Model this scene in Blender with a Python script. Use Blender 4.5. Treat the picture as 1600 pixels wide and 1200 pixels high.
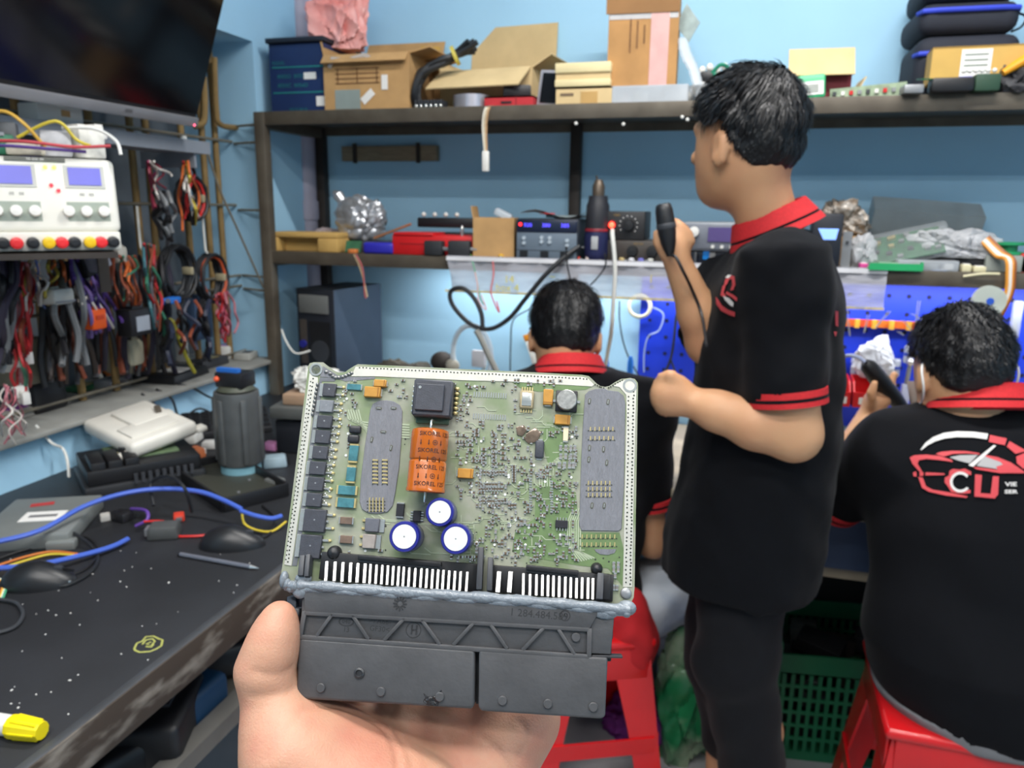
import bpy, bmesh, math, random
import numpy as np
from mathutils import Vector, Matrix, Euler
from mathutils.bvhtree import BVHTree
random.seed(7)
RA = math.radians
for o in list(bpy.data.objects): bpy.data.objects.remove(o)
COL = bpy.context.scene.collection
SC = bpy.context.scene

# ------------------------------------------------------------------ camera
CAM_H, FPX = 1.39, 1200.0
YAW, PITCH, ROLL = RA(16), RA(12.8), RA(.7)
_D = np.array([-math.sin(YAW)*math.cos(PITCH), math.cos(YAW)*math.cos(PITCH), -math.sin(PITCH)])
_R0 = np.array([math.cos(YAW), math.sin(YAW), 0.]); _U0 = np.cross(_R0, _D)
_R = math.cos(ROLL)*_R0 + math.sin(ROLL)*_U0
_U = -math.sin(ROLL)*_R0 + math.cos(ROLL)*_U0
CPOS = np.array([0., 0., CAM_H])
HF = np.array([-math.sin(YAW), math.cos(YAW), 0.])          # level heading of the camera
cam = bpy.data.cameras.new('camera'); camo = bpy.data.objects.new('camera', cam); COL.objects.link(camo)
camo.matrix_world = Matrix(((_R[0], _U[0], -_D[0], 0), (_R[1], _U[1], -_D[1], 0), (_R[2], _U[2], -_D[2], CAM_H), (0, 0, 0, 1)))
cam.sensor_width = 36; cam.lens = 36*FPX/1600; cam.clip_start = .02; cam.clip_end = 50
cam.dof.use_dof = True; cam.dof.focus_distance = .362; cam.dof.aperture_fstop = 17
SC.camera = camo
SC.view_settings.view_transform = 'Standard'; SC.view_settings.look = 'None'
SC.view_settings.gamma = 1; SC.view_settings.use_curve_mapping = False
SC.view_settings.exposure = 0.0

# ------------------------------------------------------------------ world and lamps
w = bpy.data.worlds.new('world'); SC.world = w; w.use_nodes = True
w.node_tree.nodes['Background'].inputs[0].default_value = (.85, .92, 1, 1)
w.node_tree.nodes['Background'].inputs[1].default_value = .25
TUBES = [(-.35, -.45, 2.62, 1.2), (-.15, .25, 2.62, 1.2), (.15, 1.30, 2.62, 1.2), (1.5, -.7, 2.62, 1.2)]   # ceiling tubes: x, y, z, length
TUBE_W = [21., 19., 30., 24.]
for (tx, ty, tz, tl), tw in zip(TUBES, TUBE_W):
    L = bpy.data.lights.new('tube_light', 'AREA'); L.shape = 'RECTANGLE'; L.size = tl; L.size_y = .05
    L.energy = tw; L.color = (1.0, .975, .94)
    lo = bpy.data.objects.new('tube_light', L); COL.objects.link(lo); lo.location = (tx, ty, tz-.06)

# ------------------------------------------------------------------ helpers
def ray(px, py): return _D + _R*(px-800)/FPX - _U*(py-600)/FPX
def onX(px, py, X): r = ray(px, py); return Vector(CPOS + r*(X/r[0]))
def onY(px, py, Y): r = ray(px, py); return Vector(CPOS + r*(Y/r[1]))
def onZ(px, py, Z): r = ray(px, py); return Vector(CPOS + r*((Z-CAM_H)/r[2]))
def onD(px, py, hd): r = ray(px, py); return Vector(CPOS + r*(hd/(r @ HF)))     # at level distance hd from the lens
def V(*a): return Vector(a)

def lin(c):
    out = []
    for x in c[:3]:
        x = x/255.
        out.append(x/12.92 if x <= .04045 else ((x+.055)/1.055)**2.4)
    return tuple(out)+(1,)
MATS = {}
def M(key, col=(128, 128, 128), rough=.55, metal=0., var=.10, scale=10., bump=0., bscale=80., col2=None, thr=(.35, .7), alpha=1., trans=0., emit=0., coat=0., sheen=0., stretch=None, spec=.5, sss=0.):
    if key in MATS: return MATS[key]
    m = bpy.data.materials.new(key); m.use_nodes = True; nt = m.node_tree; b = nt.nodes['Principled BSDF']
    tc = nt.nodes.new('ShaderNodeTexCoord'); src = tc.outputs['Object']
    if stretch:
        mp = nt.nodes.new('ShaderNodeMapping'); mp.inputs['Scale'].default_value = stretch; nt.links.new(src, mp.inputs[0]); src = mp.outputs[0]
    c = lin(col)
    if col2 is None:
        ca = tuple(x*(1-var) for x in c[:3])+(1,); cb = tuple(min(1, x*(1+var)) for x in c[:3])+(1,)
    else: ca, cb = c, lin(col2)
    if var or col2:
        n = nt.nodes.new('ShaderNodeTexNoise'); n.inputs['Scale'].default_value = scale; n.inputs['Detail'].default_value = 4
        r = nt.nodes.new('ShaderNodeValToRGB'); r.color_ramp.elements[0].position = thr[0]; r.color_ramp.elements[1].position = thr[1]
        r.color_ramp.elements[0].color = ca; r.color_ramp.elements[1].color = cb
        nt.links.new(src, n.inputs['Vector']); nt.links.new(n.outputs['Fac'], r.inputs[0]); nt.links.new(r.outputs[0], b.inputs['Base Color'])
        if emit: nt.links.new(r.outputs[0], b.inputs['Emission Color'])
    else:
        b.inputs['Base Color'].default_value = c; b.inputs['Emission Color'].default_value = c
    b.inputs['Roughness'].default_value = rough; b.inputs['Metallic'].default_value = metal
    b.inputs['Alpha'].default_value = alpha; b.inputs['Transmission Weight'].default_value = trans
    b.inputs['Emission Strength'].default_value = emit; b.inputs['Coat Weight'].default_value = coat
    b.inputs['Specular IOR Level'].default_value = spec
    if sheen: b.inputs['Sheen Weight'].default_value = sheen; b.inputs['Sheen Roughness'].default_value = .4
    if sss:
        b.inputs['Subsurface Weight'].default_value = sss; b.inputs['Subsurface Radius'].default_value = (.012, .005, .003); b.inputs['Subsurface Scale'].default_value = .6
    if bump:
        n2 = nt.nodes.new('ShaderNodeTexNoise'); n2.inputs['Scale'].default_value = bscale; n2.inputs['Detail'].default_value = 5
        bm = nt.nodes.new('ShaderNodeBump'); bm.inputs['Strength'].default_value = bump; bm.inputs['Distance'].default_value = .002
        nt.links.new(src, n2.inputs['Vector']); nt.links.new(n2.outputs['Fac'], bm.inputs['Height']); nt.links.new(bm.outputs[0], b.inputs['Normal'])
    MATS[key] = m
    return m

def tag(o, label=None, cat=None, group=None, kind=None):
    if label: o['label'] = label
    if cat: o['category'] = cat
    if group: o['group'] = group
    if kind: o['kind'] = kind
    return o
def thing(name, label, cat, T=None, group=None):
    o = bpy.data.objects.new(name, None); COL.objects.link(o); o.empty_display_size = .02
    if T is not None: o.matrix_basis = T
    return tag(o, label, cat, group)
def at(loc, rz=0, rx=0, ry=0): return Matrix.Translation(Vector(loc)) @ Euler((rx, ry, rz)).to_matrix().to_4x4()
def frame(o, x, y, z): return Matrix(((x[0], y[0], z[0], o[0]), (x[1], y[1], z[1], o[1]), (x[2], y[2], z[2], o[2]), (0, 0, 0, 1)))
def basis(d):
    d = Vector(d).normalized(); a = Vector((0, 0, 1)) if abs(d.z) < .9 else Vector((1, 0, 0))
    x = d.cross(a).normalized(); return x, d.cross(x).normalized()

class G:
    def __init__(s): s.v = []; s.f = []
    def add(s, v, f, T=None):
        n = len(s.v)
        s.v += [tuple(T @ Vector(p)) if T is not None else tuple(p) for p in v]
        s.f += [tuple(i+n for i in q) for q in f]; return s
    def box(s, c, d, T=None, rz=0, rx=0, ry=0, taper=1.):
        x, y, z = d[0]/2, d[1]/2, d[2]/2; t = taper
        v = [(-x, -y, -z), (x, -y, -z), (x, y, -z), (-x, y, -z), (-x*t, -y*t, z), (x*t, -y*t, z), (x*t, y*t, z), (-x*t, y*t, z)]
        A = at(c, rz, rx, ry)
        if T is not None: A = T @ A
        return s.add(v, [(0, 3, 2, 1), (4, 5, 6, 7), (0, 1, 5, 4), (1, 2, 6, 5), (2, 3, 7, 6), (3, 0, 4, 7)], A)
    def bar(s, a, b, wd, th, up=(0, 0, 1)):
        a = Vector(a); b = Vector(b); d = (b-a); L = d.length; d = d.normalized(); u = Vector(up); x = d.cross(u)
        if x.length < 1e-5: x = d.cross(Vector((1, 0, 0)))
        x.normalize(); z = x.cross(d).normalized()
        return s.box((0, 0, 0), (wd, L, th), frame((a+b)/2, x, d, z))
    def cyl(s, a, b, r, r2=None, n=12):
        a = Vector(a); b = Vector(b); r2 = r if r2 is None else r2; x, y = basis(b-a); v = []; f = []
        for i in range(n):
            t = 2*math.pi*i/n; q = x*math.cos(t)+y*math.sin(t); v.append(a+q*r); v.append(b+q*r2)
        for i in range(n):
            j = (i+1) % n; f.append((2*i, 2*j, 2*j+1, 2*i+1))
        f.append(tuple(2*i for i in range(n))[::-1]); f.append(tuple(2*i+1 for i in range(n)))
        return s.add(v, f)
    def tube(s, pts, r, n=7, closed=False, flat=1.):
        pts = [Vector(p) for p in pts]; m = len(pts); v = []; f = []; x = None
        for i, p in enumerate(pts):
            if closed: d = (pts[(i+1) % m]-pts[i-1])
            else: d = (pts[min(i+1, m-1)]-pts[max(i-1, 0)])
            if d.length < 1e-9: d = Vector((0, 0, 1))
            d.normalize()
            if x is None: x, y = basis(d)
            else:
                x = x-d*x.dot(d)
                if x.length < 1e-6: x, y = basis(d)
                x.normalize(); y = d.cross(x)
            rr = r[i] if isinstance(r, (list, tuple)) else r
            for k in range(n):
                t = 2*math.pi*k/n; v.append(p+x*(rr*math.cos(t))+y*(rr*flat*math.sin(t)))
        for i in range(m if closed else m-1):
            i2 = (i+1) % m
            for k in range(n):
                k2 = (k+1) % n; f.append((i*n+k, i*n+k2, i2*n+k2, i2*n+k))
        if not closed: f.append(tuple(range(n))[::-1]); f.append(tuple(range((m-1)*n, m*n)))
        return s.add(v, f)
    def prism(s, poly, z0, z1, T=None):
        n = len(poly); v = [(p[0], p[1], z0) for p in poly]+[(p[0], p[1], z1) for p in poly]
        f = [tuple(range(n))[::-1], tuple(range(n, 2*n))]+[(i, (i+1) % n, n+(i+1) % n, n+i) for i in range(n)]
        return s.add(v, f, T)
    def lathe(s, prof, n=16, T=None):
        v = []; f = []; m = len(prof)
        for i in range(n):
            t = 2*math.pi*i/n
            for r, z in prof: v.append((r*math.cos(t), r*math.sin(t), z))
        for i in range(n):
            j = (i+1) % n
            for k in range(m-1): f.append((i*m+k, j*m+k, j*m+k+1, i*m+k+1))
        if prof[0][0] > 1e-6: f.append(tuple(i*m for i in range(n))[::-1])
        if prof[-1][0] > 1e-6: f.append(tuple(i*m+m-1 for i in range(n)))
        return s.add(v, f, T)
    def ball(s, c, r, nu=14, nv=9, T=None):
        if not isinstance(r, (tuple, list)): r = (r, r, r)
        v = [(c[0], c[1], c[2]-r[2])]; f = []
        for j in range(1, nv):
            p = math.pi*j/nv-math.pi/2
            for i in range(nu):
                t = 2*math.pi*i/nu; v.append((c[0]+r[0]*math.cos(p)*math.cos(t), c[1]+r[1]*math.cos(p)*math.sin(t), c[2]+r[2]*math.sin(p)))
        v.append((c[0], c[1], c[2]+r[2])); e = len(v)-1
        for i in range(nu):
            k = (i+1) % nu; f.append((0, 1+k, 1+i)); f.append((e, 1+(nv-2)*nu+i, 1+(nv-2)*nu+k))
            for j in range(nv-2): f.append((1+j*nu+i, 1+j*nu+k, 1+(j+1)*nu+k, 1+(j+1)*nu+i))
        return s.add(v, f, T)
    def quad(s, a, b, c, d, th=.001):
        a, b, c, d = map(Vector, (a, b, c, d)); n = (b-a).cross(d-a).normalized()*th
        return s.add([a, b, c, d, a+n, b+n, c+n, d+n], [(3, 2, 1, 0), (4, 5, 6, 7), (0, 1, 5, 4), (1, 2, 6, 5), (2, 3, 7, 6), (3, 0, 4, 7)])
    def build(s, name, mat, parent=None, T=None, smooth=35, bevel=0, seg=2, weld=False, kind=None, label=None):
        me = bpy.data.meshes.new(name); me.from_pydata(s.v, [], s.f)
        bm = bmesh.new(); bm.from_mesh(me)
        if weld: bmesh.ops.remove_doubles(bm, verts=bm.verts, dist=1e-6)
        bmesh.ops.recalc_face_normals(bm, faces=bm.faces)
        if bevel:
            ed = [e for e in bm.edges if len(e.link_faces) == 2 and e.calc_face_angle(0) > RA(30)]
            bmesh.ops.bevel(bm, geom=ed, offset=bevel, segments=seg, affect='EDGES', profile=.5, clamp_overlap=True)
        bm.to_mesh(me); bm.free()
        if smooth:
            me.shade_smooth(); me.set_sharp_from_angle(angle=RA(smooth))
        if mat is not None: me.materials.append(mat)
        o = bpy.data.objects.new(name, me); COL.objects.link(o)
        if parent is not None: o.parent = parent
        if T is not None: o.matrix_basis = T
        if kind: o['kind'] = kind
        if label: o['label'] = label
        return o
def share(src, name, parent=None, T=None):
    o = bpy.data.objects.new(name, src.data); COL.objects.link(o)
    if parent is not None: o.parent = parent
    if T is not None: o.matrix_basis = T
    return o
def spline(pts, k=6):
    pts = [Vector(p) for p in pts]; out = []
    for i in range(len(pts)-1):
        p0 = pts[max(i-1, 0)]; p1 = pts[i]; p2 = pts[i+1]; p3 = pts[min(i+2, len(pts)-1)]
        for j in range(k):
            t = j/k; out.append(.5*((2*p1)+(p2-p0)*t+(2*p0-5*p1+4*p2-p3)*t*t+(3*p1-p0-3*p2+p3)*t**3))
    out.append(pts[-1]); return out
def text_geo(txt, size, align='CENTER', bold=0.):
    cu = bpy.data.curves.new('t', 'FONT'); cu.body = txt; cu.size = size; cu.align_x = align; cu.align_y = 'CENTER'; cu.offset = bold; cu.resolution_u = 2
    ob = bpy.data.objects.new('t', cu); COL.objects.link(ob); dg = bpy.context.evaluated_depsgraph_get()
    me = ob.evaluated_get(dg).to_mesh(); v = [tuple(p.co) for p in me.vertices]; f = [tuple(p.vertices) for p in me.polygons]
    ob.evaluated_get(dg).to_mesh_clear(); bpy.data.objects.remove(ob); bpy.data.curves.remove(cu); return v, f

# --- signed distance shapes and their surface (bodies, hands, cloth)
def nets(F, lo, h):
    S = F < 0; nx, ny, nz = F.shape
    cnt = np.zeros((nx-1, ny-1, nz-1), np.int8); cs = [(i, j, k) for i in (0, 1) for j in (0, 1) for k in (0, 1)]
    for i, j, k in cs: cnt += S[i:nx-1+i, j:ny-1+j, k:nz-1+k]
    mask = (cnt > 0) & (cnt < 8); cell = np.argwhere(mask); idx = -np.ones(mask.shape, int); idx[mask] = np.arange(len(cell))
    acc = np.zeros((len(cell), 3)); num = np.zeros(len(cell))
    for a in cs:
        for ax in range(3):
            if a[ax]: continue
            b = list(a); b[ax] = 1
            fa = F[cell[:, 0]+a[0], cell[:, 1]+a[1], cell[:, 2]+a[2]]; fb = F[cell[:, 0]+b[0], cell[:, 1]+b[1], cell[:, 2]+b[2]]
            cr = (fa < 0) != (fb < 0); t = np.where(cr, fa/np.where(cr, fa-fb, 1), 0)
            p = np.tile(np.array(a, float), (len(cell), 1)); p[:, ax] = t
            acc[cr] += p[cr]; num += cr
    vt = lo+h*(cell+acc/num[:, None]); faces = []
    for ax in range(3):
        sl0 = [slice(None)]*3; sl1 = [slice(None)]*3; sl0[ax] = slice(0, -1); sl1[ax] = slice(1, None)
        A = S[tuple(sl0)]; B = S[tuple(sl1)]; u, w_ = [(1, 2), (2, 0), (0, 1)][ax]
        e = np.argwhere(A != B); ok = (e[:, u] > 0) & (e[:, w_] > 0) & (e[:, u] < F.shape[u]-1) & (e[:, w_] < F.shape[w_]-1); e = e[ok]
        q = []
        for du, dw in ((-1, -1), (0, -1), (0, 0), (-1, 0)):
            c = e.copy(); c[:, u] += du; c[:, w_] += dw; q.append(idx[c[:, 0], c[:, 1], c[:, 2]])
        q = np.stack(q, 1); inside = A[e[:, 0], e[:, 1], e[:, 2]]; q[~inside] = q[~inside][:, ::-1]; faces.append(q)
    return vt, np.concatenate(faces)
def sdf_geo(fn, lo, hi, h):
    lo = np.array(lo, float); n = np.ceil((np.array(hi)-lo)/h).astype(int)+1
    g = np.meshgrid(*[lo[i]+h*np.arange(n[i]) for i in range(3)], indexing='ij'); P = np.stack([a.ravel() for a in g], 1)
    c = 4; nc = (n+c-1)//c+1                                      # coarse pass first, fine values only near the surface
    gc = np.meshgrid(*[lo[i]+h*c*np.arange(nc[i]) for i in range(3)], indexing='ij'); Fc = fn(np.stack([a.ravel() for a in gc], 1)).reshape(nc)
    ii = [np.minimum((np.arange(n[i])+c//2)//c, nc[i]-1) for i in range(3)]
    F = Fc[np.ix_(*ii)].ravel().copy(); near = np.flatnonzero(np.abs(F) < 4.2*h*c/2+.004)
    for i in range(0, len(near), 300000): k = near[i:i+300000]; F[k] = fn(P[k])
    return nets(F.reshape(n), lo, h)
def sdf_obj(name, fn, lo, hi, h, mat, parent=None, smooth_it=1):
    vt, fc = sdf_geo(fn, lo, hi, h)
    me = bpy.data.meshes.new(name); me.from_pydata(vt.tolist(), [], fc.tolist())
    if smooth_it:
        bm = bmesh.new(); bm.from_mesh(me)
        for _ in range(smooth_it): bmesh.ops.smooth_vert(bm, verts=bm.verts, factor=.5, use_axis_x=True, use_axis_y=True, use_axis_z=True)
        bm.to_mesh(me); bm.free()
    me.shade_smooth(); me.materials.append(mat); o = bpy.data.objects.new(name, me); COL.objects.link(o)
    if parent is not None: o.parent = parent
    return o
def cap(P, a, b, ra, rb=None):
    a = np.array(a, float); b = np.array(b, float); rb = ra if rb is None else rb; d = b-a; t = np.clip(((P-a) @ d)/max(d @ d, 1e-12), 0, 1)
    return np.linalg.norm(P-a-t[:, None]*d, axis=1)-(ra+(rb-ra)*t)
def flatcap(P, a, b, ra, rb):                                  # cone with flat ends
    a = np.array(a, float); b = np.array(b, float); d = b-a; L = np.linalg.norm(d); d = d/L; t = (P-a) @ d
    r = np.linalg.norm(P-a-t[:, None]*d, axis=1); rr = ra+(rb-ra)*np.clip(t/L, 0, 1)
    return np.maximum(r-rr, np.maximum(-t, t-L))
def ell(P, c, r, A=None):
    q = P-np.array(c, float)
    if A is not None: q = q @ A                                  # columns of A are the axes
    r = np.array(r, float); k0 = np.linalg.norm(q/r, axis=1); k1 = np.linalg.norm(q/(r*r), axis=1)
    return k0*(k0-1)/np.maximum(k1, 1e-9)
def smin(a, b, k):
    h = np.clip(.5+.5*(b-a)/k, 0, 1); return b*(1-h)+a*h-k*h*(1-h)
def wob(P, s, amp, ph=0.):                                       # cheap smooth noise
    x, y, z = P[:, 0]*s, P[:, 1]*s, P[:, 2]*s
    return amp*(np.sin(x+1.7*np.sin(y*.9+ph)+ph)*np.sin(y*1.1+1.3*np.sin(z*.8+ph*2))+.5*np.sin(2.1*z+1.9*np.sin(1.3*x+ph)))

# ------------------------------------------------------------------ shared materials
WALL = M('wall_blue', (172, 218, 246), .75, var=.04, scale=3, bump=.15, bscale=60)
STEEL = M('shelf_steel', (104, 96, 84), .5, .3, var=.18, scale=14, col2=(84, 76, 66))
BLK = M('black_plastic', (26, 26, 29), .45, var=.15)
DGR = M('dark_grey_plastic', (58, 60, 65), .5, var=.12)
WHT = M('white_plastic', (228, 226, 220), .45, var=.05)
CART = M('cardboard', (188, 148, 98), .85, var=.10, scale=18)
CART2 = M('cardboard_pale', (212, 186, 138), .85, var=.07, scale=14)
GREY = M('grey_metal', (150, 152, 155), .4, .5, var=.1)
SILV = M('bright_metal', (225, 224, 220), .28, .9, var=.06)
REDP = M('red_plastic', (205, 30, 34), .4, var=.06)
PCBG = M('pcb_green', (38, 92, 58), .5, var=.25, scale=60)

# ------------------------------------------------------------------ room
XL, YB, XR, YF, ZC = -1.36, 2.35, 2.7, -2.6, 2.75
NY0, NY1, NZ0, NZ1, NX = -.3, 2.035, .925, 1.845, -1.62          # the recess in the left wall
def struct(o): o['kind'] = 'structure'; return o
FLOOR = M('concrete', (168, 168, 170), .6, var=.10, scale=6, bump=.2, bscale=90)
struct(G().box(((XL+XR)/2-.2, (YB+YF)/2, -.05), (XR-XL+.8, YB-YF+.4, .1)).build('floor', FLOOR))
struct(G().box(((XL+XR)/2-.2, (YB+YF)/2, ZC+.05), (XR-XL+.8, YB-YF+.4, .1)).build('ceiling', M('ceiling_white', (235, 236, 236), .8, var=.02)))
struct(G().box(((XL+XR)/2, YB+.05, ZC/2), (XR-XL+.5, .1, ZC)).build('wall_back', WALL))
struct(G().box((XR+.05, (YB+YF)/2, ZC/2), (.1, YB-YF, ZC)).build('wall_right', WALL))
struct(G().box(((XL+XR)/2, YF-.05, ZC/2), (XR-XL+.5, .1, ZC)).build('wall_front', M('wall_front', (200, 205, 208), .8, var=.03)))
g = G()
xm = (XL+NX)/2; xw = XL-NX
g.box((xm, (YF+YB)/2, NZ0/2), (xw, YB-YF, NZ0)); g.box((xm, (YF+YB)/2, (NZ1+ZC)/2), (xw, YB-YF, ZC-NZ1))
g.box((xm, (NY1+YB)/2, (NZ0+NZ1)/2), (xw, YB-NY1, NZ1-NZ0)); g.box((xm, (YF+NY0)/2, (NZ0+NZ1)/2), (xw, NY0-YF, NZ1-NZ0))
struct(g.build('wall_left', WALL))
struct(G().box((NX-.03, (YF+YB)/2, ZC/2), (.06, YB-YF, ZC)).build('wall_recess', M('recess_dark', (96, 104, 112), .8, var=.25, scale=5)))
struct(G().box((xm+.015, (NY0+NY1)/2, NZ0+.006), (xw+.03, NY1-NY0, .012)).build('window_1', M('sill_cement', (150, 150, 145), .8, var=.15, scale=12), bevel=.003))
for i, (tx, ty, tz, tl) in enumerate(TUBES):
    t = thing('ceiling_lamp', ['fluorescent tube lamp on the ceiling behind the photographer', 'fluorescent tube lamp on the ceiling above the black bench', 'fluorescent tube lamp on the ceiling above the shelving', 'fluorescent tube lamp on the ceiling at the far right side'][i], 'lamp', at((tx, ty, tz)), 'ceiling tube lamps')
    G().box((0, 0, .06), (tl+.06, .07, .05)).build('housing', WHT, t, bevel=.006)
    G().cyl((-tl/2, 0, 0), (tl/2, 0, 0), .014).build('tube', M('tube_glow', (250, 252, 255), .5, var=0, emit=6), t)
    for sx in (-1, 1): G().box((sx*(tl/2+.012), 0, .012), (.024, .034, .05)).build('end_cap', WHT, t, bevel=.003)
# waste pipe in the corner
pp = onY(468, 100, YB-.06)
t = thing('wall_pipe', 'lilac grey plastic pipe running up the wall corner', 'pipe', at((pp.x, YB-.05, 0)))
PIPE = M('pipe_grey', (172, 168, 186), .5, var=.05)
G().cyl((0, 0, 0), (0, 0, ZC), .032, n=20).build('pipe', PIPE, t)
for z in (.4, 1.35, 2.3): G().cyl((0, 0, z), (0, 0, z+.06), .037, n=20).build('coupling', PIPE, t)

# ================================================================== the control unit held up to the lens
def camvec(v): return Vector(_R*v[0] - _U*v[1] + _D*v[2])
_r1 = Vector((.9970, .0551, -.0551)).normalized(); _r2 = Vector((-.0587, .9808, -.1859)); _r2 = (_r2-_r1*_r1.dot(_r2)).normalized()
_n = _r2.cross(_r1)
ET = frame(Vector(CPOS)+camvec((-.0992, -.0088, .3780)), camvec(_r1), -camvec(_r2), camvec(_n))
EI = ET.inverted(); _co = EI @ Vector(CPOS); _ei3 = EI.to_3x3()
def EL(px, py, h=0.):
    d = _ei3 @ Vector(ray(px, py)); t = (h-_co.z)/d.z; p = _co+d*t; return (p.x, p.y)
def E3(px, py, h=0.): a = EL(px, py, h); return Vector((a[0], a[1], h))
def poly(pts, h=0.): return [EL(x, y, h) for x, y in pts]
ecu = thing('engine_control_unit', 'opened engine control unit with green circuit board held up in a hand', 'control unit', ET)

PCB = M('board_mask', (152, 154, 138), .34, var=0, scale=45, col2=(124, 138, 104), thr=(.42, .62), coat=.3)
HASL = M('tinned_copper', (232, 228, 216), .34, .55, var=.05, scale=200)
BODY = M('chip_body', (62, 64, 72), .5, var=.10, scale=400, bump=.1, bscale=2000)
BODYD = M('chip_body_dark', (36, 36, 42), .45, var=.1, scale=300)
PADG = M('thermal_grey', (116, 117, 123), .6, var=.08, scale=200, bump=.25, bscale=700, stretch=(3, .6, 1))
HOLE = M('via_dark', (50, 54, 46), .7, var=0)
SOLD = M('solder', (236, 236, 230), .22, .85, var=0)
GOLD = M('gold_pad', (214, 196, 140), .35, .6, var=.1, scale=300)
TAN = M('tantalum_yellow', (184, 132, 52), .5, var=.07, scale=300)
TEAL = M('film_teal', (70, 120, 128), .25, var=.2, scale=300, coat=.4)
HOUS = M('housing_black', (72, 72, 74), .45, var=.14, scale=60, bump=.12, bscale=260)
HOUSD = M('housing_side', (48, 49, 52), .42, var=.12, scale=60)
SEAL = M('sealant_grey', (120, 128, 136), .35, var=.1, scale=120, bump=.4, bscale=420, coat=.3)

# --- board outline with its two screw holes
def ringpts(cx, cy, r, n=16, a0=0): return [(cx+r*math.cos(a0-2*math.pi*i/n), cy+r*math.sin(a0-2*math.pi*i/n)) for i in range(n+1)]
out = [(480.6, 574), (484, 567.5), (490, 566), (505, 566), (510.6, 570.6), (518, 576), (524, 580), (529, 582), (539, 581.5), (545, 577), (553, 572), (559, 569), (645, 572.5), (730, 577), (820, 581), (909, 585.6), (920, 587.5), (926, 593), (932, 599), (938, 603), (945, 604.5), (952, 603), (961, 597), (970.6, 592), (985, 590.5), (992, 592), (996.5, 598)]
bp = poly(out)
hr = EL(984, 602.5); bp.append(EL(997, 603)); bp += ringpts(hr[0], hr[1], .0023, 16, 0.0)
bp += poly([(997, 603.4), (996, 650), (994, 775), (991.5, 919), (990, 934), (984, 946), (960, 945), (700, 929), (450, 914), (438, 902), (441, 885), (456, 775)])
hl = EL(494, 577.5); bp += [EL(481, 577.9)]; bp += ringpts(hl[0], hl[1], .0021, 16, math.pi); bp += [EL(481, 577)]
board = G().prism(bp, -.0018, 0).build('circuit_board', PCB, ecu, smooth=0)
G().prism(poly([(484, 583), (489, 588), (497, 590), (497, 600), (489, 640), (471, 775), (455.5, 884), (444.5, 882), (460.5, 775)]), 0, .0003).build('ground_strip', HASL, ecu, smooth=0)
G().prism(poly([(556, 573), (645, 576), (730, 580), (820, 584), (909, 589), (918, 591), (928, 601), (925, 604), (792, 596), (730, 594.5), (586, 588), (549, 588)]), 0, .0003).build('ground_strip', HASL, ecu, smooth=0)
G().prism(poly([(958, 603), (968, 597), (976, 593.5), (990, 594.5), (994.5, 606), (993, 650), (990, 775), (987.5, 917), (973.5, 917), (976, 775), (979, 650), (978.5, 617), (968, 605)]), 0, .0003).build('ground_strip', HASL, ecu, smooth=0)
for c, r in ((hl, .0033), (hr, .0034)): G().lathe([(r, 0), (r, .0005), (.00235, .0005), (.00235, 0)], 20, Matrix.Translation((c[0], c[1], 0))).build('screw_hole_ring', SOLD, ecu)
G().prism(poly([(500, 590), (520, 590), (527, 588), (523, 596), (503, 596), (500, 640), (492, 690), (480, 775), (470, 850), (464, 884), (456.5, 884), (473, 775), (490, 650), (498, 600)]), 0, .0002).build('thermal_strip', M('thermal_strip', (100, 103, 108), .6, var=.1, scale=200), ecu, smooth=0)
G().prism(poly([(505, 572), (516, 579), (528, 587), (541, 585), (549, 589), (586, 589), (586, 592), (540, 596), (522, 590), (500, 589)]), 0, .0002).build('thermal_strip', PADG, ecu, smooth=0)
# stitching holes in the strips
g = G()
def dots(gg, a, b, n, r, h, j=.4, m=6, hh=.00012):
    for i in range(n):
        t = i/(n-1); p = EL(a[0]+(b[0]-a[0])*t+random.uniform(-j, j), a[1]+(b[1]-a[1])*t+random.uniform(-j, j), h)
        gg.cyl((p[0], p[1], h), (p[0], p[1], h+hh), r, n=m)
dots(g, (489.5, 592), (450, 878), 48, .00042, .0003); dots(g, (485.5, 596), (446.5, 874), 40, .00036, .0003)
dots(g, (562, 574.5), (917, 592), 66, .0004, .0003)
dots(g, (990, 612), (985, 912), 56, .00045, .0003, .7); dots(g, (982.5, 620), (978, 910), 46, .00042, .0003, .7)
dots(g, (930, 601.5), (943, 606), 5, .0004, .0003); dots(g, (951, 606), (972, 594), 7, .0004, .0003)
g.build('stitching_hole', HOLE, ecu, kind='stuff')
g = G()
for i in range(8): p = EL(496-i*1.1, 601+i*6.6, .0003); g.ball((p[0], p[1], .0004), (.0008, .0012, .0007), 8, 5)
for i in range(9): p = EL(510+i*5+random.uniform(-1, 1), 578+[0, 3, 7, 9, 9, 8, 6, 4, 2][i]*1.0+3, .0003); g.ball((p[0], p[1], .0003), (.0011, .0009, .0006), 8, 5)
g.build('solder_blob', M('solder_dark', (120, 120, 118), .3, .7, var=.2, scale=300), ecu, kind='stuff')

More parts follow.
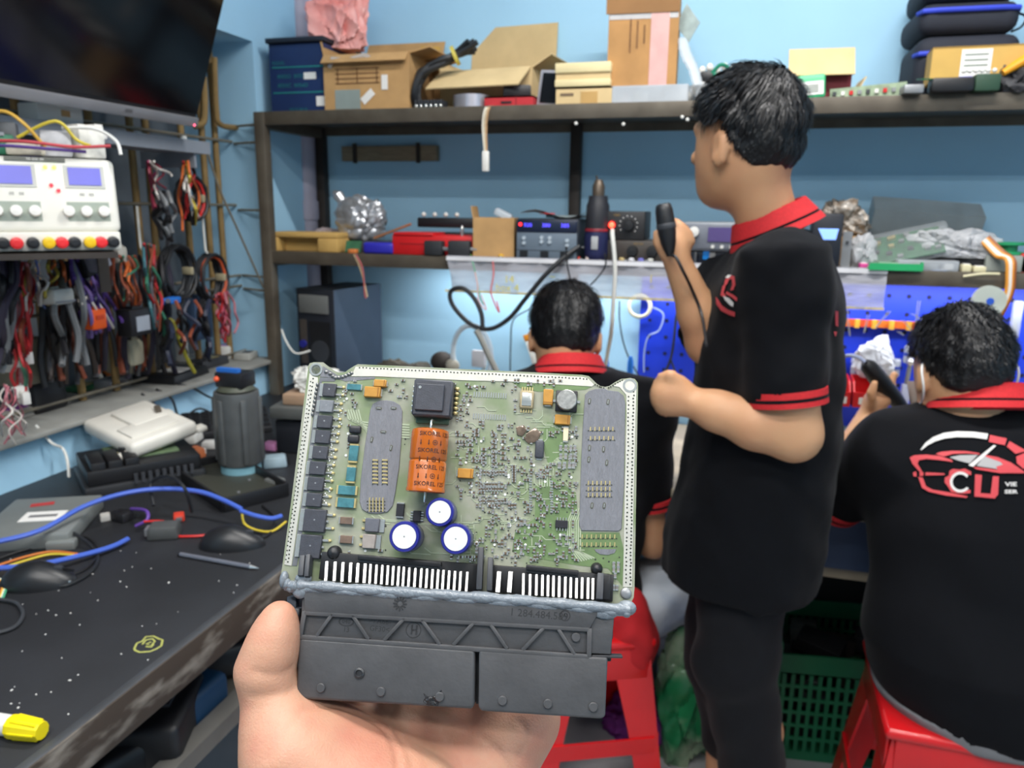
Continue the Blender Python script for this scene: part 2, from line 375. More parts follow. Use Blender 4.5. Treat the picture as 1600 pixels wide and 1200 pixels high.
# --- traces
TR = M('copper_trace', (164, 174, 148), .4, var=0)
g = G()
def trace(pts, wd=.00055, gg=None):
    q = [E3(x, y, .00012) for x, y in pts]
    for a, b in zip(q, q[1:]): (gg or g).bar(a, b, wd, .0002)
for k in range(6): trace([(540+k*4, 640), (545+k*4.3, 655+k*2), (572+k*1, 668+k*4-8), (640, 664+k*4)], .0007)
for k in range(7): trace([(893+k*4, 800-k*2), (887+k*3.3, 815), (887+k*3.3, 850+k*2), (905+k*4, 878-k*1)], .0006)
for k in range(6): trace([(700+k*2, 880-k*2.5), (735+k*2, 880-k*2.5), (748-k, 870-k*5), (745-k, 850-k*6)], .0006)
for k in range(5): trace([(843+k*4, 760), (843+k*4, 745-k*2), (858+k*3, 728-k*3), (870+k*3, 726-k*3)], .0006)
for k in range(60):
    x, y = random.uniform(700, 890), random.uniform(640, 870); L = random.uniform(8, 22); dx = random.choice((-1, 1)); dy = random.choice((-1, 1))
    pts = [(x, y), (x+dx*L, y)] if random.random() < .5 else [(x, y), (x, y+dy*L)]
    e = pts[-1]; pts.append((e[0]+dx*6, e[1]+dy*6)); pts.append((e[0]+dx*6+(L*dx if len(pts) % 2 else 0), e[1]+dy*6))
    trace(pts, .0004)
for k in range(16):
    x = 560+random.uniform(0, 180); y = 860+random.uniform(-60, 0); trace([(x, y), (x+10, y+8), (x+40, y+10)], .0005)
g.build('copper_trace', TR, ecu, smooth=0, kind='stuff')
GRN = M('bare_green', (104, 126, 84), .4, var=.15, scale=120)
def rrect(x0, y0, x1, y1, r, n=6):
    out = []
    for cx, cy, a in ((x1-r, y0+r, -90), (x1-r, y1-r, 0), (x0+r, y1-r, 90), (x0+r, y0+r, 180)):
        for i in range(n+1): t = RA(a+90*i/n); out.append((cx+r*math.cos(t), cy+r*math.sin(t)))
    return out
for pl in ([(855, 660), (872, 663), (880, 672), (884, 690), (878, 708), (866, 722), (858, 728), (852, 712), (848, 690), (850, 672)], [(800, 597), (925, 604), (915, 609), (840, 612), (812, 606)], [(836, 760), (862, 745), (900, 770), (905, 832), (968, 832), (975, 860), (972, 915), (950, 888), (905, 884), (838, 872), (800, 862), (805, 830), (836, 810)]):
    G().prism(poly(pl), 0, .00012).build('bare_patch', GRN, ecu, smooth=0)
# --- thermal pads with solder slots
p1 = [(577+2, 640), (583, 631), (592, 626.5), (604, 625.5), (616, 627.5), (625, 633), (629, 642), (628, 680), (624, 730), (618, 770), (614, 790), (606, 800), (592, 803), (576, 802), (566, 796), (562, 784), (564, 750), (570, 700)]
pad1 = G().prism(poly(p1), 0, .0006).build('thermal_pad', PADG, ecu, bevel=.0002, seg=1)
p2_ = [(914, 617), (920, 611), (930, 608), (945, 607), (950, 610), (966, 612), (974, 618), (977, 630), (975, 760), (971, 826), (966, 830), (908, 829), (905, 820), (908, 720), (911, 660)]
pad2 = G().prism(poly(p2_), 0, .0006).build('thermal_pad', PADG, ecu, bevel=.0002, seg=1)
G().prism(poly([(929, 858), (963, 858), (960, 864), (950, 867), (938, 866), (931, 862)]), 0, .0004).build('thermal_pad', PADG, ecu)
def slot(par, x, y, a, L=.0030, wd=.0013):
    p = EL(x, y, .0006); T = Matrix.Translation((p[0], p[1], .0006)) @ Matrix.Rotation(RA(a), 4, 'Z')
    q = rrect(-L/2, -wd/2, L/2, wd/2, wd/2*.98, 4); G().prism(q, 0, .00015, T).build('slot', M('slot_dark', (84, 84, 74), .5, var=.1), par, smooth=0)
    G().box((0, 0, .0003), (L*.6, wd*.34, .0003), T).build('slot_solder', SOLD, par, smooth=0)
for x, y, a in ((592, 638, 0), (615, 638, 0), (599, 675, 0), (581, 687, 82), (611, 700, 82)): slot(pad1, x, y, a)
for x, y, a in ((921, 627, 84), (950, 628, 84), (921, 700, 86), (943, 702, 86), (920, 718, 86), (948, 723, 86), (925, 790, 86), (944, 790, 86)): slot(pad2, x, y, a)
def slotgrid(x0, y0, x1, y1, nx, ny, vertical, h):
    g = G(); d = G()
    for i in range(nx):
        for j in range(ny):
            x = x0+(x1-x0)*(i+.5)/nx; y = y0+(y1-y0)*(j+.5)/ny; p = EL(x, y, h)
            if vertical: g.box((p[0], p[1], h+.0002), (.0005, .0019, .0004))
            else: g.box((p[0], p[1], h+.0002), (.0026, .0007, .0004))
            for sx in (-1, 1):
                d.cyl((p[0]+sx*(.0009 if vertical else .0012), p[1]-.0009, h), (p[0]+sx*(.0009 if vertical else .0012), p[1]-.0009, h+.00015), .00035, n=6)
    g.build('solder_slot_grid', GOLD, ecu, kind='stuff', smooth=0); d.build('slot_grid_hole', HOLE, ecu, kind='stuff', smooth=0)
slotgrid(579, 716, 609, 757, 2, 7, False, .0006); slotgrid(575, 778, 601, 799, 5, 4, True, .0006)
slotgrid(919, 663, 961, 692, 6, 2, True, .0006); slotgrid(916, 750, 956, 778, 6, 3, True, .0006); slotgrid(906, 832, 964, 857, 8, 2, True, .0001)

# --- parts soldered on the board
def crect(x0, y0, x1, y1, h):
    a = E3(x0, y0, h); b = E3(x1, y0, h); c = E3(x0, y1, h); d = E3(x1, y1, h)
    ctr = (a+b+c+d)/4; return ctr.x, ctr.y, ((b-a).length+(d-c).length)/2, ((c-a).length+(d-b).length)/2
def chip(name, x0, y0, x1, y1, h, mat, bev=.0002, taper=.96, label=None):
    x, y, wd, ht = crect(x0, y0, x1, y1, h)
    return G().box((x, y, h/2), (wd/taper, ht/taper, h), taper=taper).build(name, mat, ecu, bevel=bev, seg=1, label=label), (x, y, wd, ht)
for i, (x0, y0, x1, y1) in enumerate([(504, 599, 524, 619), (499, 625, 520, 643.5), (495, 649, 518, 668.5), (492, 672, 515, 692.5), (488, 697, 511.5, 717), (483, 721, 508, 741.5), (480, 745.5, 505, 766.5), (478, 770.5, 502, 791.5), (474, 796, 508, 831), (468, 836, 501, 872)]):
    big = i > 7
    o, (x, y, wd, ht) = chip('power_transistor', x0, y0, x1, y1, .0023, M('chip_light', (118, 122, 128), .5, var=.1, scale=400) if i == 1 else BODY, .0003)
    G().box((x-wd/2-.0006, y, .0004), (.0028 if not big else .0034, ht*.98, .0008)).build('tab', SOLD, o, bevel=.0001, seg=1)
    for k in ((-1, 1) if not big else (-1, 0, 1)):
        if big and k == 0: L = .0012
        else: L = .0030
        G().box((x+wd/2+L/2, y+k*ht*.30, .0006), (L, .0009 if not big else .0012, .0011)).build('lead', SOLD, o, bevel=.0002, seg=1)
        if not (big and k == 0): G().ball((x+wd/2+L+.0004, y+k*ht*.30, .0003), (.0010, .0008, .0008), 8, 5).build('solder_joint', GOLD, o)
    G().cyl((x, y+.0004, .0023), (x, y+.0004, .00236), .0004, n=8).build('pin_mark', GREY, o)
# transformer
o, (x, y, wd, ht) = chip('transformer', 645, 593, 706, 650, .0078, BODY, .0008, .97, 'large dark grey square transformer')
x2, y2, w2, h2 = crect(649, 600, 693, 641, .0092)
G().box((x2, y2, .0085), (w2, h2, .0016)).build('raised_lid', BODY, o, bevel=.0003, seg=1)
G().cyl((x2-w2*.36, y2+h2*.36, .0093), (x2-w2*.36, y2+h2*.36, .0095), .0007).build('pin_mark', SOLD, o)
G().box((x, y-ht/2-.0014, .0012), (wd*.84, .0030, .0024)).build('foot', M('foot_green', (52, 82, 66), .5), o, bevel=.0003)
for k in range(6):
    G().ball((x+wd/2+.0014, y+ht*(.34-k*.135), .0012), (.0013, .0010, .0013), 9, 6).build('solder_joint', GOLD, o)
    G().ball((x-wd/2-.0008, y+ht*(.34-k*.135), .0010), (.0010, .0008, .0010), 9, 6).build('solder_joint', SOLD, o)
# orange axial capacitor
a = E3(673, 671, .0090); b = E3(664.5, 770, .0090); ax = (b-a).normalized(); L = (b-a).length; rad = .0088
ux = Vector((0, 0, 1)).cross(ax).normalized()*-1; uz = ax.cross(ux)*1.0
if uz.z < 0: uz = -uz
if ux.x < 0: ux = -ux
CT = frame(a, ux, uz, ax)
ORA = M('sleeve_orange', (178, 90, 18), .22, var=.05, scale=100, coat=.5)
prof = [(0, 0), (rad*.80, 0), (rad*.97, .0006), (rad, .002), (rad, L*.47), (rad*.975, L*.485), (rad*.93, L*.50), (rad*.975, L*.515), (rad, L*.53), (rad, L*.92), (rad*1.03, L*.94), (rad*1.03, L*.985), (rad*.95, L), (0, L)]
oc = G().lathe(prof, 40, CT).build('axial_capacitor', ORA, ecu, smooth=50, label='orange axial capacitor lying flat')
INK = M('print_black', (60, 26, 10), .5, var=0)
g = G()
def wrap(v, f, row, ang0, up=True):
    vv = []
    for p in v:
        an = ang0+p[0]/rad; z = row-p[1]; vv.append(CT @ Vector(((rad+.00008)*math.sin(an), (rad+.00008)*math.cos(an), z)))
    g.add(vv, f)
tv, tf = text_geo('SIKOREL 125', .0027, 'LEFT', .00004); sv, sf = text_geo('+ I \u2295 I'.replace('\u2295', 'O'), .0027, 'LEFT', .00006)
for i, row in enumerate((.0030, .0107, .0183, .0258)):
    wrap(tv, tf, row, -.42-.03*i)
    if i < 3:
        av, af = text_geo('\u2193' if False else 'I', .0026, 'CENTER', .00008)
        for an in (-.3, .12, .78):
            wrap(av, af, row+.0039, an)
            wrap([(-.0005, -.0004, 0), (.0005, -.0004, 0), (0, -.0014, 0)], [(0, 1, 2)], row+.0039, an)
        for rr0, rr1 in ((.0009, .0012),):
            n = 16; v = []; f = []
            for q in range(n):
                t = 2*math.pi*q/n; v += [(rr0*math.cos(t), rr0*math.sin(t), 0), (rr1*math.cos(t), rr1*math.sin(t), 0)]
            for q in range(n): f.append((2*q, 2*((q+1) % n), 2*((q+1) % n)+1, 2*q+1))
            wrap(v, f, row+.0039, .45); wrap([(-.0006, -.00015, 0), (.0006, -.00015, 0), (.0006, .00015, 0), (-.0006, .00015, 0)], [(0, 1, 2, 3)], row+.0039, .45); wrap([(-.00015, -.0006, 0), (.00015, -.0006, 0), (.00015, .0006, 0), (-.00015, .0006, 0)], [(0, 1, 2, 3)], row+.0039, .45)
g.build('printed_lettering', INK, oc, smooth=0)
for s, pt in ((-1, a), (1, b)):
    q = pt+ax*s*.004; G().tube(spline([pt-ax*s*.001, q, Vector((q.x, q.y, .004))+ax*s*.001, Vector((q.x, q.y, .0002))+ax*s*.0012], 4), .0005, 8).build('lead', SOLD, oc)
# three blue radial capacitors and the silver can
BLU = M('sleeve_blue', (34, 38, 128), .3, var=.06, scale=100, coat=.3)
for cx, cy, rp in ((687, 800, 22.5), (631.5, 838.5, 24), (712, 842, 24)):
    h = .0145; c = EL(cx, cy, h); e = EL(cx+rp, cy, h); r = e[0]-c[0]
    T = Matrix.Translation((c[0], c[1], 0))
    o = G().lathe([(0, 0), (r*.9, 0), (r, .001), (r, h-.0008), (r*.95, h-.0001), (r*.80, h), (r*.78, h-.0004), (0, h-.0004)], 32, T).build('blue_capacitor', BLU, ecu, smooth=45)
    G().lathe([(0, h+.0001), (r*.77, h+.0001), (r*.79, h-.0003), (0, h-.0003)][::-1], 32, T).build('metal_top', M('cap_top', (236, 236, 232), .42, .35, var=.04, scale=200), o)
    G().cyl((c[0], c[1], h+.0001), (c[0], c[1], h+.00014), .0004, n=6).build('vent_mark', GREY, o)
c = EL(885.5, 624, .0062); e = EL(901.5, 624, .0062); r = e[0]-c[0]; T = Matrix.Translation((c[0], c[1], 0))
o = G().box((c[0], c[1], .0007), (r*2.15, r*2.15, .0014)).build('can_capacitor', BLK, ecu, bevel=.0004)
G().lathe([(r*.96, .0014), (r, .002), (r*.97, .0028), (r, .0034), (r, .0058), (r*.93, .0062), (0, .0062)], 28, T).build('can', M('can_alu', (200, 198, 192), .3, .8, var=.2, scale=500), o)
for s in (-1, 1): G().box((c[0]+s*r*1.2, c[1], .0003), (.0016, .0012, .0006)).build('terminal', SOLD, o)
for q in ((584, 593, 603, 604, .0026), (569, 604, 594, 620, .0028), (849, 608, 864, 632, .0026), (867, 648, 891, 663, .0026), (715, 732, 739, 747, .0026)):
    o, (x, y, wd, ht) = chip('tantalum_capacitor', *q, TAN, .0003)
    lg = wd > ht
    for s in (-1, 1): G().box((x+s*(wd/2+.0002) if lg else x, y if lg else y+s*(ht/2+.0002), .0006), (.0008 if lg else wd*.7, ht*.7 if lg else .0008, .0012)).build('terminal', SOLD, o, smooth=0)
    G().box((x+(wd*.36 if lg else 0), y-(0 if lg else ht*.36), q[4]+.00004), (wd*.08 if lg else wd*.9, ht*.9 if lg else ht*.08, .0001)).build('polarity_band', M('band_brown', (150, 98, 26), .5), o, smooth=0)
o, (x, y, wd, ht) = chip('oscillator', 812, 610, 834, 638, .0022, M('oscillator_base', (176, 160, 128), .4, .3, var=.1), .0006, .98)
G().box((x, y, .0024), (wd*.68, ht*.72, .0006)).build('metal_lid', SOLD, o, bevel=.0002)
for k in range(5):
    for s in (-1, 1): G().box((x-wd*.36+k*wd*.18, y+s*(ht/2+.0009), .0004), (.0006, .0020, .0006)).build('lead', GOLD, o, smooth=0)
for q in ((545, 696, 559, 720), (541, 730, 555, 752), (528, 759, 555, 773), (527, 778, 553, 793)):
    o, (x, y, wd, ht) = chip('film_capacitor', *q, .0018, TEAL, .0002)
    lg = wd > ht
    for s in (-1, 1): G().box((x+s*(wd/2+.0004) if lg else x, y if lg else y+s*(ht/2+.0004), .0008), (.0010 if lg else wd, ht if lg else .0010, .0016)).build('terminal', GOLD, o, bevel=.0001, seg=1)
for q, m_, h in (((542, 600, 564, 609), TEAL, .0012), ((619, 787, 631, 807), BODYD, .0018), ((880, 668, 888, 689), M('ceramic_cream', (214, 200, 168), .4), .0014), ((531, 808, 550, 819), M('diode_brown', (110, 92, 80), .4, var=.15, scale=300), .0020), ((531, 837, 550, 849), M('diode_brown'), .0020)):
    o, (x, y, wd, ht) = chip('chip_component', *q, h, m_, .0002)
    lg = wd > ht
    for s in (-1, 1): G().box((x+s*(wd/2) if lg else x, y if lg else y+s*(ht/2), h*.45), (.0012 if lg else wd*.98, ht*.98 if lg else .0012, h*.9)).build('terminal', SOLD, o, bevel=.0001, seg=1)
for q in ((545, 665, 564, 677), (543, 679, 561, 692)):
    x, y, wd, ht = crect(*q, .0022); G().box((x, y, .0014), (wd, ht, .0026)).build('inductor', BODYD, ecu, bevel=.0010, seg=3)
x, y, wd, ht = crect(836, 688, 850, 716, .0018); o = G().box((x, y, .001), (wd, ht, .002)).build('crystal', BODY, ecu, bevel=.0009, seg=3)
for s in (-1, 1): G().box((x, y+s*(ht/2), .0003), (wd*.6, .0014, .0006)).build('terminal', SOLD, o)
for q, m_ in (((570, 810, 592, 831), M('chip_mid', (96, 98, 106), .5, var=.1, scale=300)), ((566, 835, 586, 857), M('chip_tan', (150, 142, 136), .5, var=.1, scale=300))):
    o, (x, y, wd, ht) = chip('flat_transistor', *q, .0022, m_, .0003)
    G().box((x+wd/2+.0012, y, .0004), (.0024, ht, .0008)).build('tab', SOLD, o, bevel=.0001, seg=1)
    for s in (-1, 1): G().box((x-wd/2-.0008, y+s*ht*.3, .0005), (.0018, .0010, .0009)).build('lead', GOLD, o, bevel=.0001, seg=1)
for q, vert in (((645, 798, 657, 815), False), ((868, 813, 887, 825), True)):
    o, (x, y, wd, ht) = chip('small_chip', *q, .0016, BODYD, .0002)
    for k in range(4):
        for s in (-1, 1):
            if vert: G().box((x-wd*.36+k*wd*.24, y+s*(ht/2+.0006), .0005), (.0005, .0014, .0008)).build('lead', SOLD, o, smooth=0)
            else: G().box((x+s*(wd/2+.0006), y-ht*.36+k*ht*.24, .0005), (.0014, .0005, .0008)).build('lead', SOLD, o, smooth=0)
p = EL(520, 864, .004); G().lathe([(.0034, 0), (.0034, .0010), (.0030, .0030), (.0018, .0042), (0, .0045)], 20, Matrix.Translation((p[0], p[1], 0))).build('retaining_stud', BLK, ecu, smooth=60)
p = EL(933, 889, .004); G().lathe([(.0028, 0), (.0028, .0010), (.0024, .0030), (.0014, .0042), (0, .0045)], 20, Matrix.Translation((p[0], p[1], 0))).build('retaining_stud', BLK, ecu, smooth=60)
p = EL(978, 927, .0005); G().lathe([(.0026, 0), (.0026, .0006), (.0020, .0011), (0, .0012)], 20, Matrix.Translation((p[0], p[1], 0))).build('rivet', GREY, ecu, smooth=60)
# --- the hundreds of tiny parts
gd, gs, gw, gv, gb = G(), G(), G(), G(), G()
used = []
def smd(x, y, horiz, big=1., dark=True):
    p = EL(x, y, .0004); L = .0017*big; wd = .0010*big
    d = (L, wd) if horiz else (wd, L)
    (gd if dark else gb).box((p[0], p[1], .0004), (d[0], d[1], .0008))
    for s in (-1, 1):
        gs.box((p[0]+(s*L*.46 if horiz else 0), p[1]+(0 if horiz else s*L*.46), .00042), ((.0006*big if horiz else wd*1.08), (wd*1.08 if horiz else .0006*big), .0009))
def inside(x, y):
    for x0, y0, x1, y1 in ((560, 622, 632, 806), (634, 588, 712, 775), (604, 775, 740, 868), (735, 604, 800, 662), (808, 602, 905, 668), (905, 600, 1000, 870), (440, 590, 540, 890), (545, 660, 566, 792), (834, 684, 886, 726), (713, 728, 742, 750), (564, 590, 606, 622), (864, 808, 892, 832), (526, 755, 560, 860), (560, 806, 602, 860), (610, 784, 660, 818), (800, 880, 950, 900), (556, 864, 700, 884)):
        if x0 < x < x1 and y0 < y < y1: return True
    return False
n = 0
while n < 430:
    x = random.uniform(530, 902); y = random.uniform(594, 878)
    if x < 700 and random.random() < .55: continue
    if inside(x, y): continue
    x = round(x/5.)*5+random.uniform(-.6, .6); y = round(y/5.)*5+random.uniform(-.6, .6)
    if any(abs(x-a_) < 4.4 and abs(y-b_) < 4.6 for a_, b_ in used): continue
    used.append((x, y)); n += 1; smd(x, y, random.random() < .4, random.uniform(.75, 1.1), random.random() < .75)
    if n > 428: break
for x, ys in ((756, (702, 709, 716, 723)), (772, (680, 690, 698, 706, 713, 720, 728)), (786, (690, 700, 708, 716)), (735, (688, 695, 703)), (745, (672, 680))):
    for y in ys: smd(x, y, True, 1.25)
for k in range(8): smd(752+k*5, 738, False, 1.0); smd(752+k*4.6, 757, False, .95); smd(752+k*4.6, 764, False, .95); smd(752+k*4.6, 783, False, .9)
for k in range(7): smd(803, 728+k*4, True, .9)
for cx in (878, 886, 894, 900): smd(cx-2, 700, False, 1.3, False); smd(cx-2, 713, False, 1.3, False); smd(cx-4, 727, False, 1.5, False)
for x, y in ((959, 882), (966, 882), (959, 890), (966, 890), (961, 899), (959, 918), (964, 918)): smd(x, y, False, 1.2, False)
for k in range(14):
    p = EL(741+k*3.8, 616+k*.2, .0001); gs.box((p[0], p[1], .00015), (.0006, .0026, .0003)); p = EL(740+k*3.8, 650+k*.2, .0001); gs.box((p[0], p[1], .00015), (.0006, .0026, .0003))
    if k < 13:
        p = EL(829, 748+k*4, .0001); gs.box((p[0], p[1], .0002), (.0014, .0007, .0004)); p = EL(862, 752+k*4, .0001); gs.box((p[0], p[1], .0002), (.0014, .0007, .0004))
for _ in range(120):
    x = random.uniform(535, 900); y = random.uniform(596, 872)
    if inside(x, y): continue
    p = EL(x, y, .0002); gw.cyl((p[0], p[1], 0), (p[0], p[1], .00035), .00065, n=8)
for _ in range(620):
    x = random.uniform(535, 968); y = random.uniform(600, 885)
    if inside(x, y): continue
    p = EL(x, y, .0001); gv.cyl((p[0], p[1], 0), (p[0], p[1], .00014), random.uniform(.0003, .0005), n=6)
for i in range(10):
    for k in range(6): p = EL(531+random.uniform(-4, 8)-i*2.6, 612+i*18+k*3, .0003); gs.ball((p[0], p[1], .0002), (.0006, .0006, .0005), 6, 4)
gd.build('chip_resistor', M('resistor_dark', (92, 76, 60), .45, var=.2, scale=200), ecu, kind='stuff', smooth=0)
gb.build('chip_ceramic', M('ceramic_grey', (134, 130, 128), .45, var=.2, scale=200), ecu, kind='stuff', smooth=0)
gs.build('solder_pad', SOLD, ecu, kind='stuff', smooth=0)
gw.build('test_point', M('test_point', (240, 240, 236), .3, .3, var=0), ecu, kind='stuff', smooth=0)
gv.build('via', HOLE, ecu, kind='stuff', smooth=0)
# dark lacquer smears
for pl in ([(822, 678), (836, 668), (846, 676), (840, 690), (826, 694), (820, 688)], [(806, 668), (818, 664), (824, 672), (816, 682), (808, 680)]):
    G().prism(poly(pl), 0, .0009).build('lacquer_smear', M('lacquer', (120, 104, 90), .15, .3, var=.3, scale=400), ecu, bevel=.0003)

# --- connector block
PINW = M('pin_tin', (240, 236, 230), .3, .6, var=.03)
G().box((*EL(625, 893, .001), .0015), (.0745, .0125, .003), rz=-.012).build('pin_carrier', BLK, ecu, bevel=.0004)
G().box((*EL(862, 911, .001), .0015), (.056, .0120, .003), rz=-.012).build('pin_carrier', BLK, ecu, bevel=.0004)
def pin(xa, ya, xb, yb, wd): G().bar(E3(xa, ya, .0034), E3(xb, yb, .0066), wd, .0009).build('pin', PINW, ecu, bevel=.0002, seg=1)
zt = [430, 500, 565, 630, 690, 750, 795, 845, 893, 940, 985, 1030, 1072, 1118, 1168, 1218, 1265, 1312, 1358, 1402, 1450, 1498, 1545, 1600]
for i, x in enumerate(zt):
    px = 430+x*.1875; pin(px+.4, 877+i*.72, px-1.6, 908+i*.72, .00150 if i < 6 else .00125)
for x in (780, 798): pin(x, 893, x-2.5, 926, .0021)
for i, x in enumerate((818, 828.5, 838.4, 847.8, 856.5, 865, 874, 883.4, 892, 901, 909.7, 919, 926.6)): pin(x, 896+i*.6, x-.6, 930+i*.6, .00125)
for (xa, ya), (xb, yb) in (((560, 870), (690, 882)), ((822, 886), (904, 895))):
    G().bar(E3(xa, ya, .004), E3(xb, yb, .004), .0022, .0035).build('comb_bar', BLK, ecu, bevel=.0004)
    G().bar(E3(xa, ya+5, .003), E3(xb, yb+5, .003), .0018, .0025).build('comb_bar', HOUSD, ecu, bevel=.0004)
for xa, ya, xb, yb, wd in ((752, 856, 749, 922, .0026), (767, 872, 765, 924, .0024), (475, 870, 472, 902, .0026), (484, 868, 481, 903, .0022), (938, 897, 936, 938, .0030)):
    G().bar(E3(xa, ya, .003), E3(xb, yb, .006), wd, .006).build('guide_rib', DGR, ecu, bevel=.0004)
x, y, wd, ht = crect(940, 897, 954, 937, .006); G().box((x, y, .003), (wd, ht, .006)).build('end_block', BLK, ecu, bevel=.0005)
# body of the housing: a strip, a truss of ribs, then two hollow shrouds
HZ = .0095
def hp(px, py): return EL(px, py, HZ)
strip = [hp(474, 916), hp(960, 947), hp(938, 978), hp(922, 982), hp(476, 956)]
hb = G().prism([hp(471, 918), hp(962, 948), hp(955, 1024), hp(466, 998)], -.010, HZ-.0018).build('connector_housing', HOUS, ecu, bevel=.0006)
G().prism([hp(474, 920), hp(940, 949), hp(922, 982), hp(476, 956)], HZ-.003, HZ).build('upper_strip', HOUS, hb, bevel=.0005)
def rib(a, b, wd=.0017, n='truss_rib'): G().bar(E3(*a, HZ-.0016), E3(*b, HZ-.0016), wd, .0030).build(n, HOUS, hb, bevel=.0004, seg=2)
rib((476, 957), (921, 983), .0022, 'rail'); rib((469, 995), (921, 1026), .0022, 'rail'); rib((477, 955), (470, 995), .0022, 'rail'); rib((921, 981), (920, 1027), .0022, 'rail')
for a, b in (((521, 958), (495, 994)), ((551, 960), (577, 999)), ((633, 965), (600, 1001)), ((659, 967), (688, 1007)), ((741, 972), (708, 1008)), ((766, 974), (793, 1014)), ((850, 980), (816, 1016)), ((872, 982), (898, 1023))): rib(a, b)
SHZ = .0100
def hs(px, py): return EL(px, py, SHZ)
for pts in ([hs(466, 996), hs(742, 1015), hs(741, 1106), hs(735, 1109), hs(478, 1094), hs(461, 1089)], [hs(748, 1016), hs(950, 1028), hs(946, 1120), hs(940, 1124), hs(752, 1112), hs(747, 1106)]):
    G().prism(pts, -.013, SHZ-.0006).build('shroud', HOUS, hb, bevel=.0016, seg=3)
G().prism([hs(742, 1016), hs(749, 1016), hs(748, 1106), hs(741, 1106)], -.012, .002).build('shroud_web', BLK, hb)
for x, y, hz in ((501, 1075, SHZ), (595, 1081, SHZ), (687, 1089, SHZ), (785, 1095, SHZ), (856, 1100, SHZ), (927, 1105, SHZ), (900, 996, HZ-.001)):
    p = EL(x, y, hz); G().lathe([(.0021, hz-.002), (.0020, hz+.0002), (.0017, hz+.0005), (0, hz+.0005)], 18, Matrix.Translation((p[0], p[1], 0))).build('stud', HOUS, hb, smooth=40)
p = EL(561, 1052, SHZ); G().lathe([(.0024, SHZ-.001), (.0024, SHZ), (.0016, SHZ+.0004), (.0012, SHZ-.0004), (0, SHZ-.0003)], 16, Matrix.Translation((p[0], p[1], 0))).build('molding_gate', HOUSD, hb)
dm = [(661, 1083), (668, 1089), (678, 1088), (690, 1078), (688, 1092), (684, 1104), (668, 1103), (660, 1096), (664, 1091)]
G().prism([EL(a_, b_, SHZ) for a_, b_ in dm], SHZ-.0012, SHZ-.0002).build('melted_patch', M('melted', (36, 36, 38), .25, var=.3, scale=300, bump=.8, bscale=500), hb, bevel=.0003)
for xa, ya, xb, yb in ((452, 956, 471, 957), ):
    G().bar(E3(xa, ya, .004), E3(xb, yb, .004), .0042, .008).build('side_tab', DGR, hb, bevel=.0006)
G().bar(E3(933, 990, .003), E3(957, 992, .003), .0036, .006).build('side_tab', DGR, hb, bevel=.0006)
G().bar(E3(924, 1024, .005), E3(972, 1025, .005), .0012, .006).build('side_fin', HOUSD, hb, bevel=.0003)
G().bar(E3(462, 930, -.002), E3(460, 1000, -.002), .0045, .012).build('side_rail', M('rail_blueblack', (44, 54, 66), .5), hb, bevel=.0006)
G().bar(E3(945, 962, -.002), E3(943, 1030, -.002), .0060, .012).build('side_rail', BLK, hb, bevel=.0006)
# moulded lettering
MK = M('moulded_mark', (44, 44, 46), .5, var=0)
def mark(txt, px, py, size, h, bold=0.): 
    v, f = text_geo(txt, size, 'CENTER', bold); p = EL(px, py, h); T = Matrix.Translation((p[0], p[1], h)) @ Matrix.Rotation(RA(-1.0), 4, 'Z')
    G().add(v, f, T).build('moulded_lettering', MK, hb, smooth=0)
mark('1 284.484.589', 842, 960.5, .0046, HZ+.0001); mark('>PA66-', 594, 971, .0033, HZ-.0017); mark('GF30<', 593, 983, .0033, HZ-.0017); mark('13', 541, 984, .0030, HZ-.0017); mark('040', 541, 971.5, .0026, HZ-.0017)
def ringmark(px, py, r0, r1, h, sx=1.):
    p = EL(px, py, h); v = []; f = []; n = 24
    for q in range(n): t = 2*math.pi*q/n; v += [(p[0]+sx*r0*math.cos(t), p[1]+r0*math.sin(t), h), (p[0]+sx*r1*math.cos(t), p[1]+r1*math.sin(t), h)]
    for q in range(n): f.append((2*q, 2*((q+1) % n), 2*((q+1) % n)+1, 2*q+1))
    G().add(v, f).build('moulded_mark', MK, hb, smooth=0)
ringmark(541, 971.5, .0016, .0020, HZ-.0017, 1.8); ringmark(646, 984.5, .0031, .0035, HZ-.0017); ringmark(883, 962, .0019, .0024, HZ+.0001); mark('AI', 883, 962, .0022, HZ+.0001, .0001)
p = EL(646, 984.5, HZ); g = G()
for sx in (-1, 1): g.box((p[0]+sx*.0011, p[1], HZ-.0016), (.0006, .0040, .0002))
g.box((p[0], p[1], HZ-.0016), (.0022, .0006, .0002)).build('moulded_mark', MK, hb, smooth=0)
p = EL(625, 943, HZ); g = G()
for k in range(12): t = 2*math.pi*k/12; g.bar((p[0]+.0012*math.cos(t), p[1]+.0012*math.sin(t), HZ+.0001), (p[0]+.0031*math.cos(t), p[1]+.0031*math.sin(t), HZ+.0001), .0006, .0003)
g.build('moulded_mark', MK, hb, smooth=0)
# sealant bead
g = G(); cl = [(446, 912), (462, 916), (480, 915), (560, 920.5), (640, 926), (720, 931), (800, 937), (880, 943.5), (950, 950), (984, 953)]
pts = spline([E3(x, y, .0085) for x, y in cl], 12); rr = [.0021+.0003*math.sin(i*.7)+.0004*random.random() for i in range(len(pts))]
g.tube(pts, rr, 10); pts2 = spline([E3(x, y+5, .0082) for x, y in cl], 12); g.tube(pts2, [r_*.8 for r_ in rr[::-1]], 8)
g.ball(E3(444, 906, .001), (.0022, .0042, .0022)); g.ball(E3(979, 950, .004), (.0045, .0035, .004)); g.ball(E3(470, 922, .008), (.0040, .0040, .0022)); g.ball(E3(945, 957, .008), (.0060, .0030, .0018)); g.ball(E3(474, 905, .005), (.0040, .0030, .0022))
g.build('sealant_bead', SEAL, ecu, smooth=80)

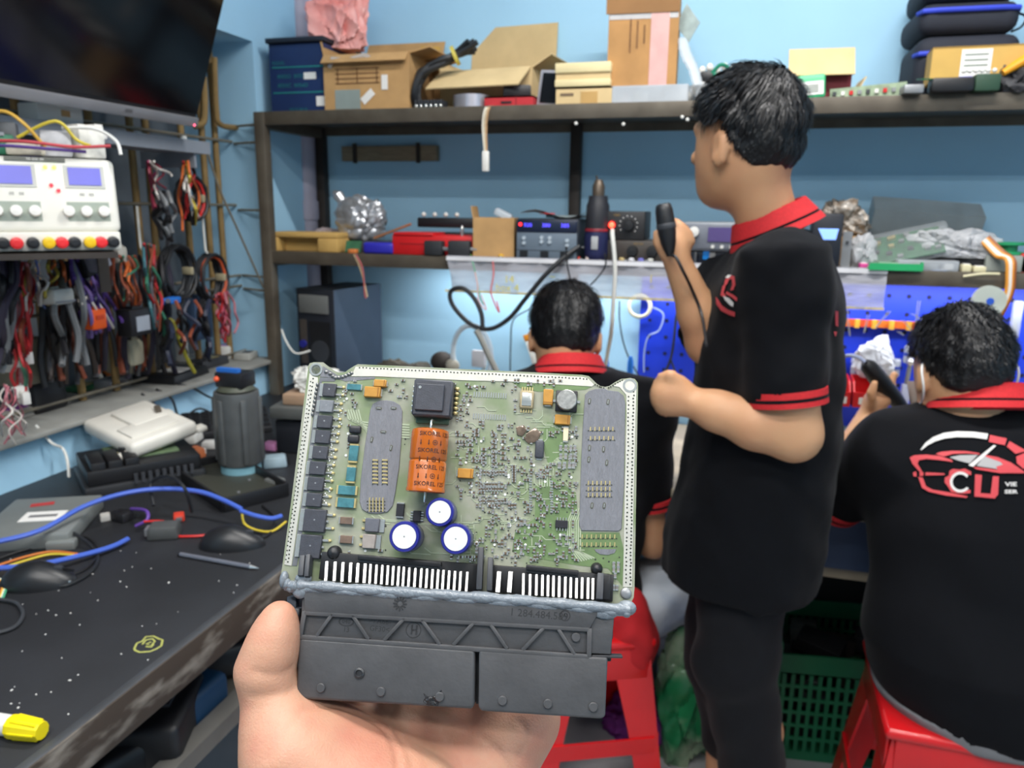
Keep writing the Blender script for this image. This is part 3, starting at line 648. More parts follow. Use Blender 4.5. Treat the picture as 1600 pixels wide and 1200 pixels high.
# ================================================================== the hand that holds it
SKIN = M('skin', (200, 152, 125), .5, var=0, scale=40, col2=(196, 132, 110), thr=(.4, .75), bump=.18, bscale=900, sss=.25)
def HPt(px, py, d): return np.array(Vector(CPOS + ray(px, py)*d))
def EP(x, y, z): return np.array(ET @ Vector((x, y, z)))
def handf(P):
    chain = [((437, 964), .346, .0072), ((432, 985), .345, .0098), ((424, 1015), .344, .0116), ((414, 1048), .344, .0126), ((424, 1085), .345, .0128), ((434, 1125), .343, .0150), ((458, 1180), .338, .0205)]
    d = None
    for (p0, d0, r0), (p1, d1, r1) in zip(chain, chain[1:]):
        e = cap(P, HPt(*p0, d0), HPt(*p1, d1), r0, r1); d = e if d is None else smin(d, e, .004)
    def add(d, a, b, ra, rb, k=.012): return smin(d, cap(P, a, b, ra, rb), k)
    d = add(d, HPt(458, 1180, .339), HPt(575, 1290, .336), .0215, .030, .010); d = add(d, HPt(520, 1165, .352), HPt(640, 1260, .348), .018, .026, .012)         # thenar
    d = add(d, HPt(560, 1180, .366), HPt(640, 1320, .358), .020, .028)
    d = add(d, HPt(545, 1128, .396), HPt(815, 1128, .398), .020, .017, .014)           # palm under the fingers
    d = add(d, HPt(560, 1096, .396), HPt(806, 1104, .396), .017, .016, .014); d = add(d, HPt(540, 1120, .384), HPt(800, 1132, .386), .015, .015, .012)
    d = add(d, HPt(610, 1190, .384), HPt(740, 1205, .382), .026, .024, .016)
    d = add(d, HPt(812, 1120, .392), HPt(700, 1300, .358), .0165, .026, .012)          # little finger side
    d = add(d, HPt(660, 1330, .375), HPt(660, 1600, .36), .031, .028, .02)            # wrist
    for i, (x, rr, top) in enumerate(((.030, .0085, -.070), (.052, .0090, -.060), (.074, .0086, -.066), (.094, .0075, -.082))):
        root = HPt(552+i*80, 1112+i*4, .404); a = EP(x, -.136, -.0240); b = EP(x, -.110, -.0222); c = EP(x+.001, top-.012, -.0135)
        f = np.minimum(cap(P, root, a, rr*1.12, rr), np.minimum(cap(P, a, b, rr, rr*.95), cap(P, b, c, rr*.95, rr*.82))); d = smin(d, f, .006)
    return d
lo = np.array([1e9]*3); hi = -lo
for q in (HPt(330, 1000, .30), HPt(420, 1420, .29), HPt(800, 1400, .30), HPt(350, 930, .33), HPt(930, 1330, .33), HPt(350, 1330, .43), HPt(930, 930, .44), EP(.02, -.05, -.035), EP(.11, -.05, -.035), HPt(660, 1480, .36), HPt(900, 1100, .43), HPt(340, 1100, .33)): lo = np.minimum(lo, q); hi = np.maximum(hi, q)
hand = sdf_obj('hand', handf, lo-.004, hi+.004, .0017, SKIN)
tag(hand, 'bare left hand gripping the control unit from below', 'hand')
# skin creases pressed into the surface
bvh = BVHTree.FromObject(hand, bpy.context.evaluated_depsgraph_get())
cre = [([(398, 1050), (420, 1054), (440, 1052), (455, 1044)], .0006), ([(394, 1088), (420, 1086), (446, 1082), (460, 1074)], .0005), ([(478, 1106), (520, 1104), (560, 1116), (598, 1138), (618, 1170), (622, 1199)], .0008), ([(660, 1118), (730, 1140), (770, 1165), (795, 1199)], .0007), ([(610, 1110), (618, 1140), (640, 1180), (645, 1199)], .0005), ([(812, 1128), (822, 1140), (820, 1165), (812, 1180)], .0006), ([(478, 1108), (440, 1150), (415, 1185)], .0004), ([(660, 1130), (700, 1150), (728, 1199)], .0004), ([(640, 1112), (690, 1128), (720, 1134)], .0005)]
cp = []
for line, dep in cre:
    for p in spline([Vector((x, y, 0)) for x, y in line], 24):
        h = bvh.ray_cast(Vector(CPOS), Vector(ray(p.x, p.y)).normalized())
        if h[0] is not None: cp.append((h[0], dep))
me = hand.data; co = np.array([v.co for v in me.vertices]); nr = np.array([v.normal for v in me.vertices]); disp = np.zeros(len(co))
for p, dep in cp:
    d2 = np.linalg.norm(co-np.array(p), axis=1); disp = np.maximum(disp, dep*1.3*np.clip(1-d2/.0026, 0, 1))
co -= nr*disp[:, None]; me.vertices.foreach_set('co', co.ravel()); me.update()

# ================================================================== people
R0 = Vector(_R0); HFv = Vector(HF); UP = Vector((0, 0, 1))
PSKIN = M('skin_tan', (208, 158, 118), .55, var=0, scale=9, col2=(198, 142, 106), thr=(.4, .75), bump=.1, bscale=200, sss=.15)
HAIR = M('hair_black', (17, 16, 18), .48, var=.3, scale=60, spec=.45)
SHIRT = M('shirt_black', (9, 10, 15), .9, var=.1, scale=60, bump=.25, bscale=900, sheen=.04, spec=.2)
REDF = M('rib_red', (200, 34, 40), .8, var=.08, scale=200, bump=.3, bscale=900)
TROU = M('trouser_black', (20, 20, 24), .9, var=.08, scale=60, bump=.2, bscale=800, sheen=.05, spec=.25)
def A3(v): return np.array(v, float)
def loft(P, secs, f, s):                                        # secs: (z, centre xy, half depth along f, half width along s)
    z = np.array([q[0] for q in secs]); o = np.argsort(z); z = z[o]; g = lambda i: np.array([q[i] for q in secs], float)[o]
    cx = np.interp(P[:, 2], z, np.array([q[1][0] for q in secs])[o]); cy = np.interp(P[:, 2], z, np.array([q[1][1] for q in secs])[o])
    a = np.interp(P[:, 2], z, g(2)); b = np.interp(P[:, 2], z, g(3)); qx = P[:, 0]-cx; qy = P[:, 1]-cy
    u = qx*f[0]+qy*f[1]; w_ = qx*s[0]+qy*s[1]; k = np.sqrt((u/a)**2+(w_/b)**2)
    d = (k-1)*np.minimum(a, b); return np.maximum(d, np.maximum(z[0]-P[:, 2], P[:, 2]-z[-1]))
def headf(P, c, f, u, s, hr=(.098, .077, .118)):
    A = np.stack([A3(f), A3(s), A3(u)], 1); c = A3(c); f_, u_, s_ = A3(f), A3(u), A3(s)
    d = ell(P, c+u_*.012, (hr[0], hr[1], hr[2]*.88), A)
    d = smin(d, ell(P, c+f_*.022-u_*.045, (.072, .060, .076), A), .03)          # jaw
    d = smin(d, ell(P, c+f_*.062-u_*.085, (.026, .028, .026), A), .03)          # chin
    d = smin(d, cap(P, c+f_*.092+u_*.005, c+f_*.112-u_*.028, .008, .013), .012)  # nose
    d = smin(d, cap(P, c+f_*.088-u_*.058-s_*.018, c+f_*.088-u_*.058+s_*.018, .008), .008)   # lips
    d = smin(d, cap(P, c+f_*.088+u_*.024-s_*.035, c+f_*.088+u_*.024+s_*.035, .010), .014)   # brow
    for sg in (-1, 1):
        d = np.maximum(d, -(ell(P, c+f_*.098+u_*.002+s_*sg*.032, (.012, .016, .009), A)))    # eye hollow
        e = ell(P, c-f_*.004-u_*.014+s_*sg*(hr[1]+.006)-s_*sg*0, (.020, .009, .033), A)
        e = np.maximum(e, -ell(P, c+f_*.004-u_*.012+s_*sg*(hr[1]+.016), (.011, .008, .020), A)); d = smin(d, e, .006)
    return d
def hairf(P, c, f, u, s, hr=(.098, .077, .118), z0=-.012, slope=.55, th=.011, ph=0., top=.012):
    A = np.stack([A3(f), A3(s), A3(u)], 1); c = A3(c); q = (P-c) @ A
    th2 = th*np.clip((q[:, 2]+.07)/.11, .08, 1)-.002*(q[:, 2] < -.04)+top*np.clip(q[:, 2]/.1, 0, 1)
    d = ell(P, c+A3(u)*.012, (hr[0]+.002, hr[1]+.002, hr[2]*.88+.002), A)-th2
    ear = np.exp(-((q[:, 0]-.002)/.030)**2)*np.exp(-((np.abs(q[:, 1])-hr[1])/.03)**2)*.052
    line = z0+slope*q[:, 0]+ear+.03*np.clip((q[:, 0]-.03)/.06, 0, 1)
    line = np.where(q[:, 0] < -.045, np.maximum(line, z0-.062+.22*np.abs(q[:, 1])), line)
    st = wob(np.stack([q[:, 0]*1.0, q[:, 1]*2.2, q[:, 2]*.8], 1), 70, .0022, ph)+wob(q, 34, .003, ph+1)
    return np.maximum(d+st, line-q[:, 2])
def strands(hair, par, c, f, u, s, n=2600, L=.03, seed=1, crown=(-.03, 0, .1), lift=.12):
    rng = random.Random(seed); me = hair.data; g = G(); c = Vector(c); f, u, s = Vector(f), Vector(u), Vector(s); vs = me.vertices; N = len(vs)
    cr = c+f*crown[0]+s*crown[1]+u*crown[2]
    for _ in range(n):
        v = vs[rng.randrange(N)]; p = v.co.copy(); nn = v.normal.copy()
        hz = (p-c).dot(u); ff = (p-c).dot(f)
        if nn.dot(u) < -.45 or hz < -.05 or (ff > .045 and hz < .05): continue
        fall = min(1, max(.25, (hz+.06)/.11))
        d = (p-cr); d = d-nn*d.dot(nn)
        if d.length < 1e-4: continue
        d.normalize(); d = (d+Vector((rng.uniform(-.35, .35), rng.uniform(-.35, .35), rng.uniform(-.35, .2)))).normalized(); d = (d-nn*d.dot(nn)*.8).normalized()
        side = nn.cross(d).normalized(); wd = rng.uniform(.0010, .0022); l = L*fall*rng.uniform(.5, 1.1); lf = lift*fall*rng.uniform(.2, 1.2)
        a = p-nn*.001; b = p+d*l*.5+nn*l*lf; e = p+d*l+nn*l*lf*.6-UP*l*.1
        g.add([a-side*wd, a+side*wd, b+side*wd*.9+nn*.0006, b-side*wd*.9, e], [(0, 1, 2, 3), (3, 2, 4)])
    return g.build('hair_strand', HAIR, par, kind='stuff', smooth=0)
def ringband(name, mat, par, c, ax, x, r0, r1, t0, t1, ex=1., n=36, th=.004, gap=0.):
    c, ax, x = Vector(c), Vector(ax).normalized(), Vector(x); x = (x-ax*ax.dot(x)).normalized(); y = ax.cross(x); v = []; f = []
    for i in range(n):
        t = 2*math.pi*i/n; q = x*math.cos(t)*ex+y*math.sin(t)
        for r, tt in ((r0, t0), (r1, t1), (r1+th, t1), (r0+th, t0)): v.append(c+q*r+ax*tt)
    for i in range(n):
        if gap and (i == 0 or i == n-1): continue
        j = (i+1) % n
        for k in range(4): f.append((i*4+k, i*4+(k+1) % 4, j*4+(k+1) % 4, j*4+k))
    return G().add(v, f).build(name, mat, par, smooth=50)
def collar(par, c, ax, x, r, ex=1.12, h=.042):
    for nm, m_, t0, t1, ro0, ro1, th in (('collar', REDF, h*.0, -h*.62, 0, .012, .005), ('collar_stripe', SHIRT, -h*.60, -h*.74, .0115, .014, .0042), ('collar_edge', REDF, -h*.72, -h*1.0, .014, .019, .005)):
        ringband(nm, m_, par, c, ax, x, r+ro0, r+ro1, t0, t1, ex, th=th)
    ringband('collar_stand', REDF, par, c, ax, x, r-.004, r-.001, -.05, .001, ex, th=.003)
def cuff(par, c, ax, x, r):
    for nm, m_, t0, t1 in (('cuff', REDF, 0, .011), ('cuff_stripe', SHIRT, .011, .017), ('cuff_edge', REDF, .017, .026)): ringband(nm, m_, par, c, ax, x, r, r, t0, t1, 1., th=.0035)
def decal(name, polys, target, mat, par, off=.0015, step=7., toT=None):
    bvh = BVHTree.FromObject(target, bpy.context.evaluated_depsgraph_get()); bm = bmesh.new()
    for item in polys:
        if isinstance(item, tuple) and len(item) == 2 and isinstance(item[1], list) and item[1] and isinstance(item[1][0], tuple) and len(item[1][0]) in (3, 4) and isinstance(item[1][0][0], int):
            vv = [bm.verts.new((p[0], p[1], 0)) for p in item[0]]
            for q in item[1]:
                try: bm.faces.new([vv[i] for i in q])
                except ValueError: pass
        else: bm.faces.new([bm.verts.new((x, y, 0)) for x, y in item])
    bm.normal_update(); bmesh.ops.triangulate(bm, faces=bm.faces)
    for _ in range(4):
        ed = [e for e in bm.edges if e.calc_length() > step]
        if not ed: break
        bmesh.ops.subdivide_edges(bm, edges=ed, cuts=1); bmesh.ops.triangulate(bm, faces=[q for q in bm.faces if len(q.verts) > 3])
    bad = []
    for v in bm.verts:
        r = Vector(ray(v.co.x, v.co.y)).normalized(); h = bvh.ray_cast(Vector(CPOS), r)
        if h[0] is None: bad.append(v); continue
        v.co = h[0]+(h[1] if h[1].dot(r) < 0 else -h[1])*off
    bmesh.ops.delete(bm, geom=bad, context='VERTS')
    me = bpy.data.meshes.new(name); bm.to_mesh(me); bm.free(); me.materials.append(mat); o = bpy.data.objects.new(name, me); COL.objects.link(o); o.parent = par; return o
def ptext(txt, px, py, size, shear=0., align='CENTER', bold=0., sx=1.):
    v, f = text_geo(txt, size, align, bold); return ([(px+p[0]*sx+p[1]*shear, py-p[1]) for p in v], [tuple(q) for q in f])
def sleevef(P, a, b, ra, rb): return flatcap(P, A3(a), A3(b), ra, rb)
def chainf(P, pts, k=.02):
    d = None
    for (a, ra), (b, rb) in zip(pts, pts[1:]):
        e = cap(P, A3(a), A3(b), ra, rb); d = e if d is None else smin(d, e, k)
    return d
def bounds(pts, m): p = np.array([A3(q) for q in pts]); return p.min(0)-m, p.max(0)+m
def fingers(P, d, segs, k=.004):
    for pts in segs:
        d = smin(d, chainf(P, pts, .003), k)
    return d
def eyes(par, c, f, u, s):
    for sg in (-1, 1): G().ball(Vector(c)+f*.076+u*.002+s*sg*.030, .0115).build('eye', M('eye_white', (225, 222, 215), .3, var=0), par)

# ---- standing man in profile, arm raised
HD = 1.45
th = RA(12); fA = (-R0*math.cos(th)+HFv*math.sin(th)).normalized(); sA = UP.cross(fA)
thh = RA(52); fh = (-R0*math.cos(thh)+HFv*math.sin(thh)).normalized(); uh = (UP-fh*.05).normalized(); fh = (fh-uh*uh.dot(fh)).normalized(); sh = uh.cross(fh)
hcA = onD(1168, 224, HD)
def zsec(y, xl, xr, hd, b, k=1.):
    a_ = onD(xl, y, hd); b_ = onD(xr, y, hd); c_ = (a_+b_)/2; return (c_.z, (c_.x, c_.y), (b_-a_).length/2*k, b)
torA = [zsec(360, 1182, 1260, HD, .075), zsec(380, 1156, 1280, HD, .130), zsec(404, 1134, 1298, HD, .170), zsec(440, 1112, 1308, HD, .190), zsec(540, 1092, 1313, HD, .185), zsec(650, 1080, 1309, HD, .175), zsec(760, 1060, 1296, HD, .175), zsec(840, 1040, 1284, HD, .178), zsec(893, 1034, 1276, HD, .175)]
shoL, elL, wrL = onD(1222, 425, 1.30), onD(1240, 678, 1.265), onD(1078, 628, 1.33)
shoR, elR, wrR = onD(1140, 440, 1.58), onD(1108, 535, 1.46), onD(1058, 408, 1.43)
armL = [(shoL, .055), (onD(1230, 560, 1.28), .050), (elL, .045), (onD(1180, 662, 1.28), .043), (onD(1120, 642, 1.31), .034), (wrL, .027)]
armR = [(shoR, .055), (elR, .042), (onD(1092, 490, 1.45), .037), (wrR, .0255)]
hipL, hipR = onD(1160, 850, 1.39), onD(1142, 850, 1.51)
knL, knR = onD(1150, 1030, 1.385), onD(1128, 1030, 1.50)
hemL = onD(1176, 1192, 1.43); hemR = onD(1146, 1168, 1.54)
ankL, ankR = Vector((hemL.x, hemL.y, .09)), Vector((hemR.x-.02, hemR.y, .09))
def bodyA(P):
    d = headf(P, hcA, fh, uh, sh)
    d = smin(d, cap(P, A3(hcA-UP*.05-fh*.02), A3(onD(1212, 400, HD)), .054, .056), .02)
    tor = [(q[0], q[1], q[2]-.02, q[3]-.02) for q in torA]; d = smin(d, loft(P, tor, fA, sA), .03)
    d = smin(d, chainf(P, armL), .02); d = smin(d, chainf(P, armR), .02)
    d = smin(d, chainf(P, [(hipL, .075), (knL, .055), (Vector((hemL.x, hemL.y, .32)), .052), (ankL, .036)]), .03)
    d = smin(d, chainf(P, [(hipR, .075), (knR, .055), (Vector((ankR.x, ankR.y, .30)), .050), (ankR, .036)]), .03)
    for an in (ankL, ankR): d = smin(d, cap(P, A3(an-UP*.045-fA*.04), A3(an-UP*.055+fA*.13), .038, .030), .02)
    # near hand: loose fist
    d = smin(d, ell(P, A3(onD(1050, 617, 1.335)), (.040, .030, .040), np.stack([A3(R0), A3(HFv), A3(UP)], 1)), .015)
    segs = []
    for k, (yy, xx) in enumerate(((596, 1032), (611, 1027), (626, 1028), (640, 1034))): segs.append([(onD(1050, yy, 1.345), .0115), (onD(xx, yy, 1.34), .0105), (onD(xx+8, yy+5, 1.37), .009)])
    segs.append([(onD(1062, 597, 1.325), .012), (onD(1048, 586, 1.32), .0105), (onD(1034, 588, 1.33), .009)])
    d = fingers(P, d, segs)
    # far hand round the microscope wand
    d = smin(d, ell(P, A3(onD(1054, 386, 1.425)), (.027, .022, .034), np.stack([A3(R0), A3(HFv), A3(UP)], 1)), .012)
    segs = [[(onD(1040, 398, 1.42), .012), (onD(1029, 380, 1.415), .0105), (onD(1027, 363, 1.415), .0085)]]
    for k, (xx, yy) in enumerate(((1058, 346), (1066, 352), (1073, 360), (1077, 370))): segs.append([(onD(1056+k*5, 378+k*4, 1.43), .010), (onD(xx+2, yy+6, 1.425), .0095), (onD(xx-5, yy, 1.44), .0085), (onD(xx-14, yy+3, 1.455), .0075)])
    return fingers(P, d, segs)
lo, hi = bounds([hcA+Vector((.12, .12, .15)), hcA-Vector((.14, .12, 0)), shoR, elR, wrR-R0*.06, wrL-R0*.08, elL, hemL, hemR, Vector((ankL.x-.2, ankL.y, 0)), torA and Vector((torA[4][1][0]+.15, torA[4][1][1]+.2, 1)), Vector((torA[4][1][0]-.15, torA[4][1][1]-.22, 1))], .05)
manA = sdf_obj('person', bodyA, lo, hi, .0072, PSKIN, smooth_it=1)
tag(manA, 'standing person in black polo and cropped black trousers, one arm raised', 'person')
def shirtA(P):
    d = loft(P, torA, fA, sA); sl = sleevef(P, shoL+(shoL-elL).normalized()*.03, onD(1227, 622, 1.275), .068, .064); d = smin(d, sl, .03)
    d = smin(d, cap(P, A3(shoL+UP*.005), A3(shoL-UP*.02), .066), .05)
    d = smin(d, sleevef(P, shoR, elR+(elR-shoR).normalized()*-.005, .072, .062), .03)
    return d+wob(P, 26, .0035, .4)+wob(P, 55, .0012, 2.)
shA = sdf_obj('shirt', shirtA, lo, hi, .0075, SHIRT, manA, 2)
axc = (uh*.6+UP*.5-fA*.10+sA*.0).normalized(); axc = (UP-fA*-.42).normalized()
collar(manA, onD(1200, 330, HD), (UP*1.0+fA*.45).normalized(), fA, .060, 1.06, .046)
cuff(manA, onD(1227, 607, 1.277), (elL-shoL), R0, .0645)
def trouA(P):
    d = chainf(P, [(hipL, .095), (knL, .078), (hemL, .068)], .03); d = smin(d, chainf(P, [(hipR, .092), (knR, .074), (hemR, .066)], .03), .03)
    d = np.maximum(d, np.maximum((min(hemL.z, hemR.z)+.006)-P[:, 2], P[:, 2]-torA[-2][0])); return d+wob(P, 22, .005, 1.2)
sdf_obj('trousers', trouA, *bounds([hipL, hipR, hemL, hemR], .13), .0075, TROU, manA, 2)
haA = sdf_obj('hair', lambda P: hairf(P, hcA, fh, uh, sh, ph=.3, th=.007, top=.010), hcA-Vector((.15,)*3), hcA+Vector((.15,)*3), .0045, HAIR, manA)
strands(haA, manA, hcA, fh, uh, sh, 4200, .034, 3, (-.045, -.02, .115))
eyes(manA, hcA, fh, uh, sh)
for an in (ankL, ankR):
    G().tube([an-UP*.083-fA*.075, an-UP*.083-fA*.02, an-UP*.083+fA*.06, an-UP*.083+fA*.14], [.034, .042, .044, .036], 12, flat=.25).build('sandal_sole', BLK, manA)
CORAL = M('print_coral', (208, 72, 78), .7, var=.05); PWHT = M('print_white', (222, 218, 214), .7, var=.05); PGRY = M('print_grey', (168, 166, 166), .7, var=.06)
def Z8(pts): return [(1000+x*.2083, 280+y*.2083) for x, y in pts]
decal('printed_logo', [Z8([(650, 760), (670, 725), (695, 720), (722, 730), (728, 790), (712, 830), (690, 835), (705, 790), (700, 750), (680, 755), (665, 790), (640, 805)]), Z8([(632, 800), (655, 800), (640, 850), (660, 880), (640, 885), (615, 870)]), Z8([(660, 840), (720, 870), (742, 890), (738, 915), (700, 885), (655, 860)]), Z8([(580, 880), (600, 905), (625, 945), (670, 975), (725, 995), (722, 1028), (680, 1015), (620, 985), (585, 940)])], shA, CORAL, manA, .003)
decal('printed_logo', [Z8([(652, 745), (675, 722), (700, 722), (680, 745)]), Z8([(635, 875), (680, 890), (715, 925), (712, 955), (690, 945), (650, 905)])], shA, PWHT, manA, .0034)
decal('printed_logo', [[(1302, 485), (1307, 486), (1307, 510), (1303, 508)], [(1300, 518), (1305, 518), (1303, 526)]], shA, CORAL, manA, .003)
# wand in the raised hand
a, b = onD(1036, 318, 1.40), onD(1046, 390, 1.395)
t = thing('microscope_wand', 'black handheld probe held up by the standing person', 'probe', at(b))
ax = (a-b); L = ax.length; z_ = ax.normalized(); x_, y_ = basis(z_)
G().lathe([(0, -.012), (.006, -.012), (.010, 0), (.0135, .012), (.016, .03), (.0165, L*.6), (.0155, L*.85), (.013, L*.97), (.009, L), (0, L)], 20, frame((0, 0, 0), x_, y_, z_)).build('grip', BLK, t, smooth=50)
G().lathe([(.0168, L*.45), (.0174, L*.47), (.0174, L*.55), (.0168, L*.57)], 20, frame((0, 0, 0), x_, y_, z_)).build('ring', DGR, t)
G().tube([p-b for p in spline([b-z_*.01, onD(1056, 402, 1.375), onD(1068, 425, 1.37), onD(1080, 450, 1.40), onD(1096, 490, 1.40), onD(1104, 540, 1.30)], 6)], .0028, 8).build('cord', BLK, t)

# ---- seated man behind the control unit
fB = HFv.copy(); sB = UP.cross(fB)
uB = (UP+fB*.30+R0*.05).normalized(); fBh = (fB-UP*.30); fBh = (fBh-uB*uB.dot(fBh)).normalized(); sBh = uB.cross(fBh)
hcB = onD(883, 524, 1.80)
def zsw(y, xl, xr, hd, a): a_ = onD(xl, y, hd); b_ = onD(xr, y, hd); c_ = (a_+b_)/2; return (c_.z, (c_.x, c_.y), a, (b_-a_).length/2)
torB = [zsw(574, 835, 955, 1.76, .07), zsw(586, 800, 985, 1.75, .09), zsw(610, 765, 1018, 1.74, .105), zsw(660, 750, 1034, 1.73, .125), zsw(760, 755, 1010, 1.72, .13), zsw(880, 760, 1000, 1.72, .13), zsw(960, 760, 1005, 1.72, .14)]
shR_B, elR_B, wrR_B = onD(1005, 640, 1.73), onD(1020, 845, 1.76), onD(985, 760, 2.02)
shL_B, elL_B, wrL_B = onD(782, 640, 1.73), onD(762, 840, 1.78), onD(830, 760, 2.02)
kR_B, kL_B = onD(1070, 905, 1.84), onD(750, 890, 2.0); hipB = onD(885, 985, 1.72)
def bodyB(P):
    d = headf(P, hcB, fBh, uB, sBh, (.094, .074, .115)); d = smin(d, cap(P, A3(hcB-uB*.05-fBh*.02), A3(onD(890, 610, 1.77)), .054, .055), .02)
    d = smin(d, loft(P, [(q[0], q[1], q[2]-.02, q[3]-.02) for q in torB], fB, sB), .03)
    d = smin(d, chainf(P, [(shR_B, .05), (elR_B, .040), (wrR_B, .027)]), .02); d = smin(d, chainf(P, [(shL_B, .05), (elL_B, .040), (wrL_B, .027)]), .02)
    for k, wv, sg in ((kR_B, wrR_B, 1), (kL_B, wrL_B, -1)):
        d = smin(d, chainf(P, [(hipB+R0*sg*.07, .075), (k, .052), (Vector((k.x, k.y+.05, .10)), .04), (Vector((k.x, k.y+.15, .05)), .03)]), .03)
        d = smin(d, ell(P, A3(wv+HFv*.04), (.022, .045, .034), np.stack([A3(R0), A3(HFv), A3(UP)], 1)), .015)
        d = fingers(P, d, [[(wv+HFv*.06+R0*(q-1.5)*.016, .010), (wv+HFv*.10+R0*(q-1.5)*.016-UP*.01, .009), (wv+HFv*.115+R0*(q-1.5)*.016-UP*.035, .0075)] for q in range(4)]+[[(wv+HFv*.03-R0*sg*.02, .011), (wv+HFv*.07-R0*sg*.035, .009), (wv+HFv*.09-R0*sg*.03-UP*.015, .008)]])
    return d
lo, hi = bounds([hcB+UP*.15, onD(740, 640, 1.6), onD(1080, 640, 1.6), kR_B+HFv*.3, kL_B+HFv*.3, Vector((kR_B.x, kR_B.y, 0)), elL_B-R0*.05, wrR_B+HFv*.13], .06)
manB = sdf_obj('person', bodyB, lo, hi, .0085, PSKIN); tag(manB, 'seated person in black polo and pale jeans, half hidden by the control unit', 'person')
slB0, slB1 = shR_B, shR_B+(elR_B-shR_B)*.66
def shirtB(P):
    d = loft(P, torB, fB, sB)
    for s_, e_ in ((shR_B, elR_B), (shL_B, elL_B)): d = smin(d, sleevef(P, s_-(e_-s_)*.1, s_+(e_-s_)*.66, .066, .058), .04); d = smin(d, cap(P, A3(s_), A3(s_+UP*.004), .066), .05)
    return d+wob(P, 26, .0035, 1.4)
shB = sdf_obj('shirt', shirtB, lo, hi, .0085, SHIRT, manB, 2)
collar(manB, onD(891, 556, 1.77), (UP+HFv*.30).normalized(), R0, .066, 1.0, .044)
for s_, e_ in ((shR_B, elR_B), (shL_B, elL_B)): cuff(manB, s_+(e_-s_)*.62, (e_-s_), R0, .0600)
JEAN = M('jeans_pale', (214, 222, 232), .8, var=0, col2=(150, 168, 198), scale=9, thr=(.4, .7), bump=.3, bscale=400)
def jeanB(P):
    d = None
    for k, sg in ((kR_B, 1), (kL_B, -1)):
        e = chainf(P, [(hipB+R0*sg*.085+UP*.02, .105), (k, .085), (Vector((k.x, k.y+.05, .14)), .058)], .03); d = e if d is None else smin(d, e, .03)
    return np.maximum(d, .12-P[:, 2])+wob(P, 30, .005, .2)
sdf_obj('jeans', jeanB, *bounds([hipB, kR_B, kL_B, Vector((kR_B.x, kR_B.y+.05, .1))], .14), .009, JEAN, manB, 2)
haB = sdf_obj('hair', lambda P: hairf(P, hcB, fBh, uB, sBh, (.094, .074, .115), ph=1.3, th=.007, z0=-.02, top=.010), hcB-Vector((.15,)*3), hcB+Vector((.15,)*3), .0048, HAIR, manB)
strands(haB, manB, hcB, fBh, uB, sBh, 3600, .032, 5, (.0, 0, .115)); eyes(manB, hcB, fBh, uB, sBh)

# ---- seated man on the right
uC = (UP+HFv*.24-R0*.06).normalized(); fC = (HFv-UP*.24); fC = (fC-uC*uC.dot(fC)).normalized(); sC = uC.cross(fC)
hcC = onD(1501, 578, 1.47); fT = (HFv+R0*.05).normalized(); sT = UP.cross(fT)
torC = [zsw(620, 1482, 1592, 1.47, .05), zsw(633, 1446, 1640, 1.46, .075), zsw(656, 1394, 1690, 1.445, .108), zsw(700, 1368, 1712, 1.43, .13), zsw(800, 1366, 1712, 1.40, .145), zsw(900, 1364, 1705, 1.38, .15), zsw(1000, 1356, 1700, 1.36, .175), zsw(1055, 1368, 1695, 1.36, .185), zsw(1088, 1384, 1690, 1.36, .185)]
shL_C, elL_C, wrL_C = onD(1398, 708, 1.45), onD(1278, 790, 1.62), onD(1357, 652, 1.72)
shR_C, elR_C, wrR_C = onD(1685, 690, 1.45), onD(1790, 800, 1.62), onD(1700, 720, 1.8)
hipC = onD(1530, 1120, 1.38); kL_C, kR_C = onD(1440, 1030, 1.70), onD(1650, 1030, 1.70)
def bodyC(P):
    d = headf(P, hcC, fC, uC, sC, (.096, .077, .116)); d = smin(d, cap(P, A3(hcC-uC*.05-fC*.02), A3(onD(1530, 660, 1.46)), .056, .056), .02)
    d = smin(d, loft(P, [(q[0], q[1], q[2]-.02, q[3]-.02) for q in torC], fT, sT), .03)
    d = smin(d, chainf(P, [(shL_C, .052), (elL_C, .042), (wrL_C, .027)]), .02); d = smin(d, chainf(P, [(shR_C, .052), (elR_C, .042), (wrR_C, .027)]), .02)
    for k, sg in ((kL_C, -1), (kR_C, 1)): d = smin(d, chainf(P, [(hipC+R0*sg*.08, .08), (k, .055), (Vector((k.x, k.y+.03, .10)), .04), (Vector((k.x, k.y+.13, .05)), .03)]), .03)
    B3 = np.stack([A3(R0), A3(HFv), A3(UP)], 1)
    d = smin(d, ell(P, A3(onD(1366, 630, 1.72)), (.028, .022, .036), B3), .012); d = smin(d, ell(P, A3(wrR_C+HFv*.04), (.025, .045, .03), B3), .015)
    segs = [[(onD(1362, 635, 1.70), .012), (onD(1362, 612, 1.69), .011), (onD(1367, 598, 1.69), .009)]]
    for k, (xx, yy) in enumerate(((1397, 586), (1394, 600), (1392, 612), (1389, 624))): segs.append([(onD(1372, 624+k*5, 1.72), .0115), (onD(1385, 608+k*7, 1.71), .0105), (onD(xx, yy, 1.71), .009), (onD(xx+2, yy-1, 1.74), .008)])
    segs += [[(wrR_C+HFv*.06+R0*(q-1.5)*.016, .010), (wrR_C+HFv*.11+R0*(q-1.5)*.016-UP*.02, .0085)] for q in range(4)]+[[(wrR_C+HFv*.03-R0*.02, .011), (wrR_C+HFv*.08-R0*.035, .009)]]
    return fingers(P, d, segs)
lo, hi = bounds([hcC+UP*.15, onD(1300, 700, 1.2), onD(1720, 700, 1.2), elL_C-R0*.03, elR_C+R0*.03, wrR_C+HFv*.12, Vector((kL_C.x, kL_C.y+.18, 0)), Vector((kR_C.x, kR_C.y+.18, 0)), hipC], .06)
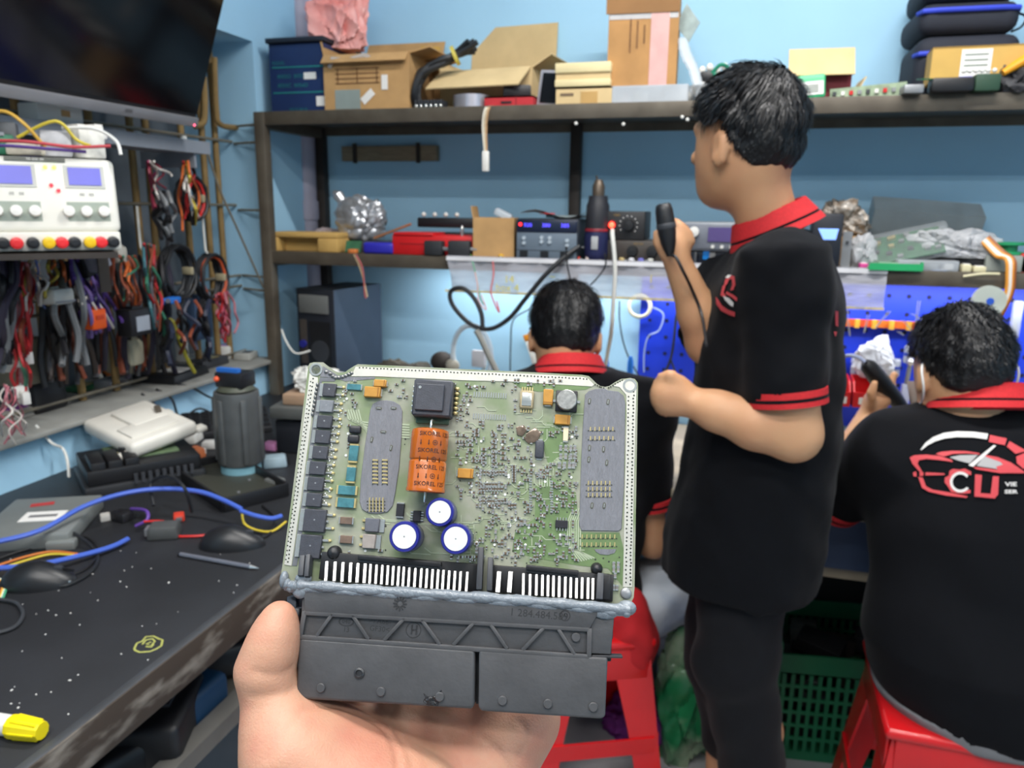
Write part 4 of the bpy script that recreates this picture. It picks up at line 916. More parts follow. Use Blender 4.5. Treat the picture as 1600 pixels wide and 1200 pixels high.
manC = sdf_obj('person', bodyC, lo, hi, .0088, PSKIN); tag(manC, 'seated person with a red and white car emblem across the black shirt back', 'person')
def shirtC(P):
    d = loft(P, torC, fT, sT)
    for s_, e_ in ((shL_C, elL_C), (shR_C, elR_C)): d = smin(d, sleevef(P, s_-(e_-s_)*.10, s_+(e_-s_)*.72, .074, .070), .05); d = smin(d, cap(P, A3(s_), A3(s_+UP*.004), .068), .05)
    return d+wob(P, 18, .0035, 2.2)
shC = sdf_obj('shirt', shirtC, lo, hi, .0085, SHIRT, manC, 2)
def underC(P): return np.maximum(loft(P, [(q[0]-.022, q[1], q[2]-.003, q[3]-.003) for q in torC[-2:]], fT, sT), 0*P[:, 0]-1)
sdf_obj('undershirt', underC, *bounds([Vector((torC[-1][1][0]-.25, torC[-1][1][1]-.2, torC[-1][0]-.03)), Vector((torC[-1][1][0]+.25, torC[-1][1][1]+.2, torC[-4][0]))], .03), .009, M('cloth_grey', (128, 128, 130), .85), manC, 2)
TROC = M('shorts_dark', (44, 46, 54), .85)
sdf_obj('trousers', lambda P: np.minimum(chainf(P, [(hipC-R0*.085, .10), (kL_C, .075), (Vector((kL_C.x, kL_C.y+.03, .14)), .06)]), chainf(P, [(hipC+R0*.085, .10), (kR_C, .075), (Vector((kR_C.x, kR_C.y+.03, .14)), .06)])), *bounds([hipC-R0*.1, hipC+R0*.1, kL_C, kR_C, Vector((kL_C.x, kL_C.y, .1)), Vector((kR_C.x, kR_C.y, .1))], .14), .011, TROC, manC, 2)
collar(manC, onD(1530, 601, 1.455), (UP+HFv*.28).normalized(), R0, .076, 1.0, .046)
cuff(manC, shL_C+(elL_C-shL_C)*.69, (elL_C-shL_C), R0, .071); cuff(manC, shR_C+(elR_C-shR_C)*.69, (elR_C-shR_C), R0, .071)
haC = sdf_obj('hair', lambda P: hairf(P, hcC, fC, uC, sC, (.096, .077, .116), ph=2.1, th=.006, z0=-.008, top=.008), hcC-Vector((.15,)*3), hcC+Vector((.15,)*3), .0045, HAIR, manC)
strands(haC, manC, hcC, fC, uC, sC, 4200, .024, 9, (-.02, .01, .11), .22); eyes(manC, hcC, fC, uC, sC)
MASK = M('mask_white', (232, 230, 228), .7, var=.03)
for sg in (-1, 1): G().tube(spline([hcC+sC*sg*.080+uC*.018-fC*.012, hcC+sC*sg*.092-fC*.030+uC*.0, hcC+sC*sg*.088-fC*.026-uC*.035, hcC+sC*sg*.074+fC*.01-uC*.06, hcC+sC*sg*.062+fC*.05-uC*.065], 6), .0022, 6).build('mask_strap', MASK, manC)
v = []; f = []
for j in range(5):
    for i in range(9):
        a_ = RA(-62+15.5*i); v.append(hcC+fC*(.030+.092*math.cos(a_))+sC*.078*math.sin(a_)-uC*(.018+.022*j)+fC*(-.004*j))
for j in range(4):
    for i in range(8): f.append((j*9+i, j*9+i+1, (j+1)*9+i+1, (j+1)*9+i))
G().add(v, f).build('face_mask', MASK, manC, smooth=80)
def Z6(pts): return [(1270+x*.2083, 560+y*.2083) for x, y in pts]
red = [[(1325, 580), (1450, 605), (1435, 655), (1315, 630)], [(1470, 625), (1584, 690), (1590, 700), (1515, 720), (1450, 665)], [(1520, 740), (1600, 705), (1680, 800), (1570, 830), (1525, 790)],
       [(920, 720), (960, 705), (1050, 697), (1150, 700), (1240, 715), (1250, 725), (1150, 716), (1050, 720), (980, 740)], [(725, 745), (760, 728), (850, 725), (950, 735), (1040, 765), (1050, 780), (950, 765), (850, 755), (795, 765), (785, 790), (815, 840), (825, 868), (790, 840), (745, 790)],
       [(1270, 725), (1380, 745), (1480, 785), (1580, 850), (1580, 862), (1400, 862), (1220, 832), (1200, 815), (1380, 838), (1370, 815), (1420, 800), (1400, 780), (1300, 745)], [(845, 855), (985, 862), (990, 875), (845, 878)], [(750, 855), (775, 848), (778, 885), (755, 885)], [(800, 852), (830, 852), (830, 880), (800, 884)],
       [(790, 890), (825, 895), (850, 960), (900, 985), (1020, 1005), (1160, 1035), (1150, 1045), (1000, 1030), (870, 1000), (820, 970)], [(1215, 870), (1265, 875), (1255, 1010), (1330, 1015), (1345, 885), (1390, 885), (1385, 1020), (1360, 1050), (1210, 1035)],
       [(1050, 830), (1100, 835), (1140, 828), (1185, 850), (1185, 875), (1150, 868), (1090, 862), (1050, 890), (1032, 930), (1050, 975), (1085, 990), (1130, 995), (1180, 985), (1180, 1010), (1130, 1015), (1080, 1010), (1035, 1000), (1015, 965), (988, 930), (990, 895), (1020, 880), (1025, 845)]]
decal('printed_logo', [Z6(q) for q in red], shC, CORAL, manC, .003)
arc = [(1105+r_*math.cos(RA(a_)), 928+r_*math.sin(RA(a_))) for r_, rng in ((78, range(35, 326, 15)), (58, range(325, 34, -15))) for a_ in rng]
decal('printed_logo', [Z6([(805, 690), (840, 640), (900, 595), (980, 565), (1080, 553), (1200, 557), (1310, 572), (1300, 612), (1200, 598), (1080, 595), (990, 605), (920, 625), (860, 655), (815, 690)]), Z6([(1350, 655), (1370, 660), (1200, 815), (1165, 805)]), Z6(arc), ptext('VIE', 1578, 757, 9, 0, 'CENTER', .25, 1.5), ptext('SER', 1578, 768.5, 8, 0, 'CENTER', .25, 1.6)], shC, PWHT, manC, .0036)
decal('printed_logo', [Z6([(1025, 745), (1100, 730), (1235, 728), (1175, 790), (1090, 770)]), Z6([(1285, 730), (1350, 742), (1430, 785), (1485, 830), (1380, 832), (1225, 808)])], shC, PGRY, manC, .0028)
# hot-air pencil in his hand
a, b = onD(1352, 566, 1.705), onD(1412, 640, 1.72)
t = thing('heat_gun', 'black heat gun handle gripped by the right seated person', 'tool', at(b)); z_ = (a-b).normalized(); L = (a-b).length; x_, y_ = basis(z_)
G().lathe([(0, -.06), (.012, -.06), (.014, 0), (.019, L*.3), (.021, L*.7), (.018, L*.93), (.010, L), (0, L)], 20, frame((0, 0, 0), x_, y_, z_)).build('handle', BLK, t, smooth=50)
G().tube([p-b for p in spline([a, onD(1340, 558, 1.72), onD(1322, 556, 1.76), onD(1300, 566, 1.85), onD(1280, 600, 1.95)], 6)], .0045, 8).build('hose', M('hose_pale', (150, 160, 190), .5), t)

# ================================================================== shelving along the back wall
SY = 2.0                                                          # front edge of the shelves
ZU, ZM = 1.650, 1.262
shl = thing('wall_shelving', 'long brown steel two-tier shelving along the blue back wall', 'shelving', at((0, SY, 0)))
G().box((.35, .17, ZU-.006), (3.36, .34, .012)).build('shelf_board', STEEL, shl)
G().box((.35, .17, ZM-.006), (3.36, .34, .012)).build('shelf_board', STEEL, shl)
for z in (ZU, ZM):
    G().box((.35, -.002, z-.017), (3.36, .005, .036)).build('angle_lip', STEEL, shl, bevel=.001)
    G().box((.35, .338, z-.017), (3.36, .005, .036)).build('angle_lip', STEEL, shl)
    for x in (-1.325, .02, 1.2): G().box((x, .17, z-.028), (.03, .33, .03)).build('cross_bar', STEEL, shl)
DKST = M('dark_steel', (58, 52, 48), .6, .3, var=.15)
for x, y in ((-1.325, .005), (-1.325, .33), (1.2, .33), (.02, .33), (2.0, .005)):
    p = onY(900, 250, SY+.33).x if x == .02 else x
    G().box((p, y, ZU/2), (.032, .032, ZU)).build('post', STEEL if y < .1 else DKST, shl, bevel=.002)

def SB(x0, x1, yt, yb, Y, zb=None):                               # a box on a shelf from its front face in the photograph
    a = onY(x0, yb, Y); b = onY(x1, yb, Y); zt = onY((x0+x1)/2, yt, Y).z; z = a.z if zb is None else zb
    return (a.x+b.x)/2, b.x-a.x, z, zt-z
def carton(name, label, x0, x1, yt, yb, Y, dep, zb, mat=CART, rz=0., openf=None, group=None, cat='box', inner=None):
    cx, wd, z, h = SB(x0, x1, yt, yb, Y, zb); t = thing(name, label, cat, at((cx, Y+dep/2, z), rz), group); th = .004
    for sy in (-1, 1): G().box((0, sy*(dep/2-th/2), h/2), (wd, th, h)).build('side_panel', mat, t)
    for sx in (-1, 1): G().box((sx*(wd/2-th/2), 0, h/2), (th, dep-2*th, h)).build('side_panel', mat, t)
    G().box((0, 0, th/2), (wd-2*th, dep-2*th, th)).build('bottom_panel', mat, t)
    if openf is None: G().box((0, 0, h-th/2), (wd, dep, th)).build('lid', mat, t)
    else:
        for side, L, ang in openf:                                # flaps hinged on the top edges
            ang = RA(ang)
            if side in 'fb':
                s = -1 if side == 'f' else 1; c = (0, s*(dep/2+L/2*math.cos(ang)), h+L/2*math.sin(ang)); G().box(c, (wd*.98, L, .0035), rx=s*ang).build('flap', mat, t)
            else:
                s = -1 if side == 'l' else 1; c = (s*(wd/2+L/2*math.cos(ang)), 0, h+L/2*math.sin(ang)); G().box(c, (L, dep*.96, .0035), ry=-s*ang).build('flap', mat, t)
    return t, wd, dep, h
def bag(name, label, c, r, mat, seed=0, n=3, amp=.22, T=None, neck=None, cat='bag', flatb=True, group=None):
    bm = bmesh.new(); bmesh.ops.create_icosphere(bm, subdivisions=n+2, radius=1.0); rng = random.Random(seed); ph = [rng.uniform(0, 6) for _ in range(6)]; cre = [(Vector((rng.gauss(0, 1), rng.gauss(0, 1), rng.gauss(0, 1))).normalized()*rng.uniform(.8, 1.6), rng.uniform(-.7, .7), rng.choice((-1, 1))*rng.uniform(.25, .75)) for _ in range(26)]
    for v in bm.verts:
        p = v.co.copy(); k = 1+amp*.8*(math.sin(3.1*p.x+ph[0])*math.sin(3.7*p.y+ph[1]))+amp*sum(math.exp(-abs(p.dot(d)-o)/.07)*a for d, o, a in cre)
        v.co = Vector((p.x*r[0]*k, p.y*r[1]*k, p.z*r[2]*k))
        if flatb and v.co.z < -r[2]*.75: v.co.z = -r[2]*.75
    g = G(); bm.verts.index_update(); g.add([v.co for v in bm.verts], [tuple(v.index for v in f.verts) for f in bm.faces]); bm.free()
    if neck: g.tube(neck[0], neck[1], 9)
    zz = r[2]*.75 if flatb else r[2]
    g.v = [(x, y, z+zz) for x, y, z in g.v]
    o = g.build(name, mat, T=at(c) if T is None else T, smooth=28); return tag(o, label, cat, group)
CLEAR = M('clear_film', (225, 230, 234), .22, var=.06, scale=30, alpha=.42, coat=.4)
CLEARS = M('clear_plastic', (214, 220, 226), .3, var=.05, scale=20, alpha=.5)
SILB = M('silver_bag', (176, 178, 182), .28, .55, var=.2, scale=14, bump=.5, bscale=60)
def cable(name, label, pts, r, mat, k=6, n=7, cat='cable', group=None, parts=None, flat=1.):
    q = spline(pts, k); o = Vector(q[0]); ob = G().tube([p-o for p in q], r, n, flat=flat).build(name, mat, T=at(o)); tag(ob, label, cat, group)
    return ob
def block(name, label, x0, x1, yt, yb, Y, dep, zb, mat, bev=.003, cat='box', rz=0., group=None, taper=1., rx=0.):
    cx, wd, z, h = SB(x0, x1, yt, yb, Y, zb); o = G().box((0, 0, h/2), (wd, dep, h), taper=taper).build(name, mat, T=at((cx, Y+dep/2, z), rz, rx), bevel=bev)
    tag(o, label, cat, group); return o, wd, dep, h
def face_text(par, txt, x, z, size, mat, y, sx=1., name='lettering'):
    v, f = text_geo(txt, size); G().add([(x+p[0]*sx, y, z+p[1]) for p in v], f).build(name, mat, par, smooth=0)
PAPER = M('paper_label', (232, 230, 226), .7, var=.03)
TEALI = M('print_teal', (30, 120, 122), .6, var=.1)
INKB = M('print_brown', (120, 84, 52), .8, var=.2, scale=40)

# ---- upper shelf, left to right
t, wd, dep, h = carton('instrument_box', 'navy blue box with teal print at the left shelf end', 425, 509, 66, 172, 2.05, .22, ZU, M('box_navy', (26, 48, 92), .5, var=.1, scale=12))
G().box((0, -.004, h+.006), (wd*1.06, dep*1.05, .014)).build('dark_lid', M('lid_dark', (26, 30, 42), .45), t, bevel=.002)
for k, z in enumerate((.66, .30)): G().box((.004, -dep/2-.0006, h*z), (wd*.96, .0012, .004)).build('print_line', TEALI, t)
face_text(t, 'MODEL', -wd*.33, h*.72, .013, TEALI, -dep/2-.001); face_text(t, '8005D  8032D', -wd*.08, h*.53, .014, TEALI, -dep/2-.001, 1.15); face_text(t, '8050C  8056D', -wd*.08, h*.40, .014, TEALI, -dep/2-.001, 1.15); face_text(t, 'IIIII III IIIII III', 0, h*.06, .010, TEALI, -dep/2-.001, 1.2)
G().box((wd*.24, -dep/2-.001, h*.53), (wd*.22, .001, .018)).build('sticker', PAPER, t); G().box((wd*.42, -dep/2-.001, h*.17), (wd*.16, .001, .026)).build('sticker', PAPER, t)
t, wd, dep, h = carton('shipping_carton', 'worn brown carton with two white stickers beside the navy box', 508, 640, 84, 175, 2.04, .24, ZU, CART, .0, [('f', .03, -50), ('b', .09, 62), ('l', .05, 78), ('r', .06, 12)])
G().box((wd*.22, -dep/2-.001, h*.50), (.018, .001, .038)).build('sticker', PAPER, t); G().box((wd*.02, -dep/2-.0015, h*.26), (.020, .001, .042), ry=RA(50)).build('sticker', PAPER, t)
G().box((-wd*.22, -dep/2-.0006, h*.22), (wd*.30, .001, h*.34)).build('printed_panel', M('print_bluegrey', (142, 154, 150), .8), t)
for k in range(4): G().box((-wd*.10, -dep/2-.0008, h*(.50+.085*k)), (wd*.52, .001, .003)).build('print_line', INKB, t)
for k in range(3): G().box((-wd*.33+k*wd*.23, -dep/2-.0008, h*.63), (.003, .001, h*.28)).build('print_line', INKB, t)
G().tube([(x*wd, -dep/2-.004, z*h) for x, z in ((-.42, .78), (-.38, .92), (-.2, .90), (0, .95), (.1, .9))], [.006, .009, .007, .010, .007], 8).build('tape_scrap', CLEAR, t)
c = onY(527, 60, 2.13); PINKB = M('pink_film', (236, 148, 140), .4, var=0, col2=(246, 186, 180), scale=12, alpha=.92, bump=.6, bscale=24)
tag(bag('plastic_bag', 'crumpled pink plastic bag on top of the worn carton', (0, 0, 0), (.082, .06, .105), PINKB, 5, 3, .26, at((c.x, 2.15, onY(527, 80, 2.15).z))), None)
# black cable bundle
def bundle(name, label, paths, r, mat, T, cat='cable bundle', tie=None):
    t = thing(name, label, cat, at(T))
    for q in paths: G().tube([p-Vector(T) for p in spline(q, 6)], r, 7).build('strand', mat, t)
    if tie: ringband('tie', M('tie_yellow', (206, 190, 84), .5), t, tie[0]-Vector(T), tie[1], UP, tie[2], tie[2], -.005, .005, th=.002)
    return t
T0 = onY(665, 172, 2.06); rng = random.Random(2); paths = []
for k in range(9):
    j = lambda s: rng.uniform(-s, s)
    paths.append([onY(652+j(5), 168, 2.06+j(.02)), onY(650+j(4), 140+j(4), 2.06+j(.02)), onY(662+j(6), 112+j(5), 2.07+j(.02)), onY(690+j(6), 96+j(6), 2.08+j(.02)), onY(712+j(4), 86+j(3), 2.09+j(.01)), onY(738+j(8), 72+j(9), 2.10+j(.02))])
bundle('cable_bundle', 'thick bundle of black cables arching over the shelf', paths, .0075, M('cable_black', (32, 34, 38), .5, var=.1), T0, tie=(onY(711, 87, 2.09), onY(738, 72, 2.10)-onY(690, 96, 2.08), .024))
o, *_ = block('small_carton', 'small brown and yellow box behind the cable bundle', 654, 682, 72, 96, 2.22, .06, onY(668, 100, 2.22).z, M('box_yellow', (186, 146, 60), .7, var=.2, scale=30), rz=.3)
G().box((0, 0, (onY(668, 100, 2.22).z-ZU)/2), (.08, .08, onY(668, 100, 2.22).z-ZU-.002)).build('carton_block', CART, T=at((onY(668, 100, 2.22).x, 2.26, ZU-.0))) ; tag(bpy.data.objects['carton_block'], 'brown box under the small yellow box behind the cables', 'box')
t, wd, dep, h = carton('open_carton', 'open brown carton with a tall raised rear flap', 690, 838, 108, 172, 2.13, .20, ZU, CART2, -.10, [('b', .155, 84), ('f', .11, -32), ('l', .04, 60), ('r', .06, 30)])
pr = thing('salvaged_circuit_board', 'salvaged circuit board with a black fin row under the cable bundle', 'circuit board', at(onY(670, 172, 2.03)))
G().box((0, .03, .004), (.085, .07, .003)).build('board', PCBG, pr)
for k in range(9): G().box((-.036+k*.009, .02, .016), (.004, .05, .020)).build('fin', DGR, pr)
for k in range(6): G().ball((-.035+k*.014, -.002, .010), (.005, .005, .006)).build('solder_blob', SOLD, pr)
cx, wd, z, h = SB(700, 756, 146, 174, 2.02, ZU)
t = thing('tape_roll', 'shiny silver tape roll lying on the upper shelf', 'tape roll', at((cx, 2.02+wd/2, ZU)))
G().lathe([(wd*.30, 0), (wd/2, 0), (wd/2, h), (wd*.30, h), (wd*.30, 0)], 32).build('tape', M('tape_silver', (190, 188, 196), .25, .6, var=.1), t); G().lathe([(wd*.27, 0), (wd*.30, 0), (wd*.30, h), (wd*.27, h), (wd*.27, 0)], 32).build('core', CART, t)
t, wd, dep, h = carton('red_box', 'low red box between the tape roll and the small screen', 757, 833, 150, 175, 2.03, .10, ZU, M('card_red', (186, 40, 48), .6, var=.06))
G().box((-wd*.05, -dep/2-.001, h*.45), (wd*.22, .001, h*.2)).build('slot', BLK, t); G().box((wd*.15, -dep/2-.0008, h/2), (.002, .001, h*.96)).build('fold_line', M('card_red_dark', (120, 24, 30), .6), t)
o, *_ = block('black_connector', 'black plug connector lying on the red box', 783, 825, 132, 151, 2.05, .05, onY(800, 151, 2.05).z, BLK, .004, 'connector', .25)
G().box((0, .0, .022), (.02, .052, .008)).build('latch', DGR, o)
cx, wd, z, h = SB(837, 868, 106, 175, 2.03, ZU)
t = thing('small_screen', 'small grey framed display leaning between cartons', 'screen', at((cx, 2.05, ZU), -.15, RA(-6), RA(5)))
wd *= 1.25; G().box((0, .008, h/2), (wd, .016, h)).build('frame', M('frame_silver', (168, 168, 176), .4, .2), t, bevel=.002); G().box((0, -.0008, h*.52), (wd*.74, .002, h*.80)).build('display', M('display_black', (20, 22, 26), .2, var=0), t)
cz = onY(910, 136, 2.03).z
t, wd, dep, h = carton('carton', 'brown carton under the cream lidded box', 868, 955, 136, 175, 2.03, .2, ZU, CART2); G().box((-wd*.3, -dep/2-.001, h*.62), (wd*.24, .001, h*.14)).build('printed_code', M('print_grey2', (120, 100, 80), .8), t); G().box((wd*.1, -dep/2-.001, h*.4), (wd*.3, .001, h*.7)).build('tape_strip', M('tape_brown', (190, 152, 92), .3), t)
t, wd, dep, h = carton('cream_box', 'cream lidded box stacked on a brown carton', 868, 953, 98, 136, 2.032, .19, cz+.001, CART2)
CRM = M('lid_cream', (226, 210, 162), .7, var=.04)
G().box((0, -.003, h*.80), (wd*1.02, dep*1.02, h*.42)).build('upper_lid', CRM, t, bevel=.002); G().box((0, -.003, h*.16), (wd*1.02, dep*1.02, h*.3)).build('lower_lid', CRM, t, bevel=.002)
# clear organisers and the tall carton standing on them
cx, wd, z, h = SB(955, 1072, 132, 175, 2.02, ZU)
t = thing('clear_organizer', 'clear plastic parts organizer under the tall taped carton', 'organizer', at((cx, 2.02, ZU)))
G().box((0, .11, .003), (wd, .2, .006)).build('base', CLEARS, t); G().box((0, .11, h-.003), (wd, .2, .006)).build('lid', CLEARS, t)
for k in range(6): G().box((-wd/2+k*wd/5, .11, h/2), (.003, .2, h)).build('divider', CLEARS, t)
for y in (.01, .21): G().box((0, y, h/2), (wd, .003, h)).build('wall', CLEARS, t)
rng = random.Random(4)
for k in range(12): G().box((-wd*.42+k*wd*.077, rng.uniform(.04, .12), .018+rng.uniform(0, .02)), (.018, .02, .022), rz=rng.uniform(0, 3)).build('stored_part', [WHT, M('pink_soft', (226, 190, 190), .6), GREY, M('yellow_soft', (214, 204, 150), .6)][k % 4], t, bevel=.003)
cz2 = ZU+h+.002
t, wd, dep, h = carton('tall_carton', 'tall brown carton sealed with a pale pink tape strip', 945, 1052, -22, 131, 2.05, .17, cz2, M('cardboard_dark', (180, 134, 82), .8, var=.12, scale=12), .06)
G().box((wd*.24, -dep/2-.001, h*.5), (wd*.26, .0015, h)).build('pink_tape', M('tape_pink', (214, 166, 160), .35, var=.08, scale=20), t); G().box((-.004, -dep/2-.004, h*.86), (wd*1.03, .004, h*.26), rx=RA(4)).build('front_flap', M('cardboard_brown', (150, 110, 70), .85, var=.1), t)
for k in range(3): G().box((-wd*.18+k*wd*.10, -dep/2-.0008, h*.52), (.004, .001, h*.36-.02*k)).build('printed_text', INKB, t)
G().box((0, -dep/2-.0012, h*.70), (wd*.98, .0008, .012)).build('clear_tape', CLEAR, t)
t = thing('bubble_wrap_strip', 'long clear wrap hanging beside the tall carton', 'wrap', at(onY(1085, 135, 2.05)))
o_ = onY(1085, 135, 2.05)
G().tube([p-o_ for p in spline([onY(1066, 60, 2.08), onY(1072, 85, 2.06), onY(1084, 110, 2.05), onY(1090, 134, 2.04)], 6)], [.010, .012, .014, .013, .016, .014, .016, .015, .017, .014, .016, .014, .013, .016, .014, .015, .014, .013, .012], 9, flat=.5).build('wrap', CLEARS, t)
q = [onY(1073, 5, 2.10)-o_, onY(1094, 35, 2.10)-o_, onY(1076, 66, 2.10)-o_, onY(1056, 40, 2.10)-o_]
G().quad(*q, .004).build('card', M('card_greygreen', (150, 166, 164), .5, var=.2, scale=40), t)
t = thing('wrapped_parcel', 'clear bagged white parts heaped beside the standing person', 'bag', at((onY(1085, 170, 2.03).x, 2.08, ZU)))
for k in range(5): G().ball((-.03+k*.018, .01*(k % 2), .022+.008*(k % 3)), (.022, .03, .020), 10, 7).build('bagged_part', CLEARS if k % 2 else WHT, t)
G().box((.015, .04, .02), (.09, .06, .035)).build('tray', CLEARS, t, bevel=.006)
t = thing('adapter_heap', 'green and black adapters with white plugs on the upper shelf', 'adapter', at((onY(1118, 128, 2.08).x, 2.10, onY(1118, 132, 2.10).z)))
zz = onY(1118, 132, 2.10).z-ZU
G().box((0, 0, -zz/2), (.09, .10, zz-.002)).build('tray', CLEARS, t, bevel=.003)
G().box((-.02, -.01, .014), (.04, .05, .028)).build('adapter', BLK, t, bevel=.008); G().tube(spline([(-.01, -.03, .02), (.01, -.035, .04), (.03, -.03, .03), (.02, -.035, .008), (-.005, -.035, .02)], 6), .005, 8).build('cord', M('cord_green', (30, 130, 100), .5), t)
for k in range(6): G().ball((-.035+k*.018, 0, .034+.006*(k % 2)), (.009, .01, .011), 9, 6).build('plug', WHT, t)
t, wd, dep, h = carton('red_carton', 'open dark red carton with pale inner flaps near the toolbags', 1225, 1325, 118, 160, 2.06, .13, ZU, M('card_maroon', (120, 30, 40), .6, var=.1), .05)
G().box((0, -dep/2-.012, h+.028), (wd*1.02, .003, .072), rx=RA(-28)).build('flap', CART2, t); G().box((wd/2+.022, 0, h*.55), (.003, dep*.8, h*.9), ry=RA(28)).build('flap', CART2, t); G().box((-wd/2-.014, 0, h*1.05), (.003, dep*.8, .06), ry=RA(-35)).build('flap', CART, t); G().box((0, dep/2, h+.03), (wd*.3, .003, .06)).build('flap', CART2, t)
cx, wd, z, h = SB(1245, 1289, 115, 164, 2.01, ZU)
t = thing('green_pouch', 'small green pouch with a white label standing on the shelf', 'pouch', at((cx, 2.02, ZU), 0, RA(-8), RA(-4)))
G().box((0, 0, h/2), (wd, .022, h)).build('pouch', M('pouch_green', (44, 170, 112), .35, var=.06), t, bevel=.006); G().box((.002, -.0118, h*.40), (wd*.78, .001, h*.55)).build('label', PAPER, t)
for k in range(4): G().box((.0, -.0126, h*(.24+.09*k)), (wd*.5, .0006, .003)).build('printed_line', M('print_dim', (120, 130, 120), .7), t)
t = thing('long_board', 'long narrow circuit board laid along the shelf edge', 'circuit board', at((onY(1355, 160, 2.04).x, 2.05, ZU), -.03))
wl = (onY(1415, 150, 2.04)-onY(1295, 160, 2.04)).length
G().box((0, 0, .016), (wl, .004, .03), ry=RA(-4)).build('board', M('board_pale', (150, 168, 140), .5, var=.25, scale=60), t)
for k in range(9): G().box((-wl*.44+k*wl*.11, -.004, .014+k*.0008), (.008, .006, .009)).build('chip', [DGR, WHT, REDP, GREY][k % 4], t)
# tool bags
TBAG = M('bag_black', (34, 38, 50), .8, var=.1, bump=.3, bscale=500); ZIP = M('zip_blue', (44, 66, 196), .6, var=.05)
zb = ZU; Yb_ = 2.10
for i, (x0, x1, yt, yb) in enumerate(((1424, 1588, 52, 148), (1432, 1592, 0, 52), (1440, 1596, -50, 0))):
    cx, wd, z, h = SB(x0, x1, yt, yb, Yb_, zb)
    t = thing('tool_bag', ['black zip tool bag with blue piping, lowest of the stack', 'black zip tool bag with blue piping, middle of the stack', 'black zip tool bag with blue piping, topmost of the stack'][i], 'tool bag', at((cx, Yb_+.11, zb), [0, .03, -.02][i]), 'stacked black tool bags')
    G().box((0, 0, h/2), (wd, .22, h)).build('body', TBAG, t, bevel=min(.03, h*.4), seg=4)
    zz = h*.72; G().tube([(x*wd*.5, y*.113, zz) for x, y in ((-.985, -.7), (-.93, -.95), (-.6, -1.0), (0, -1.0), (.6, -1.0), (.93, -.95), (.99, -.7), (1, 0), (.99, .7))], .006, 8).build('blue_piping', ZIP, t)
    G().tube(spline([(wd*.5, -.05, h*.75), (wd*.5+.025, -.05, h*.6), (wd*.5+.02, -.05, h*.3), (wd*.5, -.05, h*.15)], 5), .006, 7, flat=.4).build('handle', TBAG, t)
    zb += h+.001
t, wd, dep, h = carton('yellow_carton', 'yellow brown carton with a white label before the toolbags', 1455, 1640, 70, 112, 2.015, .07, ZU+.028, M('cardboard_yellow', (204, 164, 86), .7, var=.08), -.03)
G().box((0, 0, -.013), (wd*.9, dep*.9, .022)).build('packing_foam', DGR, t); G().box((-wd*.12, -dep/2-.001, h*.5), (wd*.26, .001, h*.8)).build('label', PAPER, t); G().box((-wd*.1, -dep/2-.0016, h*.06), (wd*.30, .001, h*.18)).build('blue_tape', M('tape_blue', (58, 50, 170), .4), t)
for k in range(4): G().box((-wd*.12, -dep/2-.0018, h*(.3+.15*k)), (wd*.2, .0006, .003)).build('printed_line', M('print_dim'), t)
t = thing('ecu_board', 'green circuit board with black connectors beneath the yellow carton', 'circuit board', at((onY(1480, 150, 2.0).x, 1.985, ZU), .04))
G().box((0, .02, .034), (.12, .05, .003), rx=RA(8)).build('board', PCBG, t); G().box((.0, -.004, .016), (.085, .04, .03)).build('connector', BLK, t, bevel=.006); G().box((.07, .01, .02), (.05, .05, .036)).build('side_block', M('pcb_dim', (40, 70, 52), .6), t, bevel=.004)
for k in range(6): G().ball((.02+k*.012, -.012, .044), .005).build('solder_cap', WHT, t)
G().box((-.075, .01, .010), (.04, .05, .018)).build('metal_case', GREY, t, bevel=.002)
t = thing('screwdriver', 'orange handled tool lying at the right shelf end', 'screwdriver', at(onY(1570, 116, 1.99)))
o_ = onY(1570, 116, 1.99); a, b = onY(1567, 114, 1.99)-o_, onY(1640, 70, 2.0)-o_
G().tube([a, a.lerp(b, .3), a.lerp(b, .6), b], [.007, .010, .011, .009], 10).build('handle', M('handle_orange', (236, 160, 20), .4), t)
bag('cable_heap', 'dark heap of coiled leads at the right shelf end', (onY(1592, 140, 2.0).x, 2.02, ZU), (.045, .04, .035), M('lead_dark', (52, 52, 56), .6, bump=.6, bscale=60), 8, 2, .3, cat='cable heap')
# lead with a white plug hanging from the shelf edge
t = thing('hanging_lead', 'short white lead with plug hanging from the upper shelf', 'cable', at(onY(758, 176, 1.985))); o_ = onY(758, 176, 1.985)
for k, (dx, c) in enumerate(((0, (226, 220, 206)), (3, (214, 200, 170)), (6, (190, 150, 110)))):
    G().tube([p-o_ for p in spline([onY(766+dx, 166, 2.03), onY(758+dx, 170, 1.99), onY(754+dx, 195, 1.985), onY(757+dx*.6, 238, 1.985)], 5)], .0022, 6).build('wire', M('wire_%d' % k, c, .5), t)
p = onY(759, 236, 1.985)-o_; q = onY(759, 268, 1.985)-o_; G().bar(p, q, .018, .012, up=(0, 1, 0)).build('plug', WHT, t, bevel=.003)
for x, y in ((900, 193), (974, 194), (1066, 183), (1074, 187)): 
    p = onY(x, y, 1.992); o = G().ball((0, 0, 0), .0045, 8, 6).build('glue_drop', WHT, T=at(p)); tag(o, {900: 'white glue drop under the shelf lip beside the cartons', 974: 'white glue drop under the shelf lip below the tall carton', 1066: 'white glue drop on the shelf lip left of the pair beside a head', 1074: 'white glue drop on the shelf lip right of the pair beside a head'}[x], 'glue drop', 'glue drops on the shelf lip')
